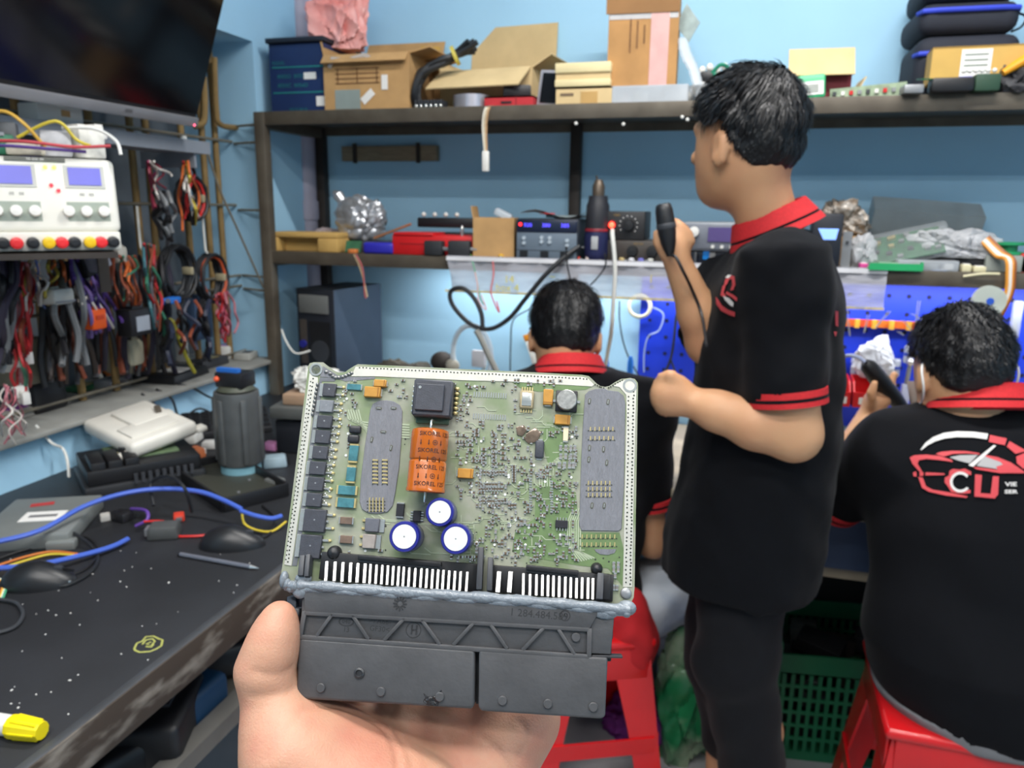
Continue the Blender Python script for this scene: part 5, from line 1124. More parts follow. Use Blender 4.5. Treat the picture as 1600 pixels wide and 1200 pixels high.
# plank fixed to the wall under the shelf
a, b = onY(537, 237, 2.33), onY(684, 243, 2.33)
t = thing('wall_plank', 'dim wooden plank fixed to the wall under the upper shelf', 'plank', at((a+b)/2)); G().box((0, 0, 0), ((b-a).length, .03, .046)).build('plank', M('wood_dim', (146, 132, 108), .8, var=.15, stretch=(2, 14, 14)), t, bevel=.002)
for sx in (-.35, .32): G().box((sx*(b-a).length, -.018, 0), (.012, .006, .06)).build('clamp', DKST, t)

# ---- middle shelf, left to right
cx, wd, z, h = SB(424, 528, 363, 392, 2.02, ZM)
t = thing('foam_tray', 'tan foam packing tray at the left end of the middle shelf', 'tray', at((cx, 2.02, ZM)))
FOAM = M('foam_tan', (198, 160, 92), .8, var=.06)
G().box((0, .05, h*.86), (wd, .10, h*.28)).build('top', FOAM, t, bevel=.004); G().box((wd*.35, .05, h*.36), (wd*.30, .10, h*.72)).build('end_block', FOAM, t, bevel=.004); G().box((-wd*.15, .07, h*.36), (wd*.7, .06, h*.72)).build('back_block', FOAM, t); G().box((-wd*.44, .05, h*.36), (wd*.10, .10, h*.72)).build('end_block', FOAM, t, bevel=.003)
c = onY(556, 362, 2.10); bag('plastic_bag', 'bulging silver grey plastic bag on the middle shelf', (c.x, 2.13, ZM+.034), (.078, .06, .072), SILB, 11, 3, .12, neck=([(-.05, 0, .05), (-.07, 0, .075), (-.085, 0, .085)], [.012, .018, .006]))
o = G().box((0, 0, .016), (.17, .10, .032)).build('parts_tray', DGR, T=at((c.x, 2.14, ZM)), bevel=.004); tag(o, 'dark grey parts tray under the silver bag', 'tray')
bag('small_bag', 'small pinkish bag left of the bulging silver bag', (onY(502, 362, 2.12).x, 2.16, ZM+.034), (.045, .03, .018), M('bag_pinkgrey', (190, 172, 172), .4, alpha=.9), 3, 2, .2)
o = G().box((0, 0, .016), (.10, .06, .032)).build('parts_box', CART, T=at((onY(498, 362, 2.12).x, 2.17, ZM)), bevel=.003); tag(o, 'low brown box under the small pinkish bag', 'box')
t = thing('small_board', 'little green circuit board propped beside the foam tray', 'circuit board', at((onY(550, 394, 2.02).x, 2.03, ZM)))
G().box((0, 0, .018), (.045, .004, .036), rx=RA(-30), rz=.2).build('board', PCBG, t); G().box((.005, -.012, .006), (.026, .02, .012)).build('orange_part', M('part_orange', (206, 120, 60), .5, var=.3, scale=60), t, bevel=.002)
cx, wd, z, h = SB(566, 612, 379, 397, 2.01, ZM); o = G().box((0, 0, h/2), (wd, .035, h)).build('blue_adapter', M('adapter_blue', (44, 42, 168), .4, var=.06), T=at((cx, 2.03, ZM), .05), bevel=.008, seg=3); tag(o, 'rounded royal blue adapter on the middle shelf', 'adapter'); G().box((wd*.5, 0, h*.5), (.012, .02, h*.5)).build('plug', SILV, o)
a, b = onY(585, 372, 2.08), onY(642, 350, 2.08); o = G().bar(a-a, b-a, .010, .006).build('wood_strip', M('wood_brown', (156, 104, 68), .6), T=at(a)); tag(o, 'slanted brown strip leaning behind the red case', 'strip')
cx, wd, z, h = SB(613, 738, 364, 400, 2.02, ZM)
t = thing('red_case', 'low red plastic case on the middle shelf', 'case', at((cx, 2.07, ZM))); G().box((0, 0, h*.45), (wd, .10, h*.9)).build('case', REDP, t, bevel=.004); G().box((-wd*.23, -.003, h*.93), (wd*.5, .10, h*.14)).build('lid', REDP, t, bevel=.003); G().box((-wd*.2, -.0506, h*.5), (wd*.4, .001, .003)).build('seam', M('red_dark', (150, 20, 26), .5), t)
for i, (x0, x1) in enumerate(((664, 692), (701, 734))):
    cx, wd, z, h = SB(x0, x1, 376, 405, 2.0, ZM); o = G().box((0, 0, h/2), (wd, .03, h*.95)).build('relay', M('relay_black', (40, 42, 46), .6), T=at((cx, 2.006, ZM+.001), .1*i), bevel=.004); tag(o, ['black square relay in front of the red case, left one', 'black square relay in front of the red case, right one'][i], 'relay', 'relays on the middle shelf'); G().cyl((wd*.5, 0, h*.45), (wd*.5+.018, 0, h*.45), .006).build('metal_stud', GREY, o)
cx, wd, z, h = SB(656, 742, 346, 366, 2.15, ZM+.036)
t = thing('black_tray', 'flat black tray with white studs behind the red case', 'tray', at((cx, 2.18, ZM))); G().box((0, 0, .030), (wd, .06, .060)).build('foot', BLK, t, bevel=.003); G().box((0, 0, .060+h/2), (wd*1.05, .08, h*.5)).build('tray', BLK, t, bevel=.004)
for k in range(4): G().ball((-wd*.42+k*wd*.2, -.03, .066+h*.8), .007).build('stud', WHT, t)
p = onY(724, 400, 2.04); t = thing('jack_plug', 'upright silver jack plug before the brown carton', 'plug', at((p.x, 2.03, ZM))); G().lathe([(.011, 0), (.011, .02), (.007, .03), (.005, .05), (0, .05)], 14).build('sleeve', BLK, t); G().lathe([(.0045, .05), (.0045, .068), (.0055, .072), (.003, .082), (0, .085)], 12).build('tip', SILV, t)
t, wd, dep, h = carton('parts_carton', 'small upright brown carton beside the hot air station', 738, 800, 340, 406, 2.01, .07, ZM, CART, .10, [('l', .03, 80)])
G().box((wd*.2, -dep*.2, h+.008), (.05, .03, .02), ry=RA(25)).build('clear_bag', CLEARS, t, bevel=.006)
# hot air station
cx, wd, z, h = SB(805, 902, 342, 408, 2.0, ZM)
t = thing('hot_air_station', 'blue grey digital rework station with three displays', 'rework station', at((cx, 2.0, ZM), -.04))
STA = M('station_grey', (104, 118, 132), .45, var=.06); STD = M('station_navy', (24, 34, 58), .35)
G().box((0, .085, h/2), (wd, .16, h)).build('body', M('station_dark', (44, 50, 60), .5), t, bevel=.004); G().box((0, .002, h*.34), (wd*.97, .008, h*.66)).build('front_panel', STA, t, bevel=.002); G().box((0, .001, h*.82), (wd*.97, .010, h*.30)).build('display_strip', STD, t, bevel=.002)
for k, s in enumerate(('320', '380', '385')): face_text(t, s, (-.30+.30*k)*wd, h*.84, .013, M('led_violet', (90, 80, 255), .4, var=0, emit=2.2), -.0045, 1.2, 'digits')
G().cyl((-wd*.42, -.004, h*.86), (-wd*.42, -.0046, h*.86), .0045).build('indicator', M('led_red', (255, 40, 50), .4, var=0, emit=3), t)
for x, zz in ((-.36, .52), (-.36, .40), (-.07, .54), (.06, .54), (-.07, .44), (.06, .44), (.34, .48), (.34, .36)): G().cyl((x*wd, -.002, h*zz), (x*wd, -.006, h*zz), .0048, n=10).build('button', M('button_pale', (186, 198, 208), .4), t)
for x in (-.36, -.02, .3): G().box((x*wd, -.003, h*.13), (.022, .003, .016)).build('socket', BLK, t)
G().box((0, .0, h*.22), (wd*.97, .0045, .0015)).build('seam', BLK, t)
p = onY(842, 341, 2.0); t = thing('brochure', 'white and red brochure lying on the rework station', 'brochure', at((cx+.005, 2.06, ZM+h+.002), .1)); g_ = G()
v = []; f = []
for i in range(9):
    for j in range(4): v.append(((i-4)*.021, (j-1.5)*.04, .012+.010*math.sin(i*.8+j*.3)-.002*j))
for i in range(8):
    for j in range(3): f.append((i*4+j, i*4+j+1, (i+1)*4+j+1, (i+1)*4+j))
G().add(v, f).add([(a_, b_, c_-.0006) for a_, b_, c_ in v], f).build('sheet', PAPER, t, smooth=80); G().box((-.012, -.045, .012), (.03, .03, .002), rz=.6).build('red_print', REDP, t); G().box((.04, .03, .004), (.12, .08, .006)).build('grey_board', M('slab_grey', (112, 124, 128), .5), t)
# hot air gun in its stand
p = onY(928, 412, 2.0); t = thing('hot_air_gun', 'dark upright hot air gun standing beside the station', 'heat gun', at((p.x, 2.03, ZM)))
sc = .00185
G().lathe([(.026, 0), (.030, .004), (.032, .02), (.033, .06), (.031, .075)], 22).build('lower_barrel', M('barrel_navy', (38, 42, 82), .4), t, smooth=50); G().lathe([(.0325, .075), (.0325, .079), (.0315, .082)], 22).build('red_ring', M('ring_red', (140, 40, 52), .4), t)
G().lathe([(.0305, .082), (.031, .10), (.030, .14), (.026, .150), (.024, .165)], 22).build('upper_barrel', M('barrel_dark', (42, 42, 48), .5), t, smooth=50); G().lathe([(.016, .165), (.016, .190), (.013, .196), (.010, .205), (.006, .206)], 16).build('nozzle', M('nozzle_brown', (96, 84, 72), .4, .5), t)
G().cyl((-.004, 0, .2), (-.007, .004, .215), .0025).build('nozzle_tip', DKST, t); G().box((0, -.0325, .046), (.018, .004, .034)).build('label', M('label_grey', (176, 178, 180), .5), t, bevel=.002); G().box((0, 0, .033), (.08, .006, .004)).build('stand_bar', GREY, t)
# black supply with red lamp, brown supply below
cx, wd, z, h = SB(948, 1036, 376, 412, 2.02, ZM); hb_ = h
t = thing('lower_supply', 'brown grey control box with two knobs under the black one', 'control box', at((cx, 2.02, ZM))); G().box((0, .07, h/2), (wd, .14, h)).build('case', M('case_brown', (66, 60, 56), .5), t, bevel=.003)
for x in (-.05, .30): G().lathe([(.015, 0), (.013, .012), (0, .013)], 16, at((x*wd, 0, h*.5), 0, RA(90))).build('knob', BLK, t); 
face_text(t, 'IIIIIII IIIIII', .05*wd, h*.85, .007, M('print_gold', (150, 120, 60), .5), -.001)
cx, wd, z, h = SB(944, 1006, 330, 378, 2.02, ZM+hb_+.001)
t = thing('upper_supply', 'black control box with glowing red lamp and round dial', 'control box', at((cx, 2.02, ZM+hb_+.001))); G().box((0, .07, h/2), (wd, .14, h)).build('case', M('case_black', (38, 38, 40), .5), t, bevel=.003)
G().lathe([(.016, 0), (.013, .012), (0, .013)], 18, at((wd*.10, 0, h*.52), 0, RA(90))).build('dial', BLK, t)
for k in range(10): a_ = RA(-40+28*k); G().box((wd*.10+.023*math.cos(a_), -.001, h*.52+.023*math.sin(a_)), (.0025, .001, .0025)).build('dial_mark', PAPER, t)
G().ball((-wd*.32, -.002, h*.52), (.008, .006, .008)).build('lamp', M('lamp_red', (255, 60, 40), .3, var=0, emit=9), t); G().lathe([(.012, 0), (.011, .004), (.009, .004)], 16, at((-wd*.32, 0, h*.52), 0, RA(90))).build('bezel', M('bezel_red', (150, 20, 24), .4), t); face_text(t, 'IIIIIIII', -wd*.2, h*.86, .008, M('print_gold'), -.001)
lc = onY(957, 362, 2.0); WHC = M('cable_white', (224, 224, 218), .45, var=.03)
cable('white_cable', 'white cable hanging from the red lamp control box', [onY(957, 360, 2.012), onY(957, 368, 1.985), onY(960, 400, 1.975), onY(961, 430, 1.972), onY(958, 480, 1.975), onY(955, 520, 2.0), onY(948, 560, 2.1), onY(944, 590, 2.2)], .0055, WHC)
for i, (x, y, c) in enumerate(((970, 405, (190, 170, 120)), (985, 408, (220, 220, 225)), (1000, 410, (120, 120, 200)), (1015, 411, (206, 206, 200)), (870, 404, (190, 196, 60)), (780, 402, (214, 170, 60)), (900, 410, (200, 70, 60)), (917, 411, (220, 206, 200)), (935, 411, (226, 226, 226)), (730, 404, (110, 150, 70)))):
    p = onY(x, y, 1.995); o = G().lathe([(.006, 0), (.008, .002), (.0075, .008), (.004, .010), (0, .0105)], 9).build('loose_part', M('loose_%d' % i, c, .5), T=at((p.x, 2.012, ZM), i)); G().box((.008, 0, .003), (.012, .005, .005)).build('terminal', SILV, o)
    tag(o, 'small loose %s part at the middle shelf edge %s' % (['tan', 'silver', 'violet', 'cream', 'lime', 'yellow', 'red', 'pink', 'white', 'green'][i], ['under the white cable', 'below the black box', 'below the knobs', 'near the raised hand', 'under the rework station', 'before the carton', 'under the hot air gun', 'beside the red one', 'right of the hot air gun', 'beside the jack plug'][i]), 'electronic part', 'loose parts on the middle shelf')
# signal generator and dark box under it
cx, wd, z, h = SB(1066, 1240, 348, 388, 2.0, onY(1100, 392, 2.0).z); zg = onY(1100, 392, 2.0).z
t = thing('signal_generator', 'silver bench generator with white knob and violet screen', 'signal generator', at((cx, 2.0, zg))); G().box((0, .1, h/2), (wd, .2, h)).build('case', M('case_silver', (150, 154, 160), .4, .2), t, bevel=.004); G().box((0, -.001, h*.5), (wd*.97, .006, h*.86)).build('front_panel', M('panel_grey', (120, 124, 134), .4), t, bevel=.002)
G().box((-wd*.15, -.005, h*.58), (wd*.24, .003, h*.5)).build('screen', M('screen_violet', (84, 72, 120), .3, var=.1, emit=.25), t); G().lathe([(.013, 0), (.012, .016), (0, .018)], 18, at((-wd*.40, -.004, h*.66), 0, RA(90))).build('knob', WHT, t)
for k in range(4): G().cyl((-wd*.22+k*.022, -.004, h*.16), (-wd*.22+k*.022, -.009, h*.16), .0045).build('button', WHT, t)
G().box((wd*.08, -.005, h*.75), (.035, .003, .02)).build('blue_label', M('label_blue', (50, 110, 200), .5), t)
cx2, wd2, z2, h2 = SB(1072, 1240, 392, 425, 2.01, ZM)
t = thing('programmer_box', 'dark blue box with bright blue sockets under the generator', 'programmer', at((cx2, 2.01, ZM))); G().box((0, .08, (zg-ZM)/2), (wd2, .16, zg-ZM-.002)).build('case', M('case_blueblack', (22, 28, 44), .4), t, bevel=.003)
G().box((-wd2*.32, -.001, .024), (.016, .004, .026)).build('blue_socket', M('socket_blue', (30, 140, 230), .4), t, bevel=.002); G().box((-wd2*.26, -.001, .022), (.014, .004, .014)).build('port', SILV, t); G().tube([(-wd2*.42, -.004, .03), (-wd2*.42, -.012, .02), (-wd2*.42, -.014, -.02)], .004, 8).build('plug_lead', DGR, t)
# black screen unit beyond the standing person
cx, wd, z, h = SB(1262, 1310, 333, 428, 2.0, ZM)
t = thing('handheld_meter', 'black meter with a lit pale blue display behind the standing person', 'meter', at((cx, 2.0, ZM))); G().box((0, .03, h/2), (wd, .06, h)).build('case', M('case_meter', (30, 34, 44), .45), t, bevel=.006)
G().prism([(-wd*.30, h*.72), (wd*.36, h*.72), (wd*.30, h*.52), (-wd*.10, h*.52)], 0, .002, at((0, .0005, 0), 0, RA(90))).build('display', M('display_blue', (130, 170, 250), .3, var=0, emit=1.1), t)
cx, wd, z, h = SB(1313, 1328, 362, 424, 2.01, ZM); t = thing('metal_bracket', 'upright grey metal bracket next to the black meter', 'bracket', at((cx, 2.01, ZM))); G().box((0, .02, h/2), (wd, .004, h)).build('plate', GREY, t); G().box((0, .0, .002), (wd, .04, .004)).build('foot', GREY, t); G().cyl((0, .017, h*.7), (0, .014, h*.7), .004).build('bolt', DGR, t)
t, wd, dep, h = carton('brown_carton', 'brown carton piled with wire behind the metal bracket', 1288, 1348, 366, 424, 2.10, .12, ZM, CART)
bag('wire_heap', 'tangled brown and silver wire heap above the carton', (onY(1318, 360, 2.14).x, 2.16, ZM+h+.001), (.05, .04, .045), M('wire_heap', (120, 104, 88), .5, .3, var=0, col2=(196, 190, 182), scale=60, bump=.8, bscale=60), 21, 3, .3, cat='wire heap')
# long organizer tilted against the wall
a, b = onY(1362, 352, 2.22), onY(1532, 362, 2.22)
t = thing('long_organizer', 'long grey translucent organizer tilted against the wall', 'organizer', at((a+b)/2, 0, RA(25), RA(4))); L = (b-a).length
ORG = M('organizer_grey', (176, 188, 192), .35, alpha=.75); ORGD = M('organizer_part', (70, 78, 84), .5)
G().box((0, 0, 0), (L, .004, .085)).build('lid', ORG, t); G().box((0, .04, -.04), (L, .08, .004)).build('floor', ORG, t); G().box((0, .04, .04), (L, .08, .004)).build('top', ORG, t)
for k in range(6): G().box((-L/2+k*L/5, .04, 0), (.004, .08, .082)).build('divider', ORG, t)
for k in range(5): G().box((-L*.4+k*L/5, .02, -.018), (L*.13, .03, .035)).build('stored_part', ORGD, t, bevel=.005)
sup = G().box((0, 0, .035), (.26, .16, .07)).build('foam_block', M('foam_dark', (40, 42, 46), .8), T=at((onY(1440, 400, 2.15).x, 2.2, ZM)), bevel=.004); tag(sup, 'dark foam block under the bagged circuit boards', 'block')
c = onY(1415, 392, 2.06)
t = thing('bagged_board', 'green circuit board wrapped in a clear bag', 'circuit board', at((c.x, 2.07, ZM+.045), -.1, RA(35), RA(-14))); G().box((0, 0, .01), (.16, .10, .003)).build('board', PCBG, t)
for k in range(14): G().box((random.uniform(-.07, .07), random.uniform(-.04, .04), .015), (.012, .009, .007)).build('chip', [GREY, GOLD, DGR][k % 3], t)
G().box((0, 0, .012), (.20, .12, .02)).build('film', M('film_thin', (220, 226, 230), .2, var=.05, alpha=.16, coat=.3), t, bevel=.009)
bag('clear_bag', 'clear crumpled bag right of the bagged green board', (onY(1490, 400, 2.05).x, 2.07, ZM+.03), (.085, .05, .038), M('film_grey', (196, 198, 202), .3, var=.1, alpha=.75, bump=.6, bscale=50), 14, 3, .22)
o = G().box((0, 0, .014), (.16, .06, .028)).build('black_case', BLK, T=at((onY(1490, 412, 2.05).x, 2.07, ZM)), bevel=.003); tag(o, 'flat black case beneath the clear crumpled bag', 'case')
bag('film_bag', 'small clear bag left of the bagged green board', (onY(1345, 405, 2.05).x, 2.06, ZM), (.032, .03, .045), M('film_grey'), 17, 2, .25)
cx, wd, z, h = SB(1400, 1497, 407, 430, 1.995, ZM); t = thing('clear_case', 'flat clear plastic case at the shelf edge', 'case', at((cx, 2.0, ZM))); G().box((0, .02, h/2), (wd, .05, h)).build('shell', CLEARS, t, bevel=.003)
for k in range(4): G().box((-wd*.36+k*wd*.24, .02, h*.4), (wd*.14, .03, h*.5)).build('stored_part', [M('lilac', (170, 160, 190), .5), PCBG, GREY, PAPER][k], t)
cx, wd, z, h = SB(1355, 1440, 420, 436, 1.985, ZM); t = thing('green_tray', 'bright green plastic tray hanging over the shelf edge', 'tray', at((cx, 1.985, ZM), .05)); GRT = M('tray_green', (40, 170, 104), .4)
G().box((0, .02, .003), (wd, .05, .006)).build('base', GRT, t, bevel=.002); G().box((0, -.004, .008), (wd, .004, .016)).build('lip', GRT, t); G().box((wd*.48, .02, .010), (.004, .05, .02)).build('lip', GRT, t); G().box((-wd*.1, .02, .012), (wd*.4, .02, .010)).build('module', M('module_pale', (160, 200, 170), .5), t)
for nm, lab, x0, x1, yt, yb, m_ in (('eraser', 'light blue eraser on the shelf edge', 1456, 1481, 423, 432, M('eraser_blue', (60, 140, 220), .6)), ('pink_cap', 'tiny pink cap beside the green tray', 1343, 1356, 412, 421, M('cap_pink', (214, 70, 150), .5)), ('cream_connector', 'cream connector on the shelf edge, left of the pair', 1503, 1518, 414, 428, M('cream', (222, 214, 176), .5)), ('cream_connector', 'cream connector on the shelf edge, right of the pair', 1521, 1541, 417, 431, M('cream', (222, 214, 176), .5))):
    cx, wd, z, h = SB(x0, x1, yt, yb, 1.995, ZM); o = G().box((0, 0, h/2), (wd, .02, h)).build(nm, m_, T=at((cx, 2.012, ZM), .1), bevel=.002); tag(o, lab, nm.split('_')[-1]); G().box((0, 0, h+.001), (wd*.7, .012, .002)).build('top_mark', PAPER, o)
cable('cream_lead', 'cream lead running along the shelf edge to the ribbon cable', [onY(1505, 432, 1.99), onY(1535, 428, 1.985), onY(1562, 428, 1.985)], .003, M('cream'))
t = thing('ribbon_cable', 'orange and white ribbon cable drooping off the shelf', 'ribbon cable', at(onY(1575, 410, 1.985))); o_ = onY(1575, 410, 1.985)
for k, c in enumerate(((226, 150, 50), (235, 225, 210), (230, 228, 226), (226, 150, 50), (160, 90, 40))):
    m_ = M('ribbon_%d' % k, c, .5, var=.03)
    G().tube([p-o_ for p in spline([onY(1534+k*2.6, 378-k*2, 2.03), onY(1556+k*2.6, 400-k*2, 2.01), onY(1572+k*3, 406, 1.985), onY(1574+k*2.6, 430, 1.98), onY(1571+k*2.4, 460, 1.98), onY(1553+k*2, 500, 1.985)], 6)], .0042, 6).build('strand', m_, t)
t = thing('green_spool', 'green plastic spool at the right end of the middle shelf', 'spool', at((onY(1575, 400, 2.05).x, 2.06, ZM+.04))); GS = M('spool_green', (38, 150, 96), .4); G().lathe([(.010, 0), (.034, 0), (.034, .006), (.020, .008), (.020, .020), (.034, .022), (.034, .028), (.010, .028)], 24).build('reel', GS, t)
G().box((0, 0, -.02), (.10, .07, .038)).build('stand', M('stand_pale', (150, 156, 150), .5), t, bevel=.002)
o = G().box((0, 0, .022), (.05, .05, .044)).build('red_block', REDP, T=at((onY(1612, 420, 2.03).x, 2.05, ZM)), bevel=.003); tag(o, 'red plastic block at the far right shelf end', 'block'); G().box((0, -.026, .02), (.02, .002, .02)).build('label', PAPER, o)
# plastic film hanging from the middle shelf
t = thing('plastic_film_sheet', 'clear grey plastic film taped along the middle shelf front', 'plastic sheet', at((0, 0, 0)))
FILM = M('film_sheet', (182, 182, 190), .25, var=.16, scale=9, alpha=.74, bump=.7, bscale=22, stretch=(1, 1, 6), coat=.4)
x0, x1 = onY(698, 409, 1.988).x, onY(1386, 430, 1.988).x; v = []; f = []; nx, nz = 46, 8; zt = ZM+.004; zl = onY(1000, 466, 1.988).z
for i in range(nx+1):
    for j in range(nz+1):
        x = x0+(x1-x0)*i/nx; k = j/nz; v.append((x+.02*k*(1 if i == 0 else 0), 1.990-.010*k-.006*math.sin(i*.9)*k-.004*math.sin(i*2.3+j), zt+(zl-zt)*k))
for i in range(nx):
    for j in range(nz): f.append((i*(nz+1)+j, (i+1)*(nz+1)+j, (i+1)*(nz+1)+j+1, i*(nz+1)+j+1))
G().add(v, f).build('sheet', FILM, t, smooth=80); G().box(((x0+x1)/2, 1.986, ZM-.004), (x1-x0, .004, .010)).build('tape_edge', M('tape_white', (226, 226, 230), .4), t); G().box(((x0+x1)/2, 1.976, zl), (x1-x0, .003, .006)).build('hem', M('hem_tan', (210, 196, 150), .5, var=.3, scale=40), t)
YEL = M('ink_yellow', (206, 190, 60), .6)
for x, y, s in ((795, 437, '14'), (792, 450, 'box 4'), (862, 432, '~'), (1017, 437, 'I')):
    p = onY(x, y, 1.97); v_, f_ = text_geo(s, .028); G().add([(p.x+a_[0], 1.972, p.z+a_[1]) for a_ in v_], f_).build('marker_writing', YEL, t, smooth=0)
# wires dangling from shelf
for i, (pts, c, lab) in enumerate((([(553, 398), (560, 412), (566, 430), (572, 455), (574, 464)], (196, 170, 130), 'tan wire tail dangling below the blue adapter'), ([(556, 398), (565, 415), (568, 432), (570, 460), (572, 466)], (180, 90, 90), 'reddish wire tail dangling below the blue adapter'), ([(770, 408), (771, 430), (767, 455), (772, 472), (780, 488), (776, 470)], (214, 110, 110), 'red looped wire hanging in front of the film'), ([(738, 408), (744, 432), (748, 455), (752, 470), (757, 476)], (110, 170, 140), 'green wire hanging in front of the film'), ([(742, 425), (746, 445), (748, 470), (760, 484), (752, 460)], (224, 190, 190), 'pale pink looped wire hanging in front of the film'))):
    cable('loose_wire', lab, [onY(x, y, 1.965-.002*i) for x, y in pts], .0022, M('loosewire_%d' % i, c, .5), group='wires dangling from the middle shelf')
cable('black_hose', 'thick black cable looping down in front of the film', [onY(905, 385, 2.0), onY(878, 405, 1.97), onY(850, 432, 1.955), onY(820, 468, 1.95), onY(795, 498, 1.95), onY(765, 514, 1.95), onY(735, 506, 1.95), onY(708, 478, 1.95), onY(704, 456, 1.95), onY(722, 450, 1.95), onY(740, 465, 1.95), onY(752, 490, 1.945), onY(754, 514, 1.94)], .0062, M('cable_black'), 7, 9)
cable('grey_hose', 'grey sleeve and hose continuing down from the black loop', [onY(744, 516, 1.94), onY(752, 530, 1.94), onY(764, 556, 1.94), onY(780, 590, 1.94), onY(800, 640, 1.95)], .0085, M('hose_grey', (140, 140, 134), .5))
for i, (x0_, pts) in enumerate(((0, [(885, 385), (886, 412), (890, 432), (893, 446)]), (1, [(945, 395), (946, 415), (935, 432), (922, 446)]), (2, [(835, 440), (836, 455), (830, 480), (802, 500), (798, 540), (797, 580)]), (3, [(968, 470), (968, 500), (974, 535), (984, 562), (1000, 590)]))):
    cable('thin_cable', ['thin dark lead dropping behind the seated person, left of two', 'thin dark lead dropping behind the seated person, right of two', 'thin dark lead along the wall left of the seated head', 'thin black wire down the wall right of the seated head'][i], [onY(x, y, 1.96 if i < 2 else 2.3) for x, y in pts], .0022, M('cable_black'), group='thin leads behind the seated person')

# light bar under the middle shelf
t = thing('bench_lamp', 'slim white light bar fixed under the middle shelf', 'lamp', at((.15, 2.22, ZM-.034))); G().box((0, 0, .01), (2.2, .03, .02)).build('housing', WHT, t, bevel=.003); G().box((0, 0, -.002), (2.16, .02, .004)).build('diffuser', M('bar_glow', (245, 250, 255), .5, var=0, emit=4), t)
L = bpy.data.lights.new('bench_light', 'AREA'); L.shape = 'RECTANGLE'; L.size = 2.16; L.size_y = .02; L.energy = 7.0; L.color = (.97, .99, 1); lo_ = bpy.data.objects.new('bench_light', L); COL.objects.link(lo_); lo_.location = (.15, 2.22, ZM-.040)
# ---- pegboard, bench and clutter at the back right
PEG = M('pegboard_blue', (24, 60, 214), .5, var=.05); px0, px1 = onY(1002, 455, 2.33).x, 1.17
pz0, pz1 = .79, 1.22
t = thing('pegboard', 'bright blue pegboard panel on the back wall', 'pegboard', at((0, 2.335, 0)))
G().box(((px0+px1)/2, 0, (pz0+pz1)/2), (px1-px0, .012, pz1-pz0)).build('panel', PEG, t, bevel=.002)
g = G()
for i in range(int((px1-px0)/.05)):
    for j in range(8): g.cyl((px0+.03+i*.05, -.0062, pz0+.03+j*.05), (px0+.03+i*.05, -.0068, pz0+.03+j*.05), .006, n=8)
g.build('peg_hole', M('peg_hole', (16, 22, 70), .7), t, kind='stuff')
bench = thing('repair_bench', 'long wooden repair bench under the pegboard', 'workbench', at((0, 0, 0))); WOODB = M('bench_wood', (176, 164, 142), .6, var=.15, scale=10)
G().box((.67, 2.05, .735), (2.58, .59, .03)).build('top', WOODB, bench, bevel=.003)
G().box((.67, 1.765, .66), (2.58, .012, .12)).build('apron', M('apron_blue', (58, 78, 112), .6), bench); G().box((.67, 1.79, .585), (2.58, .03, .03)).build('rail', WOODB, bench)
for x in (-.58, .12, 1.1, 1.9):
    for y in (1.8, 2.28): G().box((x, y, .36), (.04, .04, .72)).build('leg', DKST, bench)
# screwdriver rail
a, b = onY(1300, 503, 2.31), onY(1446, 508, 2.31); t = thing('tool_rail', 'orange and red tool rail on the pegboard', 'tool rail', at(a)); L = (b-a).length+.02
G().box((L/2, .006, 0), (L, .014, .020)).build('rail', M('rail_orange', (230, 130, 40), .5, var=0, col2=(220, 60, 40), scale=18), t)
for k in range(6): G().box((L*(.08+.17*k), -.006, 0), (.012, .014, .024)).build('clip', M('clip_yellow', (220, 170, 60), .5), t)
for i, (xa, ya, xb, yb) in enumerate(((1322, 480, 1328, 525), (1357, 492, 1350, 520), (1390, 486, 1368, 512), (1410, 500, 1428, 520), (1425, 490, 1445, 502), (1436, 470, 1430, 512), (1404, 518, 1412, 524))):
    a_, b_ = onY(xa, ya, 2.285), onY(xb, yb, 2.285); t = thing('tweezers', 'steel tweezers in the orange rail, number %s from the left' % ['one', 'two', 'three', 'four', 'five', 'six', 'seven'][i], 'tweezers', at(a_), 'tools clipped in the orange rail')
    for s in (-1, 1): G().bar(V(s*.003, 0, 0), b_-a_+V(s*.0008, 0, 0), .004, .0016).build('arm', GREY, t)
# long steel tools
for i, (xa, ya, xb, yb) in enumerate(((1416, 600, 1424, 560), (1592, 470, 1578, 570))):
    a_, b_ = onY(xa, ya, 2.29), onY(xb, yb, 2.29); t = thing('steel_rod_tool', ['slim steel tool on the pegboard left of the seated head', 'slim steel tool on the pegboard right of the seated head'][i], 'tool', at(a_)); G().tube([V(0, 0, 0), (b_-a_)*.8], .006, 10).build('shaft', GREY, t); G().ball((b_-a_)*.85, .011).build('cap', SILV, t); G().box((0, 0, -.05), (.022, .02, .10)).build('clear_body', CLEARS, t, bevel=.004)
# white hooks, bags, reels
for i, (x, y) in enumerate(((1312, 570), (1337, 570), (1355, 578), (1399, 574), (1420, 553))):
    p = onY(x, y, 2.31); t = thing('plastic_holder', 'clear pegboard holder, number %s from the left' % ['one', 'two', 'three', 'four', 'five'][i], 'holder', at(p), 'clear holders on the pegboard'); G().lathe([(.012, -.025), (.013, -.02), (.013, .02), (.010, .024), (.009, .02), (.010, -.02)], 14).build('sleeve', CLEARS, t); G().cyl((0, 0, -.004), (0, 0, .004), .0138).build('band', M('band_blue', (60, 80, 170), .5), t); G().box((0, .012, 0), (.01, .012, .02)).build('hook', WHT, t)
c = onY(1364, 555, 2.28); bag('parts_bag', 'white crumpled parts bag hung on the pegboard', (c.x, 2.27, c.z-.06), (.05, .03, .06), M('bag_white', (214, 216, 222), .35, var=.1, alpha=.9, bump=.5, bscale=50), 31, 3, .22)
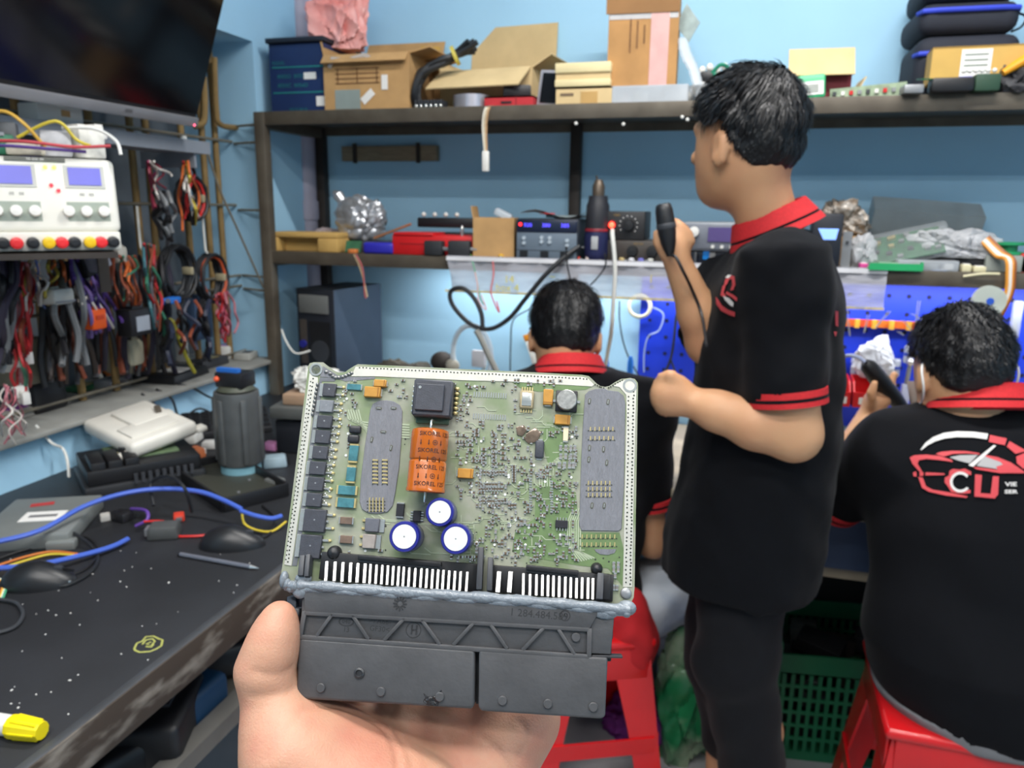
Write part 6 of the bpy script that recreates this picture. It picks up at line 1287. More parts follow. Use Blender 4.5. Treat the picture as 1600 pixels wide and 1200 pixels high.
for i, (x, y, r) in enumerate(((1545, 470, .034), )):
    p = onY(x, y, 1.985); t = thing('solder_reel', 'clear reel of solder hung below the middle shelf', 'reel', at((p.x, 1.985, p.z), 0, RA(90))); G().lathe([(.010, -.01), (r, -.01), (r, -.007), (.016, -.005), (.016, .005), (r, .007), (r, .01), (.010, .01)], 26).build('reel', M('reel_clear', (206, 214, 204), .3, alpha=.85), t); G().lathe([(.016, -.005), (.024, -.005), (.024, .005), (.016, .005)], 20).build('solder_wire', GREY, t); G().cyl((0, 0, -.012), (0, 0, .012), .008).build('hub', M('hub_blue', (40, 90, 200), .5), t)
p = onY(1000, 478, 2.31); t = thing('clear_hose_coil', 'coil of clear hose hung at the pegboard corner', 'hose', at((p.x, 2.31, p.z)))
HOSE = M('hose_clear', (226, 222, 196), .3, alpha=.8)
for k in range(4): G().tube([((.034-.004*(k % 2))*math.cos(a_*.2618), -.004*k, (.034-.004*(k % 2))*math.sin(a_*.2618)) for a_ in range(24)], .0035, 7, closed=True).build('coil', HOSE, t)
G().tube(spline([(.03, 0, .0), (.07, -.005, -.02), (.06, -.005, -.07), (.03, -.005, -.09), (.02, -.005, -.14), (.022, -.005, -.2)], 6), .0025, 7).build('tail', M('hose_clear2', (170, 190, 230), .3, alpha=.75), t)
for i, (x0, x1) in enumerate(((1304, 1327), (1331, 1368))):
    cx, wd, z, h = SB(x0, x1, 598, 638, 2.2); z = onY(1335, 636, 2.2).z; t = thing('storage_bin', ['red open storage bin beside the standing person', 'red open storage bin nearer the seated person'][i], 'storage bin', at((cx, 2.2, z)), 'red storage bins on the pegboard')
    G().box((0, .045, .003), (wd, .09, .006)).build('base', REDP, t); G().box((0, .0, h*.28), (wd, .004, h*.56)).build('front', REDP, t); G().box((0, .09, h*.5), (wd, .004, h)).build('back', REDP, t)
    for s in (-1, 1): G().prism([(0, 0), (.09, 0), (.09, h), (.03, h*.9), (0, h*.5)], -.002, .002, at((s*(wd/2-.002), 0, 0)) @ Matrix(((0, 0, 1, 0), (1, 0, 0, 0), (0, 1, 0, 0), (0, 0, 0, 1)))).build('side', REDP, t)
    G().box((0, -.003, h*.25), (wd*.5, .002, h*.25)).build('label', PAPER, t); G().box((0, .112, h*.5), (.03, .045, .02)).build('hook', REDP, t)
for i, (x, y, c, nm) in enumerate(((1310, 655, (200, 190, 170), 'white'), (1330, 650, (190, 60, 60), 'red'), (1315, 672, (170, 70, 60), 'brown'), (1335, 668, (210, 205, 200), 'grey'), (1312, 690, (206, 206, 206), 'silver'), (1306, 704, (70, 160, 110), 'green'), (1300, 660, (60, 60, 66), 'black'))):
    p = onZ(x, y, .75); o = G().tube(spline([(-.05, .02, .012), (-.02, 0, .014), (.02, -.005, .012), (.05, -.02, .010)], 3), [.006, .008, .010, .009, .008, .008, .007, .006, .006, .005], 9).build('hand_tool', M('tool_%s' % nm, c, .5), T=at((p.x, min(p.y, 2.28), .75), i*.7)); G().cyl((.05, -.02, .010), (.085, -.034, .009), .003).build('shaft', SILV, o); tag(o, '%s handled tool lying on the bench under the red bins' % nm, 'hand tool', 'hand tools under the red bins')
# things near the seated heads at the bench
for i, (x, y) in enumerate(((1012, 562), (947, 565))):
    p = onY(x-28 if i == 0 else x, y+8, 2.2); p = onY((985, 947)[i], (568, 570)[i], 2.2); t = thing('glue_bottle', ['small white bottle with blue cap near the pegboard edge', 'small white bottle with blue cap right of the seated neck'][i], 'bottle', at((p.x, 2.2, .75)), 'blue capped bottles on the bench')
    hh = p.z-.75; G().lathe([(0, 0), (.020, 0), (.021, .01), (.021, hh*.7), (.012, hh*.8), (.008, hh*.86)], 16).build('bottle', WHT, t, smooth=50); G().lathe([(.009, hh*.84), (.009, hh*1.02), (.005, hh*1.1), (0, hh*1.1)], 14).build('cap', M('cap_blue', (40, 120, 214), .4), t)
p = onY(1013, 585, 2.15); o = bag('clear_pouch', 'clear handled pouch of parts on the bench by the pegboard', (p.x, 2.12, .75), (.045, .03, .06), M('film_grey'), 41, 2, .2); G().tube(spline([(-.03, 0, .09), (-.02, 0, .125), (.02, 0, .13), (.035, 0, .09)], 5), .005, 7, flat=.5).build('handle', CLEARS, o)
p = onY(985, 600, 2.1); o = bag('paper_roll_heap', 'crumpled white paper heap on the bench right of the seated person', (p.x, 2.08, .75), (.06, .04, .05), PAPER, 43, 2, .2, cat='paper')
p = onY(832, 535, 2.28); t = thing('utility_knife', 'white utility knife with orange end hanging on the wall', 'knife', at(onY(826, 532, 2.33))); a_ = onY(826, 532, 2.335); b_ = onY(838, 570, 2.335); G().bar(V(0, 0, 0), b_-a_, .022, .010, up=(0, 1, 0)).build('body', WHT, t, bevel=.002); G().bar((a_-b_)*.25, V(0, 0, 0), .024, .012, up=(0, 1, 0)).build('orange_end', M('knife_orange', (220, 140, 40), .5), t, bevel=.002)
cable('hanging_cable', 'twisted black cord hanging on the pegboard behind the raised arm', [onY(1062, 470, 2.31), onY(1056, 500, 2.31), onY(1053, 530, 2.31), onY(1048, 560, 2.31), onY(1036, 590, 2.3), onY(1030, 605, 2.29)], .004, M('cable_black'))
cable('hanging_cable', 'short branching black cord behind the near hand', [onY(1047, 560, 2.305), onY(1054, 578, 2.3), onY(1060, 595, 2.29)], .003, M('cable_black'))
p = onY(1082, 525, 2.30); t = thing('yellow_cap_bottle', 'white dropper with yellow tip on a small pegboard shelf', 'dropper', at(p)); G().box((0, .0, -.008), (.06, .05, .008)).build('ledge', WHT, t, bevel=.002); G().lathe([(.012, -.004), (.012, .01), (.004, .018), (.003, .03)], 12).build('dropper', M('dropper_yellow', (232, 214, 40), .4), t)
# magnifier lamp behind the board
p = onY(728, 560, 2.0); t = thing('magnifier_lamp', 'clear ring magnifier lamp left of the seated person', 'magnifier', at((p.x, 2.05, p.z)))
G().tube([(.062*math.cos(a_*.2618), -.01*math.cos(a_*.2618), .088*math.sin(a_*.2618)) for a_ in range(24)], .007, 9, closed=True).build('rim', CLEARS, t); G().tube([(.05*math.cos(a_*.2618)-.012, .02, .08*math.sin(a_*.2618)) for a_ in range(24)], .005, 9, closed=True).build('inner_rim', M('rim_pale', (206, 222, 226), .4), t); G().box((.018, .01, -.01), (.04, .02, .05)).build('light_block', M('block_pale', (200, 200, 206), .4), t, bevel=.005); G().tube([(.0, .02, -.08), (0, .02, p.z*-1+.77)], .008, 8).build('stand', DGR, t); G().lathe([(.06, .752-p.z), (.06, .762-p.z), (.02, .772-p.z), (0, .772-p.z)], 20, at((0, .02, 0))).build('foot', DGR, t)
# dark computer case
cx, wd, z, h = SB(468, 527, 452, 575, 2.04, .83)
t = thing('computer_case', 'dark blue grey desktop computer case under the middle shelf', 'computer', at((cx, 2.04, .83), -.16)); PCM = M('pc_blue', (66, 78, 96), .45, .2, var=.08); dpt = .30
G().box((0, .0, h/2), (wd+.01, .004, h)).build('front', M('pc_front', (34, 38, 46), .45), t, bevel=.002); G().box((wd*.5+.001, .12, h/2), (.006, .24, h)).build('side_panel', PCM, t); G().box((0, .12, h-.002), (wd, .24, .004)).build('top_panel', M('pc_top', (50, 54, 60), .5), t); G().box((-.002, .125, h/2), (wd-.008, .22, h-.01)).build('chassis', DKST, t)
G().box((-.004, -.004, h*.86), (wd*.84, .006, h*.17)).build('drive_cover', M('pc_grey', (112, 114, 112), .5), t, bevel=.002); G().box((wd*.12, -.003, h*.45), (wd*.58, .004, h*.5)).build('mesh_panel', BLK, t); G().box((-wd*.36, -.003, h*.5), (wd*.18, .004, h*.42)).build('side_strip', M('pc_strip', (72, 66, 62), .5), t)
G().cyl((wd*.12, -.005, h*.42), (wd*.12, -.007, h*.42), wd*.26, n=24).build('fan_grille', DGR, t); G().cyl((-wd*.36, -.004, h*.48), (-wd*.36, -.012, h*.48), .012).build('blue_button', M('button_navy', (40, 44, 140), .4), t)
cable('white_lead', 'thin white lead draped in front of the computer case', [onY(440, 515, 1.98), onY(448, 535, 1.97), onY(462, 552, 1.96), onY(485, 548, 1.98)], .003, WHC)
p = onY(690, 568, 2.05); t = thing('work_lamp_head', 'dark round lamp head with pale lens behind the board', 'lamp', at((p.x, 2.08, p.z))); G().ball((-.01, 0, .0), (.036, .03, .03)).build('shell', DKST, t); G().ball((.03, -.02, -.006), (.022, .015, .020)).build('lens', M('lens_tan', (170, 164, 150), .4), t); G().tube([(0, .02, -.02), (.0, .03, .835-p.z)], .008, 8).build('stem', DKST, t); G().lathe([(.05, .831-p.z), (.05, .84-p.z), (0, .845-p.z)], 18, at((0, .03, 0))).build('foot', DKST, t)
p = onY(630, 566, 2.15); o = bag('cloth_heap', 'dim grey brown cloth heap beside the computer case', (p.x, 2.15, .831), (.11, .05, .055), M('cloth_dim', (92, 88, 80), .9, var=.3, scale=20), 47, 2, .25, cat='cloth')

# ================================================================== floor: stools, crate, bags
def stool(label, c, hgt, rz, sz=.30):
    t = thing('plastic_stool', label, 'stool', at((c[0], c[1], 0), rz), 'red plastic stools'); s = sz/2; RS = M('stool_red', (214, 24, 30), .3, var=.04, coat=.3)
    G().box((0, 0, hgt-.012), (sz*.92, sz*.92, .024)).build('seat', RS, t, bevel=.011, seg=3); G().lathe([(.02, hgt+.0005), (.035, hgt+.0005), (.035, hgt+.002), (.02, hgt+.002)], 20).build('seat_ring', RS, t)
    for sx in (-1, 1):
        for sy in (-1, 1):
            tp = V(sx*s*.82, sy*s*.82, hgt-.015); bt = V(sx*s*1.12, sy*s*1.12, 0); d_ = (bt-tp); v = []
            for q, wl_, in ((tp, .095), (tp.lerp(bt, .5), .07), (bt, .055)):
                for (ax_, ay_) in ((0, 0), (-sx*wl_, 0), (-sx*wl_, -sy*.006), (-sx*.006, -sy*.006), (-sx*.006, -sy*wl_), (0, -sy*wl_)): v.append(q+V(ax_, ay_, 0))
            f = [tuple(range(6)), tuple(range(12, 18))]
            for r_ in range(2):
                for k in range(6): f.append((r_*6+k, r_*6+(k+1) % 6, r_*6+6+(k+1) % 6, r_*6+6+k))
            G().add(v, f).build('leg', RS, t, smooth=0)
    for (ax_, ay_) in ((0, -1), (0, 1), (-1, 0), (1, 0)):
        G().box((ax_*s*.86, ay_*s*.86, hgt-.055), (sz*.80 if ax_ == 0 else .006, sz*.80 if ay_ == 0 else .006, .09)).build('skirt', RS, t, bevel=.002)
        G().box((ax_*s*1.0, ay_*s*1.0, hgt*.40), (sz*.92 if ax_ == 0 else .006, sz*.92 if ay_ == 0 else .006, .04)).build('brace', RS, t)
    return t
sB_ = onD(905, 1060, 1.60); stool('red plastic stool under the person behind the control unit', (onD(912, 1000, 1.69).x, onD(912, 1000, 1.69).y), .44, YAW+.15, .30)
stool('red plastic stool under the person with the car emblem', (onD(1522, 1000, 1.365).x, onD(1522, 1000, 1.365).y), .455, YAW-.30, .37)
c = onD(1000, 960, 1.60); cl = sdf_obj('red_cloth', lambda P: ell(P, A3(onD(985, 985, 1.62)), (.06, .06, .115), np.stack([A3((R0+UP*.2).normalized()), A3(HFv), A3((UP-R0*.2).normalized())], 1))+wob(P, 40, .006, .6), *bounds([onD(985, 985, 1.62)], .16), .008, M('cloth_red', (196, 30, 36), .85, var=.08, bump=.3, bscale=200)); tag(cl, 'red cloth bunched on the stool beside the pale jeans', 'cloth')
# green crate
CR = M('crate_green', (30, 112, 74), .5, var=.08)
cc = Vector((.36, 2.05, 0)); t = thing('plastic_crate', 'green slatted plastic crate full of black parts on the floor', 'crate', at((cc.x, cc.y, 0), .14)); cw, cd, ch = .42, .30, .30
def slatwall(nm, L, T):
    for z, hh in ((.012, .024), (ch-.025, .05)): G().box((0, 0, z), (L, .008, hh), T).build('rail', CR, t)
    for k in range(5): G().box((0, 0, .024+(ch-.075)*(k+1)/6), (L, .006, .008), T).build('rail', CR, t)
    n = int(L/.022)
    for k in range(n+1): G().box((-L/2+k*L/n, 0, (ch-.05)/2), (.010, .005, ch-.06), T).build('slat', CR, t)
slatwall('front', cw, at((0, -cd/2, 0))); slatwall('side', cd, at((-cw/2, 0, 0), RA(90))); slatwall('back', cw, at((0, cd/2, 0))); slatwall('side', cd, at((cw/2, 0, 0), RA(90)))
G().box((0, 0, .006), (cw, cd, .012)).build('base', CR, t); G().box((.07, -cd/2-.004, ch*.68), (.12, .006, .05)).build('handle_panel', M('crate_pale', (60, 160, 120), .5), t); G().box((.07, -cd/2-.006, ch*.82), (.11, .004, .022)).build('handle_slot', BLK, t)
for sx in (-1, 1):
    for sy in (-1, 1): G().box((sx*cw/2, sy*cd/2, ch/2+.02), (.024, .024, ch+.04)).build('corner_post', CR, t, bevel=.005)
rng = random.Random(12); zc = .02
inv = cc
for k in range(26):
    x, y = rng.uniform(-.16, .16), rng.uniform(-.09, .09); z = .02+.05*(k//5); w1, w2, w3 = rng.uniform(.06, .12), rng.uniform(.04, .08), rng.uniform(.03, .05)
    if z > .34: z = .34
    lay = ['bottom', 'second', 'third', 'fourth', 'fifth', 'top'][min(5, k//5)]; where = ['near left', 'near right', 'middle', 'far left', 'far right'][k % 5]
    x, y = [(-.1, -.06), (.1, -.06), (0, 0), (-.1, .06), (.1, .06)][k % 5]; x += rng.uniform(-.03, .03); y += rng.uniform(-.02, .02)
    o = G().box((0, 0, w3/2), (w1, w2, w3)).build('scrap_module', [BLK, DKST, DGR, BLK, M('scrap_grey', (110, 112, 110), .5, .4)][(k*3) % 5], T=at(Matrix.Rotation(.14, 3, 'Z') @ V(x, y, z)+cc, rng.uniform(-.5, .5), rng.uniform(-.15, .15), rng.uniform(-.15, .15)), bevel=.004); G().box((w1*.3, -w2*.3, w3), (w1*.3, w2*.3, .006)).build('connector', [GREY, BLK, PCBG][k % 3], o); tag(o, 'scrap module in the green crate, %s layer, %s' % (lay, where), 'module', 'scrap modules in the green crate')
o = G().box((0, 0, .26), (.60, .12, .52)).build('dark_equipment', M('equip_dark', (14, 14, 16), .6), T=at((.52, 2.27, 0)), bevel=.01); G().box((-.2, -.061, .44), (.05, .004, .02)).build('label', GREY, o); tag(o, 'black equipment case stored under the repair bench', 'equipment')
# bags on the floor
GB = M('bag_green', (30, 130, 80), .3, var=0, col2=(150, 170, 140), scale=7, thr=(.45, .6), alpha=.85, bump=.5, bscale=40)
c = onZ(1075, 1190, 0); bag('refuse_bag', 'green and clear plastic refuse bag on the floor behind the stool', (c.x-.01, c.y+.05, 0), (.085, .09, .20), GB, 61, 3, .2)
c = onZ(1015, 1165, 0); bag('purple_cloth', 'purple cloth lying on the floor beside the red stool', (c.x-.03, c.y+.04, 0), (.10, .08, .07), M('cloth_purple', (116, 36, 120), .8, bump=.4, bscale=80), 63, 3, .2, cat='cloth')
c = onD(1045, 1060, 1.95); bag('black_rag', 'black bag hanging above the green refuse bag', (c.x, c.y+.05, .25), (.05, .05, .16), M('rag_black', (14, 14, 16), .8), 66, 2, .2)

# ================================================================== left side: black bench
BX = -.665; ZB = .83
lb = thing('black_workbench', 'long black topped workbench with a scuffed brown metal edge', 'workbench', at((0, 0, 0)))
TOPB = M('mat_black', (34, 35, 39), .55, var=.25, scale=7, bump=.12, bscale=120); EDGE = M('edge_scuffed', (70, 60, 52), .55, .2, var=0, col2=(142, 134, 124), scale=16, thr=(.52, .72), stretch=(1, 1, 3))
yb0, yb1 = -.4, 2.335
G().box(((XL+BX)/2, (yb0+yb1)/2, ZB-.010), (BX-XL, yb1-yb0, .020)).build('top', TOPB, lb, bevel=.002); G().box((BX+.006, (yb0+yb1)/2, ZB-.028), (.012, yb1-yb0, .056)).build('front_edge', EDGE, lb, bevel=.002); G().box((BX+.004, (yb0+yb1)/2, ZB-.004), (.014, yb1-yb0, .010)).build('edge_strip', M('strip_grey', (74, 76, 80), .5, .3, var=.2), lb, bevel=.003)
G().box((BX-.01, (yb0+yb1)/2, .655), (.030, yb1-yb0, .026)).build('lower_rail', M('rail_grey', (104, 102, 98), .5, .3, var=.2), lb); G().box(((XL+BX)/2-.02, (yb0+yb1)/2, .636), (BX-XL-.06, yb1-yb0, .014)).build('lower_board', M('board_dirty', (92, 90, 84), .8, var=.2, scale=8), lb)
for y in (-.3, .30, 2.2):
    for x in (XL+.05, BX-.02): G().box((x, y, .405), (.035, .035, .81)).build('leg', DKST, lb)
rng = random.Random(20); g = G()
for _ in range(90):
    p = onZ(rng.uniform(0, 420), rng.uniform(860, 1180), ZB)
    if p.x < BX-.01 and p.x > XL: s = rng.uniform(.0008, .002); g.box((p.x, p.y, ZB+.0004), (s, s*rng.uniform(.7, 1.8), .0008), rz=rng.uniform(0, 3))
g.build('dust_crumb', PAPER, lb, kind='stuff', smooth=0)
def pbox(A, B, C_, z=ZB):                                         # footprint on a level surface from three photographed corners
    a, b, c = onZ(*A, z), onZ(*B, z), onZ(*C_, z); x = (b-a); wd = x.length; x.normalize(); y = V(-x.y, x.x, 0); dp = (c-a).dot(y); o = a+x*wd/2+y*dp/2
    return frame(o, x, y, UP), wd, abs(dp)
# yellow outline drawn on the mat
t = thing('drawn_outline', 'small yellow outlined car sticker on the black mat', 'sticker', at(onZ(232, 1008, ZB))); o_ = onZ(232, 1008, ZB); YG = M('paint_yellow', (170, 172, 92), .6)
for ln in ([(210, 1013), (214, 1005), (222, 1002), (228, 995), (240, 994), (248, 998), (254, 1000), (252, 1009), (244, 1014), (234, 1018), (218, 1019), (211, 1016), (210, 1013)], [(222, 1007), (228, 1000), (238, 998), (242, 1002), (236, 1009), (229, 1006), (236, 1003)], [(228, 1010), (236, 1011), (240, 1007)]):
    G().tube([onZ(x, y, ZB+.0006)-o_ for x, y in ln], .0014, 6, flat=.4).build('line', YG, t)
# yellow capped marker
a, b = onZ(-60, 1122, ZB+.012), onZ(66, 1142, ZB+.012); t = thing('marker_pen', 'white marker with yellow cap at the bench edge', 'marker', at(a)); d = b-a
G().tube([V(0, 0, 0), d*.62], .011, 16).build('barrel', WHT, t); G().tube([d*.62, d*.66, d*.95, d], [.012, .013, .0105, .0095], 10).build('cap', M('cap_yellow', (246, 222, 20), .35), t)
for k in range(6):
    x_, y_ = basis(d); q = x_*math.cos(k*1.047)+y_*math.sin(k*1.047); G().bar(d*.68+q*.0118, d*.97+q*.0098, .003, .002).build('cap_rib', M('cap_yellow'), t)
# mice
def mouse(lab, c, rz, cord):
    t = thing('computer_mouse', lab, 'mouse', at(onZ(*c, ZB), rz)); o_ = onZ(*c, ZB)
    bm = bmesh.new(); bmesh.ops.create_uvsphere(bm, u_segments=24, v_segments=14, radius=1)
    for v in bm.verts:
        k = v.co.y; v.co = Vector((v.co.x*.031*(1-.14*k), k*.055, max(0, v.co.z)*.036*(1-.35*max(0, k))+.0))
    g = G(); bm.verts.index_update(); g.add([v.co for v in bm.verts], [tuple(v.index for v in f.verts) for f in bm.faces]); bm.free()
    g.build('shell', M('mouse_black', (30, 31, 34), .38, var=.05), t, smooth=60); G().box((0, .028, .024), (.006, .016, .008)).build('wheel', DGR, t, bevel=.002); G().box((0, .030, .0245), (.0012, .044, .004), rx=RA(-14)).build('button_gap', BLK, t)
    iv = at(o_, rz).inverted(); G().tube([iv @ p for p in spline([onZ(x, y, ZB+.003) for x, y in cord], 6)], .0022, 7).build('cord', BLK, t)
mouse('black mouse nearest the yellow marker', (62, 912), RA(-68), [(112, 898), (135, 888), (152, 868), (148, 848), (125, 838), (80, 850), (30, 862), (-20, 880)])
mouse('black mouse beside the grey pencil', (364, 852), RA(-72), [(400, 842), (420, 835), (430, 810), (410, 790)])
a, b = onZ(282, 866, ZB+.004), onZ(404, 888, ZB+.004); t = thing('pencil', 'slim grey pen lying near the far mouse', 'pen', at(a)); d = b-a; G().tube([V(0, 0, 0), d*.9], .0036, 8).build('barrel', M('pen_grey', (120, 124, 136), .35, .3), t); G().tube([d*.9, d], [.0034, .0006], 8).build('point', SILV, t); G().tube([d*-.02, V(0, 0, 0)], .0037, 8).build('end', BLK, t)
# blue cables
BLC = M('cable_blue', (74, 104, 200), .4, var=.04); PUR = M('cable_purple', (96, 62, 150), .5); REDC = M('cable_red', (206, 44, 40), .45); YELC = M('cable_yellow', (214, 190, 60), .45); ORC = M('cable_orange', (210, 120, 50), .5); BKC = M('cable_black')
def bcab(lab, pts, r, m_, lift=.004): return cable('bench_cable', lab, [onZ(x, y, ZB+(l if l else lift)) for x, y, l in pts], r, m_, group='cables strewn over the black bench')
bcab('long bright blue cable curving across the black bench', [(-20, 850, .035), (60, 830, .04), (130, 792, .05), (190, 772, .055), (250, 764, .055), (310, 768, .05), (350, 782, .04), (378, 796, .03)], .0042, BLC)
bcab('short blue cable tail with bare end right of the bench', [(376, 798, .03), (400, 806, .025), (424, 810, .02), (440, 806, .02)], .004, BLC)
bcab('blue cable piece near the front mouse', [(-10, 888, .02), (50, 884, .02), (110, 872, .014), (170, 856, .010), (200, 842, .01)], .0042, BLC)
bcab('yellow and orange lead beside the front mouse', [(-10, 892, 0), (40, 876, 0), (80, 866, 0), (120, 868, 0)], .002, YELC); bcab('orange lead next to the yellow one by the front mouse', [(-10, 886, 0), (40, 870, 0), (82, 862, 0), (122, 866, 0)], .002, ORC)
bcab('red lead snaking before the grey dongle', [(225, 815, .02), (260, 816, .02), (272, 836, 0), (300, 838, 0), (326, 836, 0)], .0022, REDC); bcab('purple lead curling around the black plug', [(205, 795, .02), (228, 798, .03), (230, 812, .02), (212, 822, .01)], .003, PUR)
bcab('yellow lead curling at the right of the bench', [(378, 800, .02), (382, 818, .01), (400, 828, 0), (425, 830, 0), (447, 815, .01)], .002, YELC); bcab('black lead with gold tip beside the front mouse', [(76, 914, 0), (104, 914, 0), (140, 895, 0), (153, 872, 0), (140, 850, .01), (110, 830, .02)], .0028, BKC); bcab('black looped cord over the blue cable', [(240, 790, .03), (236, 755, .06), (262, 744, .08), (288, 762, .07), (300, 800, .02)], .003, BKC)
bcab('grey cord looping at the left bench edge', [(-10, 990, 0), (22, 980, 0), (36, 960, 0), (25, 942, 0), (-5, 936, 0)], .0026, DGR)
for i, c in enumerate(((226, 140, 60), (232, 214, 90), (226, 226, 220), (80, 170, 130))): bcab('rainbow ribbon lead at the left bench edge, strand %s' % ['orange', 'yellow', 'white', 'green'][i], [(-6+i*3, 905, 0), (4+i*2, 915, 0), (-2+i*2, 935, 0)], .0022, M('rib%d' % i, c, .5))
p = onZ(80, 914, ZB); o = G().cyl((0, 0, .006), (.016, .004, .006), .006).build('gold_plug', GOLD, T=at(p)); G().cyl((.016, .004, .006), (.03, .008, .006), .0025).build('tip', SILV, o); tag(o, 'tiny gold plug in front of the near mouse', 'plug')
# grey flat control unit with label
T, wd, dp = at((-1.14, .985, ZB), RA(27)), .15, .18; t = thing('grey_control_unit', 'flat grey metal control unit with a white label on the bench', 'control unit', T); GM = M('cast_grey', (134, 138, 136), .5, .3, var=.08)
G().box((0, 0, .014), (wd, dp, .028)).build('case', GM, t, bevel=.005); G().box((wd*.05, -dp*.05, .0285), (wd*.44, dp*.24, .001)).build('label', PAPER, t); G().box((wd*.05, -dp*.05, .0292), (wd*.3, dp*.06, .0006)).build('label_print', M('print_grey3', (120, 120, 122), .6), t); G().box((-wd*.1, dp*.28, .0287), (wd*.25, dp*.08, .0008), rz=.2).build('red_mark', M('mark_red', (180, 60, 60), .6), t); G().box((wd*.42, -dp*.5, .008), (wd*.3, .02, .016)).build('flange', GM, t, bevel=.003)
# black open module and white cluster shell on it
T, wd, dp = at((-1.17, 1.255, ZB), RA(52)), .22, .17; t = thing('open_module', 'open black electronic module with exposed board and big sockets', 'control unit', T)
G().box((0, 0, .012), (wd*1.02, dp*1.02, .024)).build('tray', M('tray_black', (44, 45, 48), .45), t, bevel=.003); G().box((0, 0, .040), (wd*.96, dp*.92, .030)).build('frame', BLK, t, bevel=.003); G().box((wd*.04, .02, .0565), (wd*.6, dp*.6, .003)).build('board', M('board_aged', (104, 124, 92), .5, var=.3, scale=50), t)
for k in range(3): G().box((-wd*.38+k*.03, -dp*.2, .055), (.026, dp*.5, .03)).build('socket', BLK, t, bevel=.003)
for k in range(9): G().box((-wd*.1+k*wd*.06, -dp*.52, .030), (wd*.03, .006, .02)).build('fin', DGR, t)
for k in range(7): G().box((-wd*.18+(k % 4)*wd*.12, .0+.03*(k//4), .0605), (.012, .010, .005)).build('chip', [GOLD, DGR, GREY][k % 3], t)
T = at((-1.215, 1.32, ZB+.072), RA(-20), RA(8), RA(5)); t = thing('cluster_shell', 'white plastic instrument cover resting on the black module', 'cover', T); CW = M('shell_white', (226, 222, 212), .45, var=.05)
wd, dp = .205, .15
G().box((0, 0, .018), (wd, dp, .034)).build('shell', CW, t, bevel=.012, seg=3); G().box((-.02, .012, .037), (wd*.5, dp*.5, .010)).build('raised_panel', CW, t, bevel=.004); G().box((.045, -.005, .036), (wd*.3, dp*.7, .008)).build('raised_panel', CW, t, bevel=.003)
for x, y in ((wd*.42, -dp*.56), (-wd*.5, -dp*.3), (wd*.45, dp*.55), (-wd*.2, dp*.56)): G().box((x, y, .010), (.026, .024, .012)).build('lug', CW, t, bevel=.004)
for k in range(3): G().cyl((wd*.28+k*.010, -dp*.5-.002, .016+.003*k), (wd*.28+k*.010, -dp*.5-.0035, .016+.003*k), .0035).build('hole', DGR, t)
G().box((.0, dp*.3, .044), (.03, .012, .010), rz=-.4).build('clip', M('clip_brown', (90, 82, 72), .5), t)
# dark motor housing standing on a blue reel
p = onZ(378, 742, ZB); t = thing('pump_motor', 'upright dark grey cast motor housing with ribbed sides', 'motor', at((p.x, p.y, ZB))); MG = M('cast_dark', (92, 94, 94), .5, .3, var=.12, scale=30); r = .046; z1 = .185
G().lathe([(0, .03), (r*.96, .03), (r, .036), (r, z1-.01), (r*.97, z1), (0, z1)], 32).build('barrel', MG, t, smooth=50)
for k in range(6): a_ = RA(20+60*k); G().bar(V(r*math.cos(a_), r*math.sin(a_), .035), V(r*math.cos(a_), r*math.sin(a_), z1-.012), .012, .010, up=(math.cos(a_), math.sin(a_), 0)).build('rib', MG, t, bevel=.003)
G().lathe([(r*.7, z1), (r*.85, z1+.004), (r*.7, z1+.012), (0, z1+.012)], 24).build('top_flange', M('flange_olive', (70, 74, 62), .5), t); G().box((.0, 0, z1+.026), (.065, .05, .032)).build('connector_block', BLK, t, bevel=.004); G().box((-.006, -.012, z1+.046), (.05, .012, .008)).build('blue_seal', M('seal_blue', (40, 110, 200), .4), t); G().ball((-.026, -.026, z1+.028), .006).build('orange_seal', M('seal_orange', (226, 90, 50), .4), t)
G().lathe([(0, 0), (r*.9, 0), (r*.9, .028), (0, .028)], 24).build('blue_base', M('base_blue', (128, 176, 190), .5), t)
# black tray behind
T, wd, dp = at((-.965, 1.27, ZB), RA(-31)), .26, .13; t = thing('shallow_tray', 'dark olive shallow lid tray lying on the bench', 'tray', T); TO = M('tray_olive', (56, 57, 50), .5, var=.1)
G().box((0, 0, .010), (wd, dp, .004)).build('base', TO, t)
for s in (-1, 1): G().box((s*wd/2, 0, .014), (.006, dp, .028)).build('rim', BLK, t, bevel=.002); G().box((0, s*dp/2, .014), (wd, .006, .028)).build('rim', BLK, t, bevel=.002)
for x, y in ((-.3, .2), (.1, .25), (.3, -.1)): G().cyl((x*wd, y*dp, .012), (x*wd, y*dp, .0145), .003).build('rivet', GREY, t)
# keyboard
T, wd, dp = at((-1.24, 1.60, ZB+.012), RA(40), RA(12)), .26, .12; t = thing('keyboard', 'black keyboard pushed against the blue wall', 'keyboard', T); G().box((0, 0, .008), (wd, dp, .016)).build('base', M('kb_dark', (46, 47, 50), .5), t, bevel=.003)
kg = None
for i in range(11):
    for j in range(4):
        T2 = at((-wd*.45+i*wd*.09, -dp*.36+j*dp*.24, .018))
        if kg is None: kg = G().box((0, 0, 0), (wd*.075, dp*.19, .006), taper=.85).build('key', BLK, t, T=T2)
        else: share(kg, 'key', t, T2)
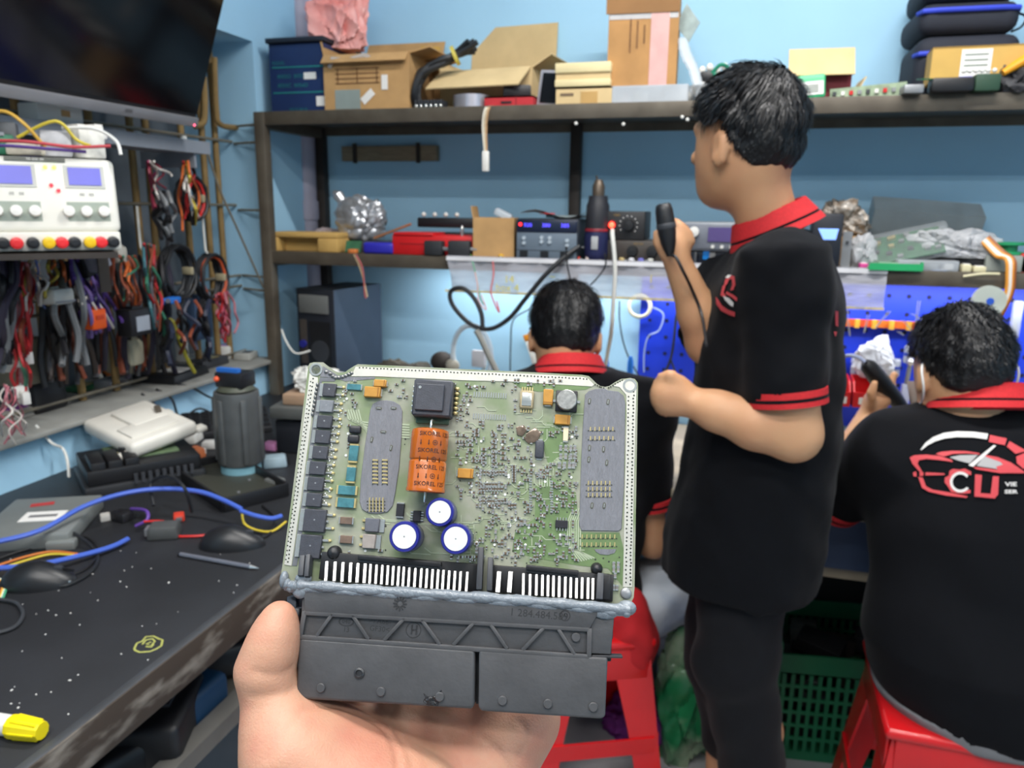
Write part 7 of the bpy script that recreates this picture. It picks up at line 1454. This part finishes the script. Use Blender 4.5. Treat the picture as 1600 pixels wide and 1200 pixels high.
# printer like grey box with white cloth
T, wd, dp = pbox((412, 720), (520, 726), (428, 690)); t = thing('grey_printer', 'grey boxy device with copper panel behind the circuit board', 'printer', T); h = .14
G().box((0, .05, h*.72), (wd, .16, h*.20)).build('upper_case', M('dev_grey', (92, 94, 92), .5), t, bevel=.004); G().box((0, .06, h*.28), (wd*.96, .14, h*.56)).build('lower_case', M('dev_dark', (40, 43, 50), .5), t, bevel=.004); G().box((-wd*.1, .05, h*.92), (wd*.5, .12, h*.18)).build('copper_panel', M('panel_copper', (176, 146, 120), .5, var=.1), t, bevel=.003); G().box((wd*.1, -.012, h*.35), (wd*.3, .006, .02)).build('port', GREY, t); G().box((wd*.2, -.014, h*.1), (.03, .006, .012)).build('orange_tab', M('tab_orange', (220, 110, 60), .5), t)
c = T @ V(0, .05, h); bag('white_cloth', 'crumpled white cloth on top of the grey device', (c.x, c.y, ZB+h+.001), (.05, .04, .03), M('cloth_white', (222, 222, 216), .8), 71, 3, .25, cat='cloth')
for i, (x, y, c, nm, sz) in enumerate(((425, 702, (226, 150, 200), 'pink packet', .03), (430, 728, (150, 170, 180), 'clear sachet', .04), (300, 716, (190, 110, 70), 'amber jar lid', .04), (300, 690, (214, 212, 206), 'white fuse box', .04), (165, 812, (200, 196, 190), 'steel relay', .018), (192, 812, (28, 28, 32), 'black plug block', .028), (258, 838, (74, 76, 76), 'grey dongle', .04), (222, 765, (226, 216, 180), 'cream tag', .014), (20, 730, (44, 46, 52), 'black battery pack', .06), (280, 812, (206, 60, 40), 'red test clip', .02), (430, 760, (110, 112, 110), 'grey bearing', .03), (330, 700, (206, 204, 200), 'pale fuse block', .03))):
    p = onZ(x, y, ZB); o = G().box((0, 0, sz*.3), (sz*1.3, sz, sz*.6), taper=.9).build('bench_item', M('bi_%d' % i, c, .5, var=.15, scale=30), T=at((p.x, p.y, ZB), i*.6), bevel=sz*.12); G().box((sz*.5, 0, sz*.3), (sz*.5, sz*.5, sz*.3)).build('terminal', [GREY, BLK, PAPER][i % 3], o); tag(o, '%s lying among the clutter on the black bench' % nm, nm.split()[-1])

# ================================================================== left side: recess with grille, cables and supplies
t = thing('window_grille', 'tan steel bar grille in the wall recess holding cables', 'grille', at((0, 0, 0))); TANB = M('grille_tan', (150, 122, 76), .6, .2, var=.15, scale=20); RODG = M('rod_grey', (140, 132, 116), .5, .4)
GX = -1.46
for px in (40, 92, 150, 212, 236, 290, 322, 342):
    y = onX(px, 300, GX).y; G().cyl((GX, y, NZ0+.014), (GX, y, NZ1), .009).build('bar', TANB, t)
for y_ in (218, 320, 435, 452, 560): z = onX(330, y_, GX).z; G().cyl((GX+.012, NY0, z), (GX+.012, NY1-.001, z), .004, n=8).build('rod', RODG, t)
for py, L in ((200, .10), (226, .10), (328, .11), (430, .12), (451, .12)):
    z = onX(372, py, -1.45).z; G().tube([(GX+.02, NY1-.002, z), (GX+.09, NY1-.03, z), (XL+.02, NY1-.035, z)], .0035, 7).build('hook_rod', RODG, t)
for py in (100,):
    G().tube(spline([onX(318, 120, GX+.02), onX(320, 160, GX+.02), onX(318, 190, GX+.02), onX(305, 197, GX+.02)], 5), .009, 8).build('bent_bar', TANB, t); G().tube(spline([onX(335, 90, GX+.03), onX(338, 170, GX+.03), onX(345, 195, GX+.03), onX(378, 200, GX+.03)], 5), .008, 8).build('bent_bar', TANB, t)
# television tipped forward above the recess
tb = onX(305, 196, -1.25); TT = at((-1.25, tb.y, tb.z), 0, 0, RA(21)); t = thing('television', 'large black television tilted forward in the top left corner', 'television', TT); tw, thh_ = 1.10, .62
G().box((-.02, -tw/2, thh_/2), (.04, tw, thh_)).build('case', BLK, t, bevel=.006); G().box((.001, -tw/2, thh_/2+.012), (.003, tw-.012, thh_-.03)).build('screen', M('tv_screen', (9, 9, 12), .12, var=0, spec=.5), t); G().box((.003, -tw/2, .008), (.008, tw, .022)).build('lower_bezel', M('bezel_grey', (140, 140, 144), .4, .3), t, bevel=.002)
face = text_geo('IIIIIII', .012); G().add([(.0075, -.22+p[0], .009+p[1]) for p in face[0]], face[1]).build('maker_name', DGR, t, smooth=0); G().ball((.006, -.012, .002), .003).build('standby_light', M('led_pink', (255, 90, 120), .4, var=0, emit=3), t); G().box((-.08, -tw/2, thh_*.55), (.10, .16, .2)).build('wall_bracket', DKST, t)
# metal strip shelf
a, b = onX(60, 212, -1.30), onX(327, 232, -1.30); t = thing('strip_shelf', 'narrow grey metal strip shelf below the television', 'shelf', at((-1.30, b.y, b.z))); L = b.y-a.y+.3
SHG = M('strip_steel', (150, 156, 166), .45, .3, var=.08); G().box((0, -L/2, 0), (.006, L, .030)).build('front_lip', SHG, t); G().box((-.05, -L/2, -.012), (.10, L, .004)).build('plate', SHG, t)
for y in (-.05, -L*.6): G().box((-.085, y, -.03), (.16, .008, .04)).build('bracket', SHG, t)
zs = b.z-.010
def onshelf(px): q = onX(px, 215, -1.31); return V(-1.335, q.y, zs)
t = thing('socket_box', 'white plastic socket box on the strip shelf', 'box', at(onshelf(100))); G().box((0, 0, .034), (.05, .11, .05)).build('case', WHT, t, bevel=.004); G().box((.026, .01, .045), (.002, .02, .012)).build('slot', CART, t); G().box((.02, .03, .006), (.09, .08, .010)).build('card', PAPER, t)
t = thing('paper_roll', 'rolled white sheet lying on the strip shelf', 'paper roll', at(onshelf(250))); G().tube([(0, -.05, .02), (.01, .05, .012)], .012, 14).build('roll', PAPER, t); G().tube([(0, -.051, .02), (0, -.0505, .02)], .006, 10).build('core', DGR, t)
t = thing('blue_bottle', 'tiny bright blue bottle with white cap on the strip shelf', 'bottle', at(onshelf(300))); G().lathe([(0, 0), (.015, 0), (.016, .003), (.016, .022), (.010, .026)], 16).build('bottle', M('bottle_cyan', (70, 190, 225), .3), t); G().lathe([(.008, .026), (.008, .036), (0, .037)], 14).build('cap', WHT, t)
bag('film_wad', 'crumpled clear film wad between the socket box and paper roll', onshelf(185), (.025, .03, .016), CLEARS, 81, 2, .2)
# white bench power supply
pc = onZ(92, 391, 1.312); fw = (Vector((0, 0, 0))-Vector((pc.x, pc.y, 0))).normalized(); rz = math.atan2(fw.y, fw.x)+math.pi/2+RA(4)
pc = Vector((-1.13, 1.10, 1.305)); q = onD(92, 391, 1.40); pc = q; ZP = pc.z
pw = (onD(178, 388, 1.40)-onD(6, 391, 1.40)).length; ph = onD(92, 243, 1.40).z-ZP
t = thing('power_supply', 'white dual display bench power supply with coloured terminals', 'power supply', at((pc.x, pc.y, ZP), rz)); PW = M('psu_white', (226, 224, 214), .45, var=.03); PG = M('psu_grey', (176, 178, 174), .5)
G().box((-.01, .10, ph*.5), (pw*1.02, .16, ph*.97)).build('case', PG, t, bevel=.006); G().box((0, .002, ph*.10), (pw, .05, ph*.20)).build('terminal_panel', PW, t, bevel=.003)
BZ = at((0, -.012, ph*.20), 0, RA(-10)) ; bh = ph*.80
G().box((0, .012, bh/2), (pw*1.04, .028, bh), BZ).build('bezel', PW, t, bevel=.010, seg=3)
DISP = M('lcd_violet', (92, 92, 178), .3, var=.08, emit=.55)
for sx in (-1, 1):
    G().box((sx*pw*.27, -.0015, bh*.74), (pw*.32, .004, bh*.30), BZ).build('display_frame', M('psu_offwhite', (196, 196, 188), .5), t); G().box((sx*pw*.27, -.003, bh*.745), (pw*.26, .004, bh*.235), BZ).build('display', DISP, t)  # display frames in a slightly greyer white than the bezel
    G().box((sx*pw*.27, -.001, bh*.27), (pw*.34, .003, bh*.26), BZ).build('knob_panel', M('psu_green', (150, 160, 148), .5), t)
    for k in range(3): G().lathe([(.010, 0), (.009, .012), (0, .013)], 14, BZ @ at((sx*pw*.27+(k-1)*.028-.004, -.002, bh*.27), 0, RA(90))).build('knob', WHT, t)
    v, f = text_geo('IIII   IIII', .008); G().add([(sx*pw*.27+p[0], -.0028, bh*.50+p[1]) for p in v], f, BZ).build('panel_text', M('print_grey3'), t, smooth=0)
for x, z, m_ in ((-.03, .86, M('led_lime', (200, 240, 90), .4, var=0, emit=2)), (.04, .86, M('led_lime')), (0, .62, M('led_red')), (.05, .55, M('led_red'))): G().ball((x*pw, -.004, bh*z), .0035, 8, 6, BZ).build('indicator', m_, t)
G().box((-pw*.1, -.003, bh*.955), (pw*.46, .003, bh*.045), BZ).build('name_strip', M('strip_dark', (96, 98, 90), .5), t); v, f = text_geo('IIII IIIIII IIII', .0065); G().add([(-pw*.1+p[0], -.005, bh*.955+p[1]) for p in v], f, BZ).build('name_text', PAPER, t, smooth=0)
for x, c in ((-.42, 'k'), (-.32, 'r'), (-.20, 'k'), (-.08, 'y'), (.02, 'r'), (.12, 'k'), (.24, 'y'), (.33, 'r'), (.43, 'k')):
    m_ = {'k': BLK, 'r': M('post_red', (226, 44, 48), .4), 'y': M('post_yellow', (236, 190, 20), .4)}[c]; G().lathe([(.009, 0), (.0105, .004), (.010, .016), (.006, .018), (.004, .018)], 12, at((x*pw, -.022, ph*.09), 0, RA(90))).build('terminal', m_, t)
ws = thing('bracket_shelf', 'dark bracket shelf carrying the white power supply', 'shelf', at((pc.x, pc.y, ZP-.002), rz)); G().box((-.05, .08, -.006), (pw*1.4, .26, .010)).build('board', DKST, ws)
for sx in (-1, 1): G().box((sx*pw*.45, .19, -.05), (.02, .02, .09)).build('brace', DKST, ws)
# heap on top of the supply
zt = ZP+ph+.001
for i, (dx, dy, sz, c, nm) in enumerate(((-.08, .08, (.07, .05, .035), (48, 120, 90), 'green circuit block'), (-.10, .05, (.05, .03, .05), (70, 74, 74), 'grey plug housing'), (-.03, .04, (.022, .06, .02), (226, 218, 200), 'cream connector stick'), (.02, .07, (.05, .05, .045), (200, 200, 204), 'clear tray corner'), (.07, .08, (.045, .05, .06), (224, 222, 214), 'white plug tower'), (.0, .11, (.08, .04, .03), (66, 60, 110), 'violet connector row'), (-.06, .12, (.05, .04, .06), (90, 92, 96), 'dark grey relay'))):
    o = G().box((0, 0, sz[2]/2), sz).build('heap_part', M('hp_%d' % i, c, .5, var=.2, scale=40), T=at((pc.x, pc.y, zt), rz) @ at((dx, dy, 0), i*.5), bevel=.004); G().box((0, -sz[1]*.4, sz[2]), (sz[0]*.6, sz[1]*.3, .006)).build('terminal', [GREY, PAPER, BLK][i % 3], o); tag(o, '%s heaped on top of the power supply' % nm, nm.split()[-1], 'parts on top of the power supply')
PT = at((pc.x, pc.y, zt), rz)
for i, (pts, c, nm) in enumerate(((((-.1, .03, .05), (-.06, .02, .07), (-.03, .0, .05), (.0, .01, .01)), (214, 170, 70), 'yellow'), (((-.12, .03, .01), (-.06, .0, .012), (.0, -.005, .01), (.06, .0, .008)), (80, 50, 130), 'purple'), (((-.09, .02, .02), (-.03, -.004, .02), (.04, -.006, .015), (.1, -.004, .02)), (190, 60, 70), 'red'), (((.03, .04, .05), (.08, .02, .05), (.11, .0, .03), (.115, -.01, .005)), (230, 230, 226), 'white'), (((-.04, .05, .03), (.02, .03, .06), (.05, .03, .03), (.07, .02, .02)), (210, 190, 60), 'gold'))):
    cable('heap_wire', '%s wire curling over the power supply top' % nm, [PT @ V(*q) for q in pts], .003, M('hw_%d' % i, c, .5), group='wires on top of the power supply')
# wiring looms hanging in the recess
rng = random.Random(33)
def loom(lab, tops, bots, cols, X=-1.33, r=.0032, n=7, sag=10, plug=None, seed=0):
    rn = random.Random(seed+100); o_ = onX(*tops[0], X); t = thing('wiring_loom', lab, 'cable', at(o_), 'wiring looms hanging in the wall recess')
    for k in range(n):
        u = k/max(1, n-1); a_ = (tops[0][0]+(tops[1][0]-tops[0][0])*u+rn.uniform(-3, 3), tops[0][1]+(tops[1][1]-tops[0][1])*u); b_ = (bots[0][0]+(bots[1][0]-bots[0][0])*u+rn.uniform(-8, 8), bots[0][1]+(bots[1][1]-bots[0][1])*u+rn.uniform(-12, 12))
        pts = [onX(a_[0], a_[1], X+rn.uniform(-.03, .03))]
        for q in (.25, .5, .75): pts.append(onX(a_[0]+(b_[0]-a_[0])*q+rn.uniform(-sag, sag), a_[1]+(b_[1]-a_[1])*q, X+rn.uniform(-.03, .05)))
        pts.append(onX(b_[0], b_[1], X+rn.uniform(-.02, .03)))
        c = cols[k % len(cols)]; G().tube([p-o_ for p in spline(pts, 5)], r*rn.uniform(.7, 1.25), 6).build('wire', M('lw_%d_%d_%d' % c, c, .5, var=.05), t)
        if plug and k % 2 == 0: G().box(pts[-1]-o_, (.014, .018, .024), rz=rn.uniform(0, 3)).build('plug', plug, t, bevel=.002)
    return t
RD, PU, WH, BK_, YE, GR, BR, GY, OR, PK, TE = (176, 40, 44), (84, 58, 132), (214, 208, 200), (30, 30, 34), (196, 176, 70), (60, 120, 96), (140, 72, 50), (120, 122, 124), (206, 104, 50), (176, 110, 120), (70, 120, 130)
loom('red wire loom hanging left below the power supply', [(20, 410), (48, 410)], [(20, 560), (40, 560)], [RD, BR, PK, RD], n=9, plug=WHT, seed=1); loom('red and white wires dropping to the bench at far left', [(18, 520), (36, 520)], [(28, 620), (42, 610)], [RD, RD, PK, GR], n=7, plug=WHT, seed=2)
loom('cream and yellow wires curving beside the red loom', [(48, 405), (60, 405)], [(42, 480), (70, 470)], [WH, YE, WH, (90, 110, 170)], n=5, sag=12, seed=3); loom('yellow and brown wires under the power supply middle', [(76, 400), (90, 400)], [(70, 470), (95, 450)], [YE, BR, OR], n=6, seed=4)
loom('thick purple wire loom in the middle of the recess', [(108, 405), (130, 405)], [(140, 520), (185, 500)], [PU, PU, (110, 90, 150), PU, WH], n=14, seed=5, r=.0036); loom('white and yellow strands beside the purple loom', [(116, 430), (124, 430)], [(134, 505), (142, 498)], [WH, YE, WH], n=4, seed=6)
loom('grey sheathed cables behind the orange connector', [(88, 410), (110, 410)], [(95, 560), (130, 560)], [GY, (70, 66, 60), BK_], n=7, r=.006, seed=7); loom('rust coloured wires right of the purple loom', [(180, 400), (208, 400)], [(190, 470), (212, 480)], [BR, OR, BR, GR], n=9, seed=8)
loom('teal and red wires hanging from the middle rod', [(225, 380), (242, 385)], [(232, 500), (255, 510)], [TE, RD, GR, BR, (90, 90, 96)], n=9, seed=9); loom('maroon wires curving under the strip shelf', [(228, 252), (238, 252)], [(245, 330), (262, 285)], [(150, 50, 90), (130, 40, 60), WH], n=6, seed=10)
loom('orange and red loop right below the strip shelf', [(285, 252), (300, 252)], [(290, 350), (305, 340)], [OR, RD, WH, BK_, YE], n=9, sag=12, seed=11); loom('black cables descending in the recess centre', [(240, 300), (262, 300)], [(250, 370), (275, 375)], [BK_, BK_, GY], n=6, r=.005, seed=12)
loom('pinkish red wires at the right recess edge', [(340, 460), (356, 455)], [(346, 530), (360, 525)], [(176, 80, 100), RD, PK], n=10, seed=13); loom('dark cables hanging over the right end of the sill', [(255, 470), (330, 470)], [(265, 560), (330, 555)], [BK_, (44, 50, 70), BR, BK_], n=10, r=.006, seed=14)
loom('black leads hanging behind the far left loom', [(0, 400), (30, 400)], [(-5, 580), (20, 560)], [BK_, (50, 44, 60), GY, BK_], n=9, r=.006, seed=15); loom('dark wires behind the white rounded connector', [(60, 440), (140, 440)], [(70, 600), (160, 590)], [BK_, (60, 50, 46), (70, 70, 74), BR], X=-1.40, n=12, r=.006, seed=16); loom('black leads filling the recess centre', [(150, 400), (260, 400)], [(160, 580), (270, 575)], [BK_, (48, 44, 60), (60, 60, 62), BR], X=-1.41, n=14, r=.006, seed=17)
loom('pale red wires trailing onto the sill at far left', [(5, 600), (30, 610)], [(-5, 680), (40, 690)], [PK, WH, (200, 110, 120)], X=-1.30, n=8, r=.0018, sag=16, plug=None, seed=18)
# coiled black cables
for i, (x, y, rr, lab) in enumerate(((276, 425, .062, 'coil of black cable on the grille, left of two'), (330, 435, .060, 'coil of black cable on the grille, right of two'), (298, 310, .05, 'coil of grey red cable high on the grille'))):
    c = onX(x, y, -1.38); t = thing('cable_coil', lab, 'cable coil', at(c), 'cable coils on the grille')
    for k in range(6): G().tube([(.006*k-.015+rng.uniform(-.003, .003), (rr*.75+.004*(k % 3))*math.cos(a_*.2618), (rr+.005*(k % 2))*math.sin(a_*.2618)) for a_ in range(24)], .0048, 7, closed=True).build('turn', [BKC, BKC, M('cable_grey', (100, 100, 102), .5) if i == 2 else BKC, BKC, REDC if i == 2 else M('turn_orange', (196, 84, 44), .5) if i == 1 else BKC, BKC][k], t)
    G().box((0, rr*.7, 0), (.03, .012, .02)).build('tie', M('tie_pale', (170, 160, 130), .5), t, bevel=.003)
# modules among the cables
def module(nm, lab, x0, y0, x1, y1, X, dep, mat, extra=None, tilt=0., bev=.003):
    a, b = onX(x0, y1, X), onX(x1, y1, X); zt_ = onX((x0+x1)/2, y0, X).z; z0_ = (a.z+b.z)/2; wd = (b.y-a.y); h = zt_-z0_; t = thing(nm, lab, nm.split('_')[-1], at((X-dep/2, (a.y+b.y)/2, z0_), 0, RA(tilt)))
    G().box((0, 0, h/2), (dep, wd, h)).build('body', mat, t, bevel=bev)
    if extra: G().box((dep/2+.0008, extra[0]*wd, h*extra[1]), (.002, wd*extra[2], h*extra[3])).build('label', extra[4], t)
    G().box((0, 0, h*1.04), (dep*.5, wd*.4, h*.10)).build('boss', mat, t)
    return t
module('white_connector', 'rounded white connector hanging below the power supply', 86, 450, 120, 476, -1.28, .05, M('conn_white', (206, 204, 196), .5), (0, .2, .9, .1, GREY), bev=.008); module('orange_connector', 'bright orange safety connector beside the purple loom', 146, 482, 170, 515, -1.28, .03, M('conn_orange', (226, 88, 26), .45), (0, .6, .5, .2, M('conn_dark_orange', (190, 60, 20), .5)), bev=.006); module('labelled_module', 'black module with a grey square label in the recess', 206, 482, 240, 524, -1.30, .04, BLK, (.05, .45, .6, .55, M('label_bluegrey', (160, 166, 176), .5)))
module('blue_plug', 'small bright blue plug under the left coil', 258, 465, 284, 475, -1.32, .016, M('plug_blue', (30, 110, 200), .5)); module('grey_module', 'grey slanted module below the supply terminals', 155, 388, 178, 420, -1.27, .03, M('mod_grey', (130, 130, 140), .5), None, 22); module('black_module', 'black slanted module left of the grey one', 138, 392, 160, 430, -1.30, .03, BLK, (0, .5, .5, .5, DGR), 20); module('olive_housing', 'olive grey cast housing behind the red loom', 28, 530, 88, 600, -1.42, .06, M('olive_cast', (104, 102, 88), .6, var=.2)); module('cream_cylinder', 'cream boxy filter standing on the sill', 205, 528, 230, 572, -1.40, .04, M('filter_cream', (186, 180, 156), .6), bev=.012); module('pale_plug', 'pale plug hanging on the grille near the left coil', 187, 385, 202, 412, -1.33, .02, M('plug_pale', (182, 178, 168), .5), bev=.006); module('blue_case', 'blue grey slim case hanging at the right of the recess', 308, 465, 334, 530, -1.40, .03, M('case_slate', (60, 82, 112), .5), (0, .75, .5, .2, GREY))
for x, y0, y1, nm in ((318, 322, 395, 'right'), (217, 322, 390, 'left'), (227, 380, 440, 'middle')): cable('white_zip_lead', 'thin white lead hanging from the grille rod, %s one' % nm, [onX(x-3, y0, -1.39), onX(x, (y0+y1)/2, -1.385), onX(x+3, y1-6, -1.38), onX(x+6, y1, -1.37)], .0032, WHC, group='white leads on the grille')
cable('yellow_strap', 'yellow lead curving down onto the sill', [onX(262, 500, -1.34), onX(270, 503, -1.33), onX(280, 530, -1.33), onX(292, 560, -1.33), onX(304, 582, -1.335)], .005, M('strap_olive', (166, 158, 56), .5)); cable('green_strap', 'dark green lead beside the yellow one', [onX(256, 500, -1.35), onX(258, 530, -1.35), onX(262, 555, -1.35)], .004, M('strap_green', (40, 110, 84), .5)); cable('beige_cable', 'long thin beige cord running down across the recess edge', [onX(322, 232, -1.345), onX(345, 300, -1.345), onX(372, 360, -1.345), onX(412, 450, -1.345)], .003, RODG)
# things on the sill
ZS = NZ0+.0125
def sill(x, y): p = onZ(x, y, ZS); p.x = min(max(p.x, -1.56), -1.35); return p
for i, (nm, lab, x, y, sz, m_, rz_) in enumerate((('scan_tool', 'black flat tool with white label on the sill', 268, 590, (.13, .16, .022), BLK, .1), ('purple_marked_module', 'black module with purple scribble at the sill edge', 68, 640, (.06, .09, .07), BLK, 0), ('green_board', 'little green board on the sill', 130, 608, (.05, .08, .012), PCBG, .2), ('grey_block', 'grey metal block on the sill beside the green board', 180, 602, (.05, .10, .022), GREY, .1), ('white_tube', 'white tube on the sill below the labelled module', 252, 562, (.03, .03, .06), WHT, .3), ('white_cup_connector', 'white cup connector on the right of the sill', 350, 560, (.05, .04, .04), WHT, .3), ('black_meter', 'black meter on the right of the sill', 325, 572, (.06, .12, .025), DGR, 0), ('red_probe', 'red probe body lying on the sill', 112, 582, (.025, .10, .02), REDP, .5), ('amber_part', 'amber plastic part on the sill', 195, 578, (.04, .04, .04), M('amber', (190, 92, 50), .4), .4), ('grey_card', 'grey folded card at the left of the sill', 20, 650, (.08, .14, .02), M('card_grey', (160, 156, 148), .7), .1), ('cream_part', 'cream finned part at the far left sill', 5, 575, (.05, .05, .09), M('fan_cream', (190, 184, 160), .6), 0), ('pale_connector', 'pale connector strip near the sill corner', 385, 560, (.05, .07, .02), M('strip_pale', (170, 170, 164), .6), .2))):
    p = sill(x, y); o = G().box((0, 0, sz[2]/2), sz, taper=.94).build(nm, m_, T=at((p.x, p.y, ZS), rz_), bevel=min(sz)*.15); tag(o, lab, nm.split('_')[-1]); G().box((sz[0]*.1, 0, sz[2]+.0006), (sz[0]*.5, sz[1]*.4, .0015)).build('label', [PAPER, M('mark_purple', (150, 70, 160), .6), GOLD, DGR][i % 4], o)
for i, (pts, m_, lab) in enumerate((([(128, 580, .02), (110, 590, .02), (95, 598, .015)], REDC, 'red test lead across the sill'), ([(150, 578, .02), (165, 590, .015), (182, 600, .01)], ORC, 'orange test lead across the sill'), ([(240, 585, .02), (252, 592, .01), (258, 580, .03)], REDC, 'red clip lead near the black scan tool'), ([(140, 585, .02), (152, 590, .03), (160, 600, .01)], WHC, 'white bent lead on the sill'))): cable('test_lead', lab, [V(min(q.x, -1.36), q.y, ZS+l) for q, l in [(onZ(x, y, ZS), l) for x, y, l in pts]], .005, m_, group='test leads on the sill')
for i, (pts, m_) in enumerate((([(-1.37, 1.55, ZS+.004), (-1.335, 1.56, ZS-.02), (-1.33, 1.58, .86), (-1.30, 1.62, .88), (-1.26, 1.66, .836)], BKC), ([(-1.37, 1.50, ZS+.004), (-1.335, 1.51, ZS-.03), (-1.33, 1.56, .85), (-1.28, 1.62, .836)], BKC), ([(-1.37, 1.2, ZS+.004), (-1.335, 1.2, ZS-.03), (-1.33, 1.22, .89), (-1.31, 1.21, .87), (-1.30, 1.2, .836)], WHC), ([(-1.37, 1.62, ZS+.004), (-1.335, 1.64, ZS-.01), (-1.33, 1.72, .88), (-1.31, 1.80, .88), (-1.27, 1.84, .836)], BKC))): cable('sill_cord', ['black cord dropping from the sill to the keyboard', 'black cord dropping from the sill beside the white cover', 'white cord dropping from the sill behind the black module', 'black cord dropping from the sill near the motor'][i], [V(*q) for q in pts], .003, m_, group='cords over the blue wall strip')
# things on the lower board of the bench
ZL = .6435
for i, (x, y, sz, c, nm) in enumerate(((300, 1125, (.08, .10, .06), (24, 60, 92), 'blue capped canister'), (250, 1160, (.10, .14, .07), (22, 22, 26), 'black satchel'), (350, 1040, (.08, .10, .06), (24, 24, 28), 'black adapter brick'), (180, 1185, (.10, .14, .05), (30, 30, 34), 'black battery tray'), (420, 990, (.06, .08, .05), (150, 140, 60), 'yellow tape roll'))):
    p = onZ(x, y, ZL); p.x = min(p.x, BX-.07); o = G().box((0, 0, sz[2]/2), sz).build('stored_item', M('si_%d' % i, c, .5), T=at((p.x, p.y, ZL), i*.4), bevel=.012, seg=3); G().box((0, 0, sz[2]+.002), (sz[0]*.5, sz[1]*.3, .006)).build('handle', DGR, o); tag(o, '%s stored under the black bench' % nm, nm.split()[-1])
o = G().box((0, 0, .12), (.22, .30, .24)).build('blue_bin', M('bin_blue', (26, 30, 140), .5), T=at((-.93, .98, 0)), bevel=.01); G().box((0, 0, .243), (.2, .28, .006)).build('lid', BLK, o); tag(o, 'dark blue bin on the floor under the black bench', 'bin')
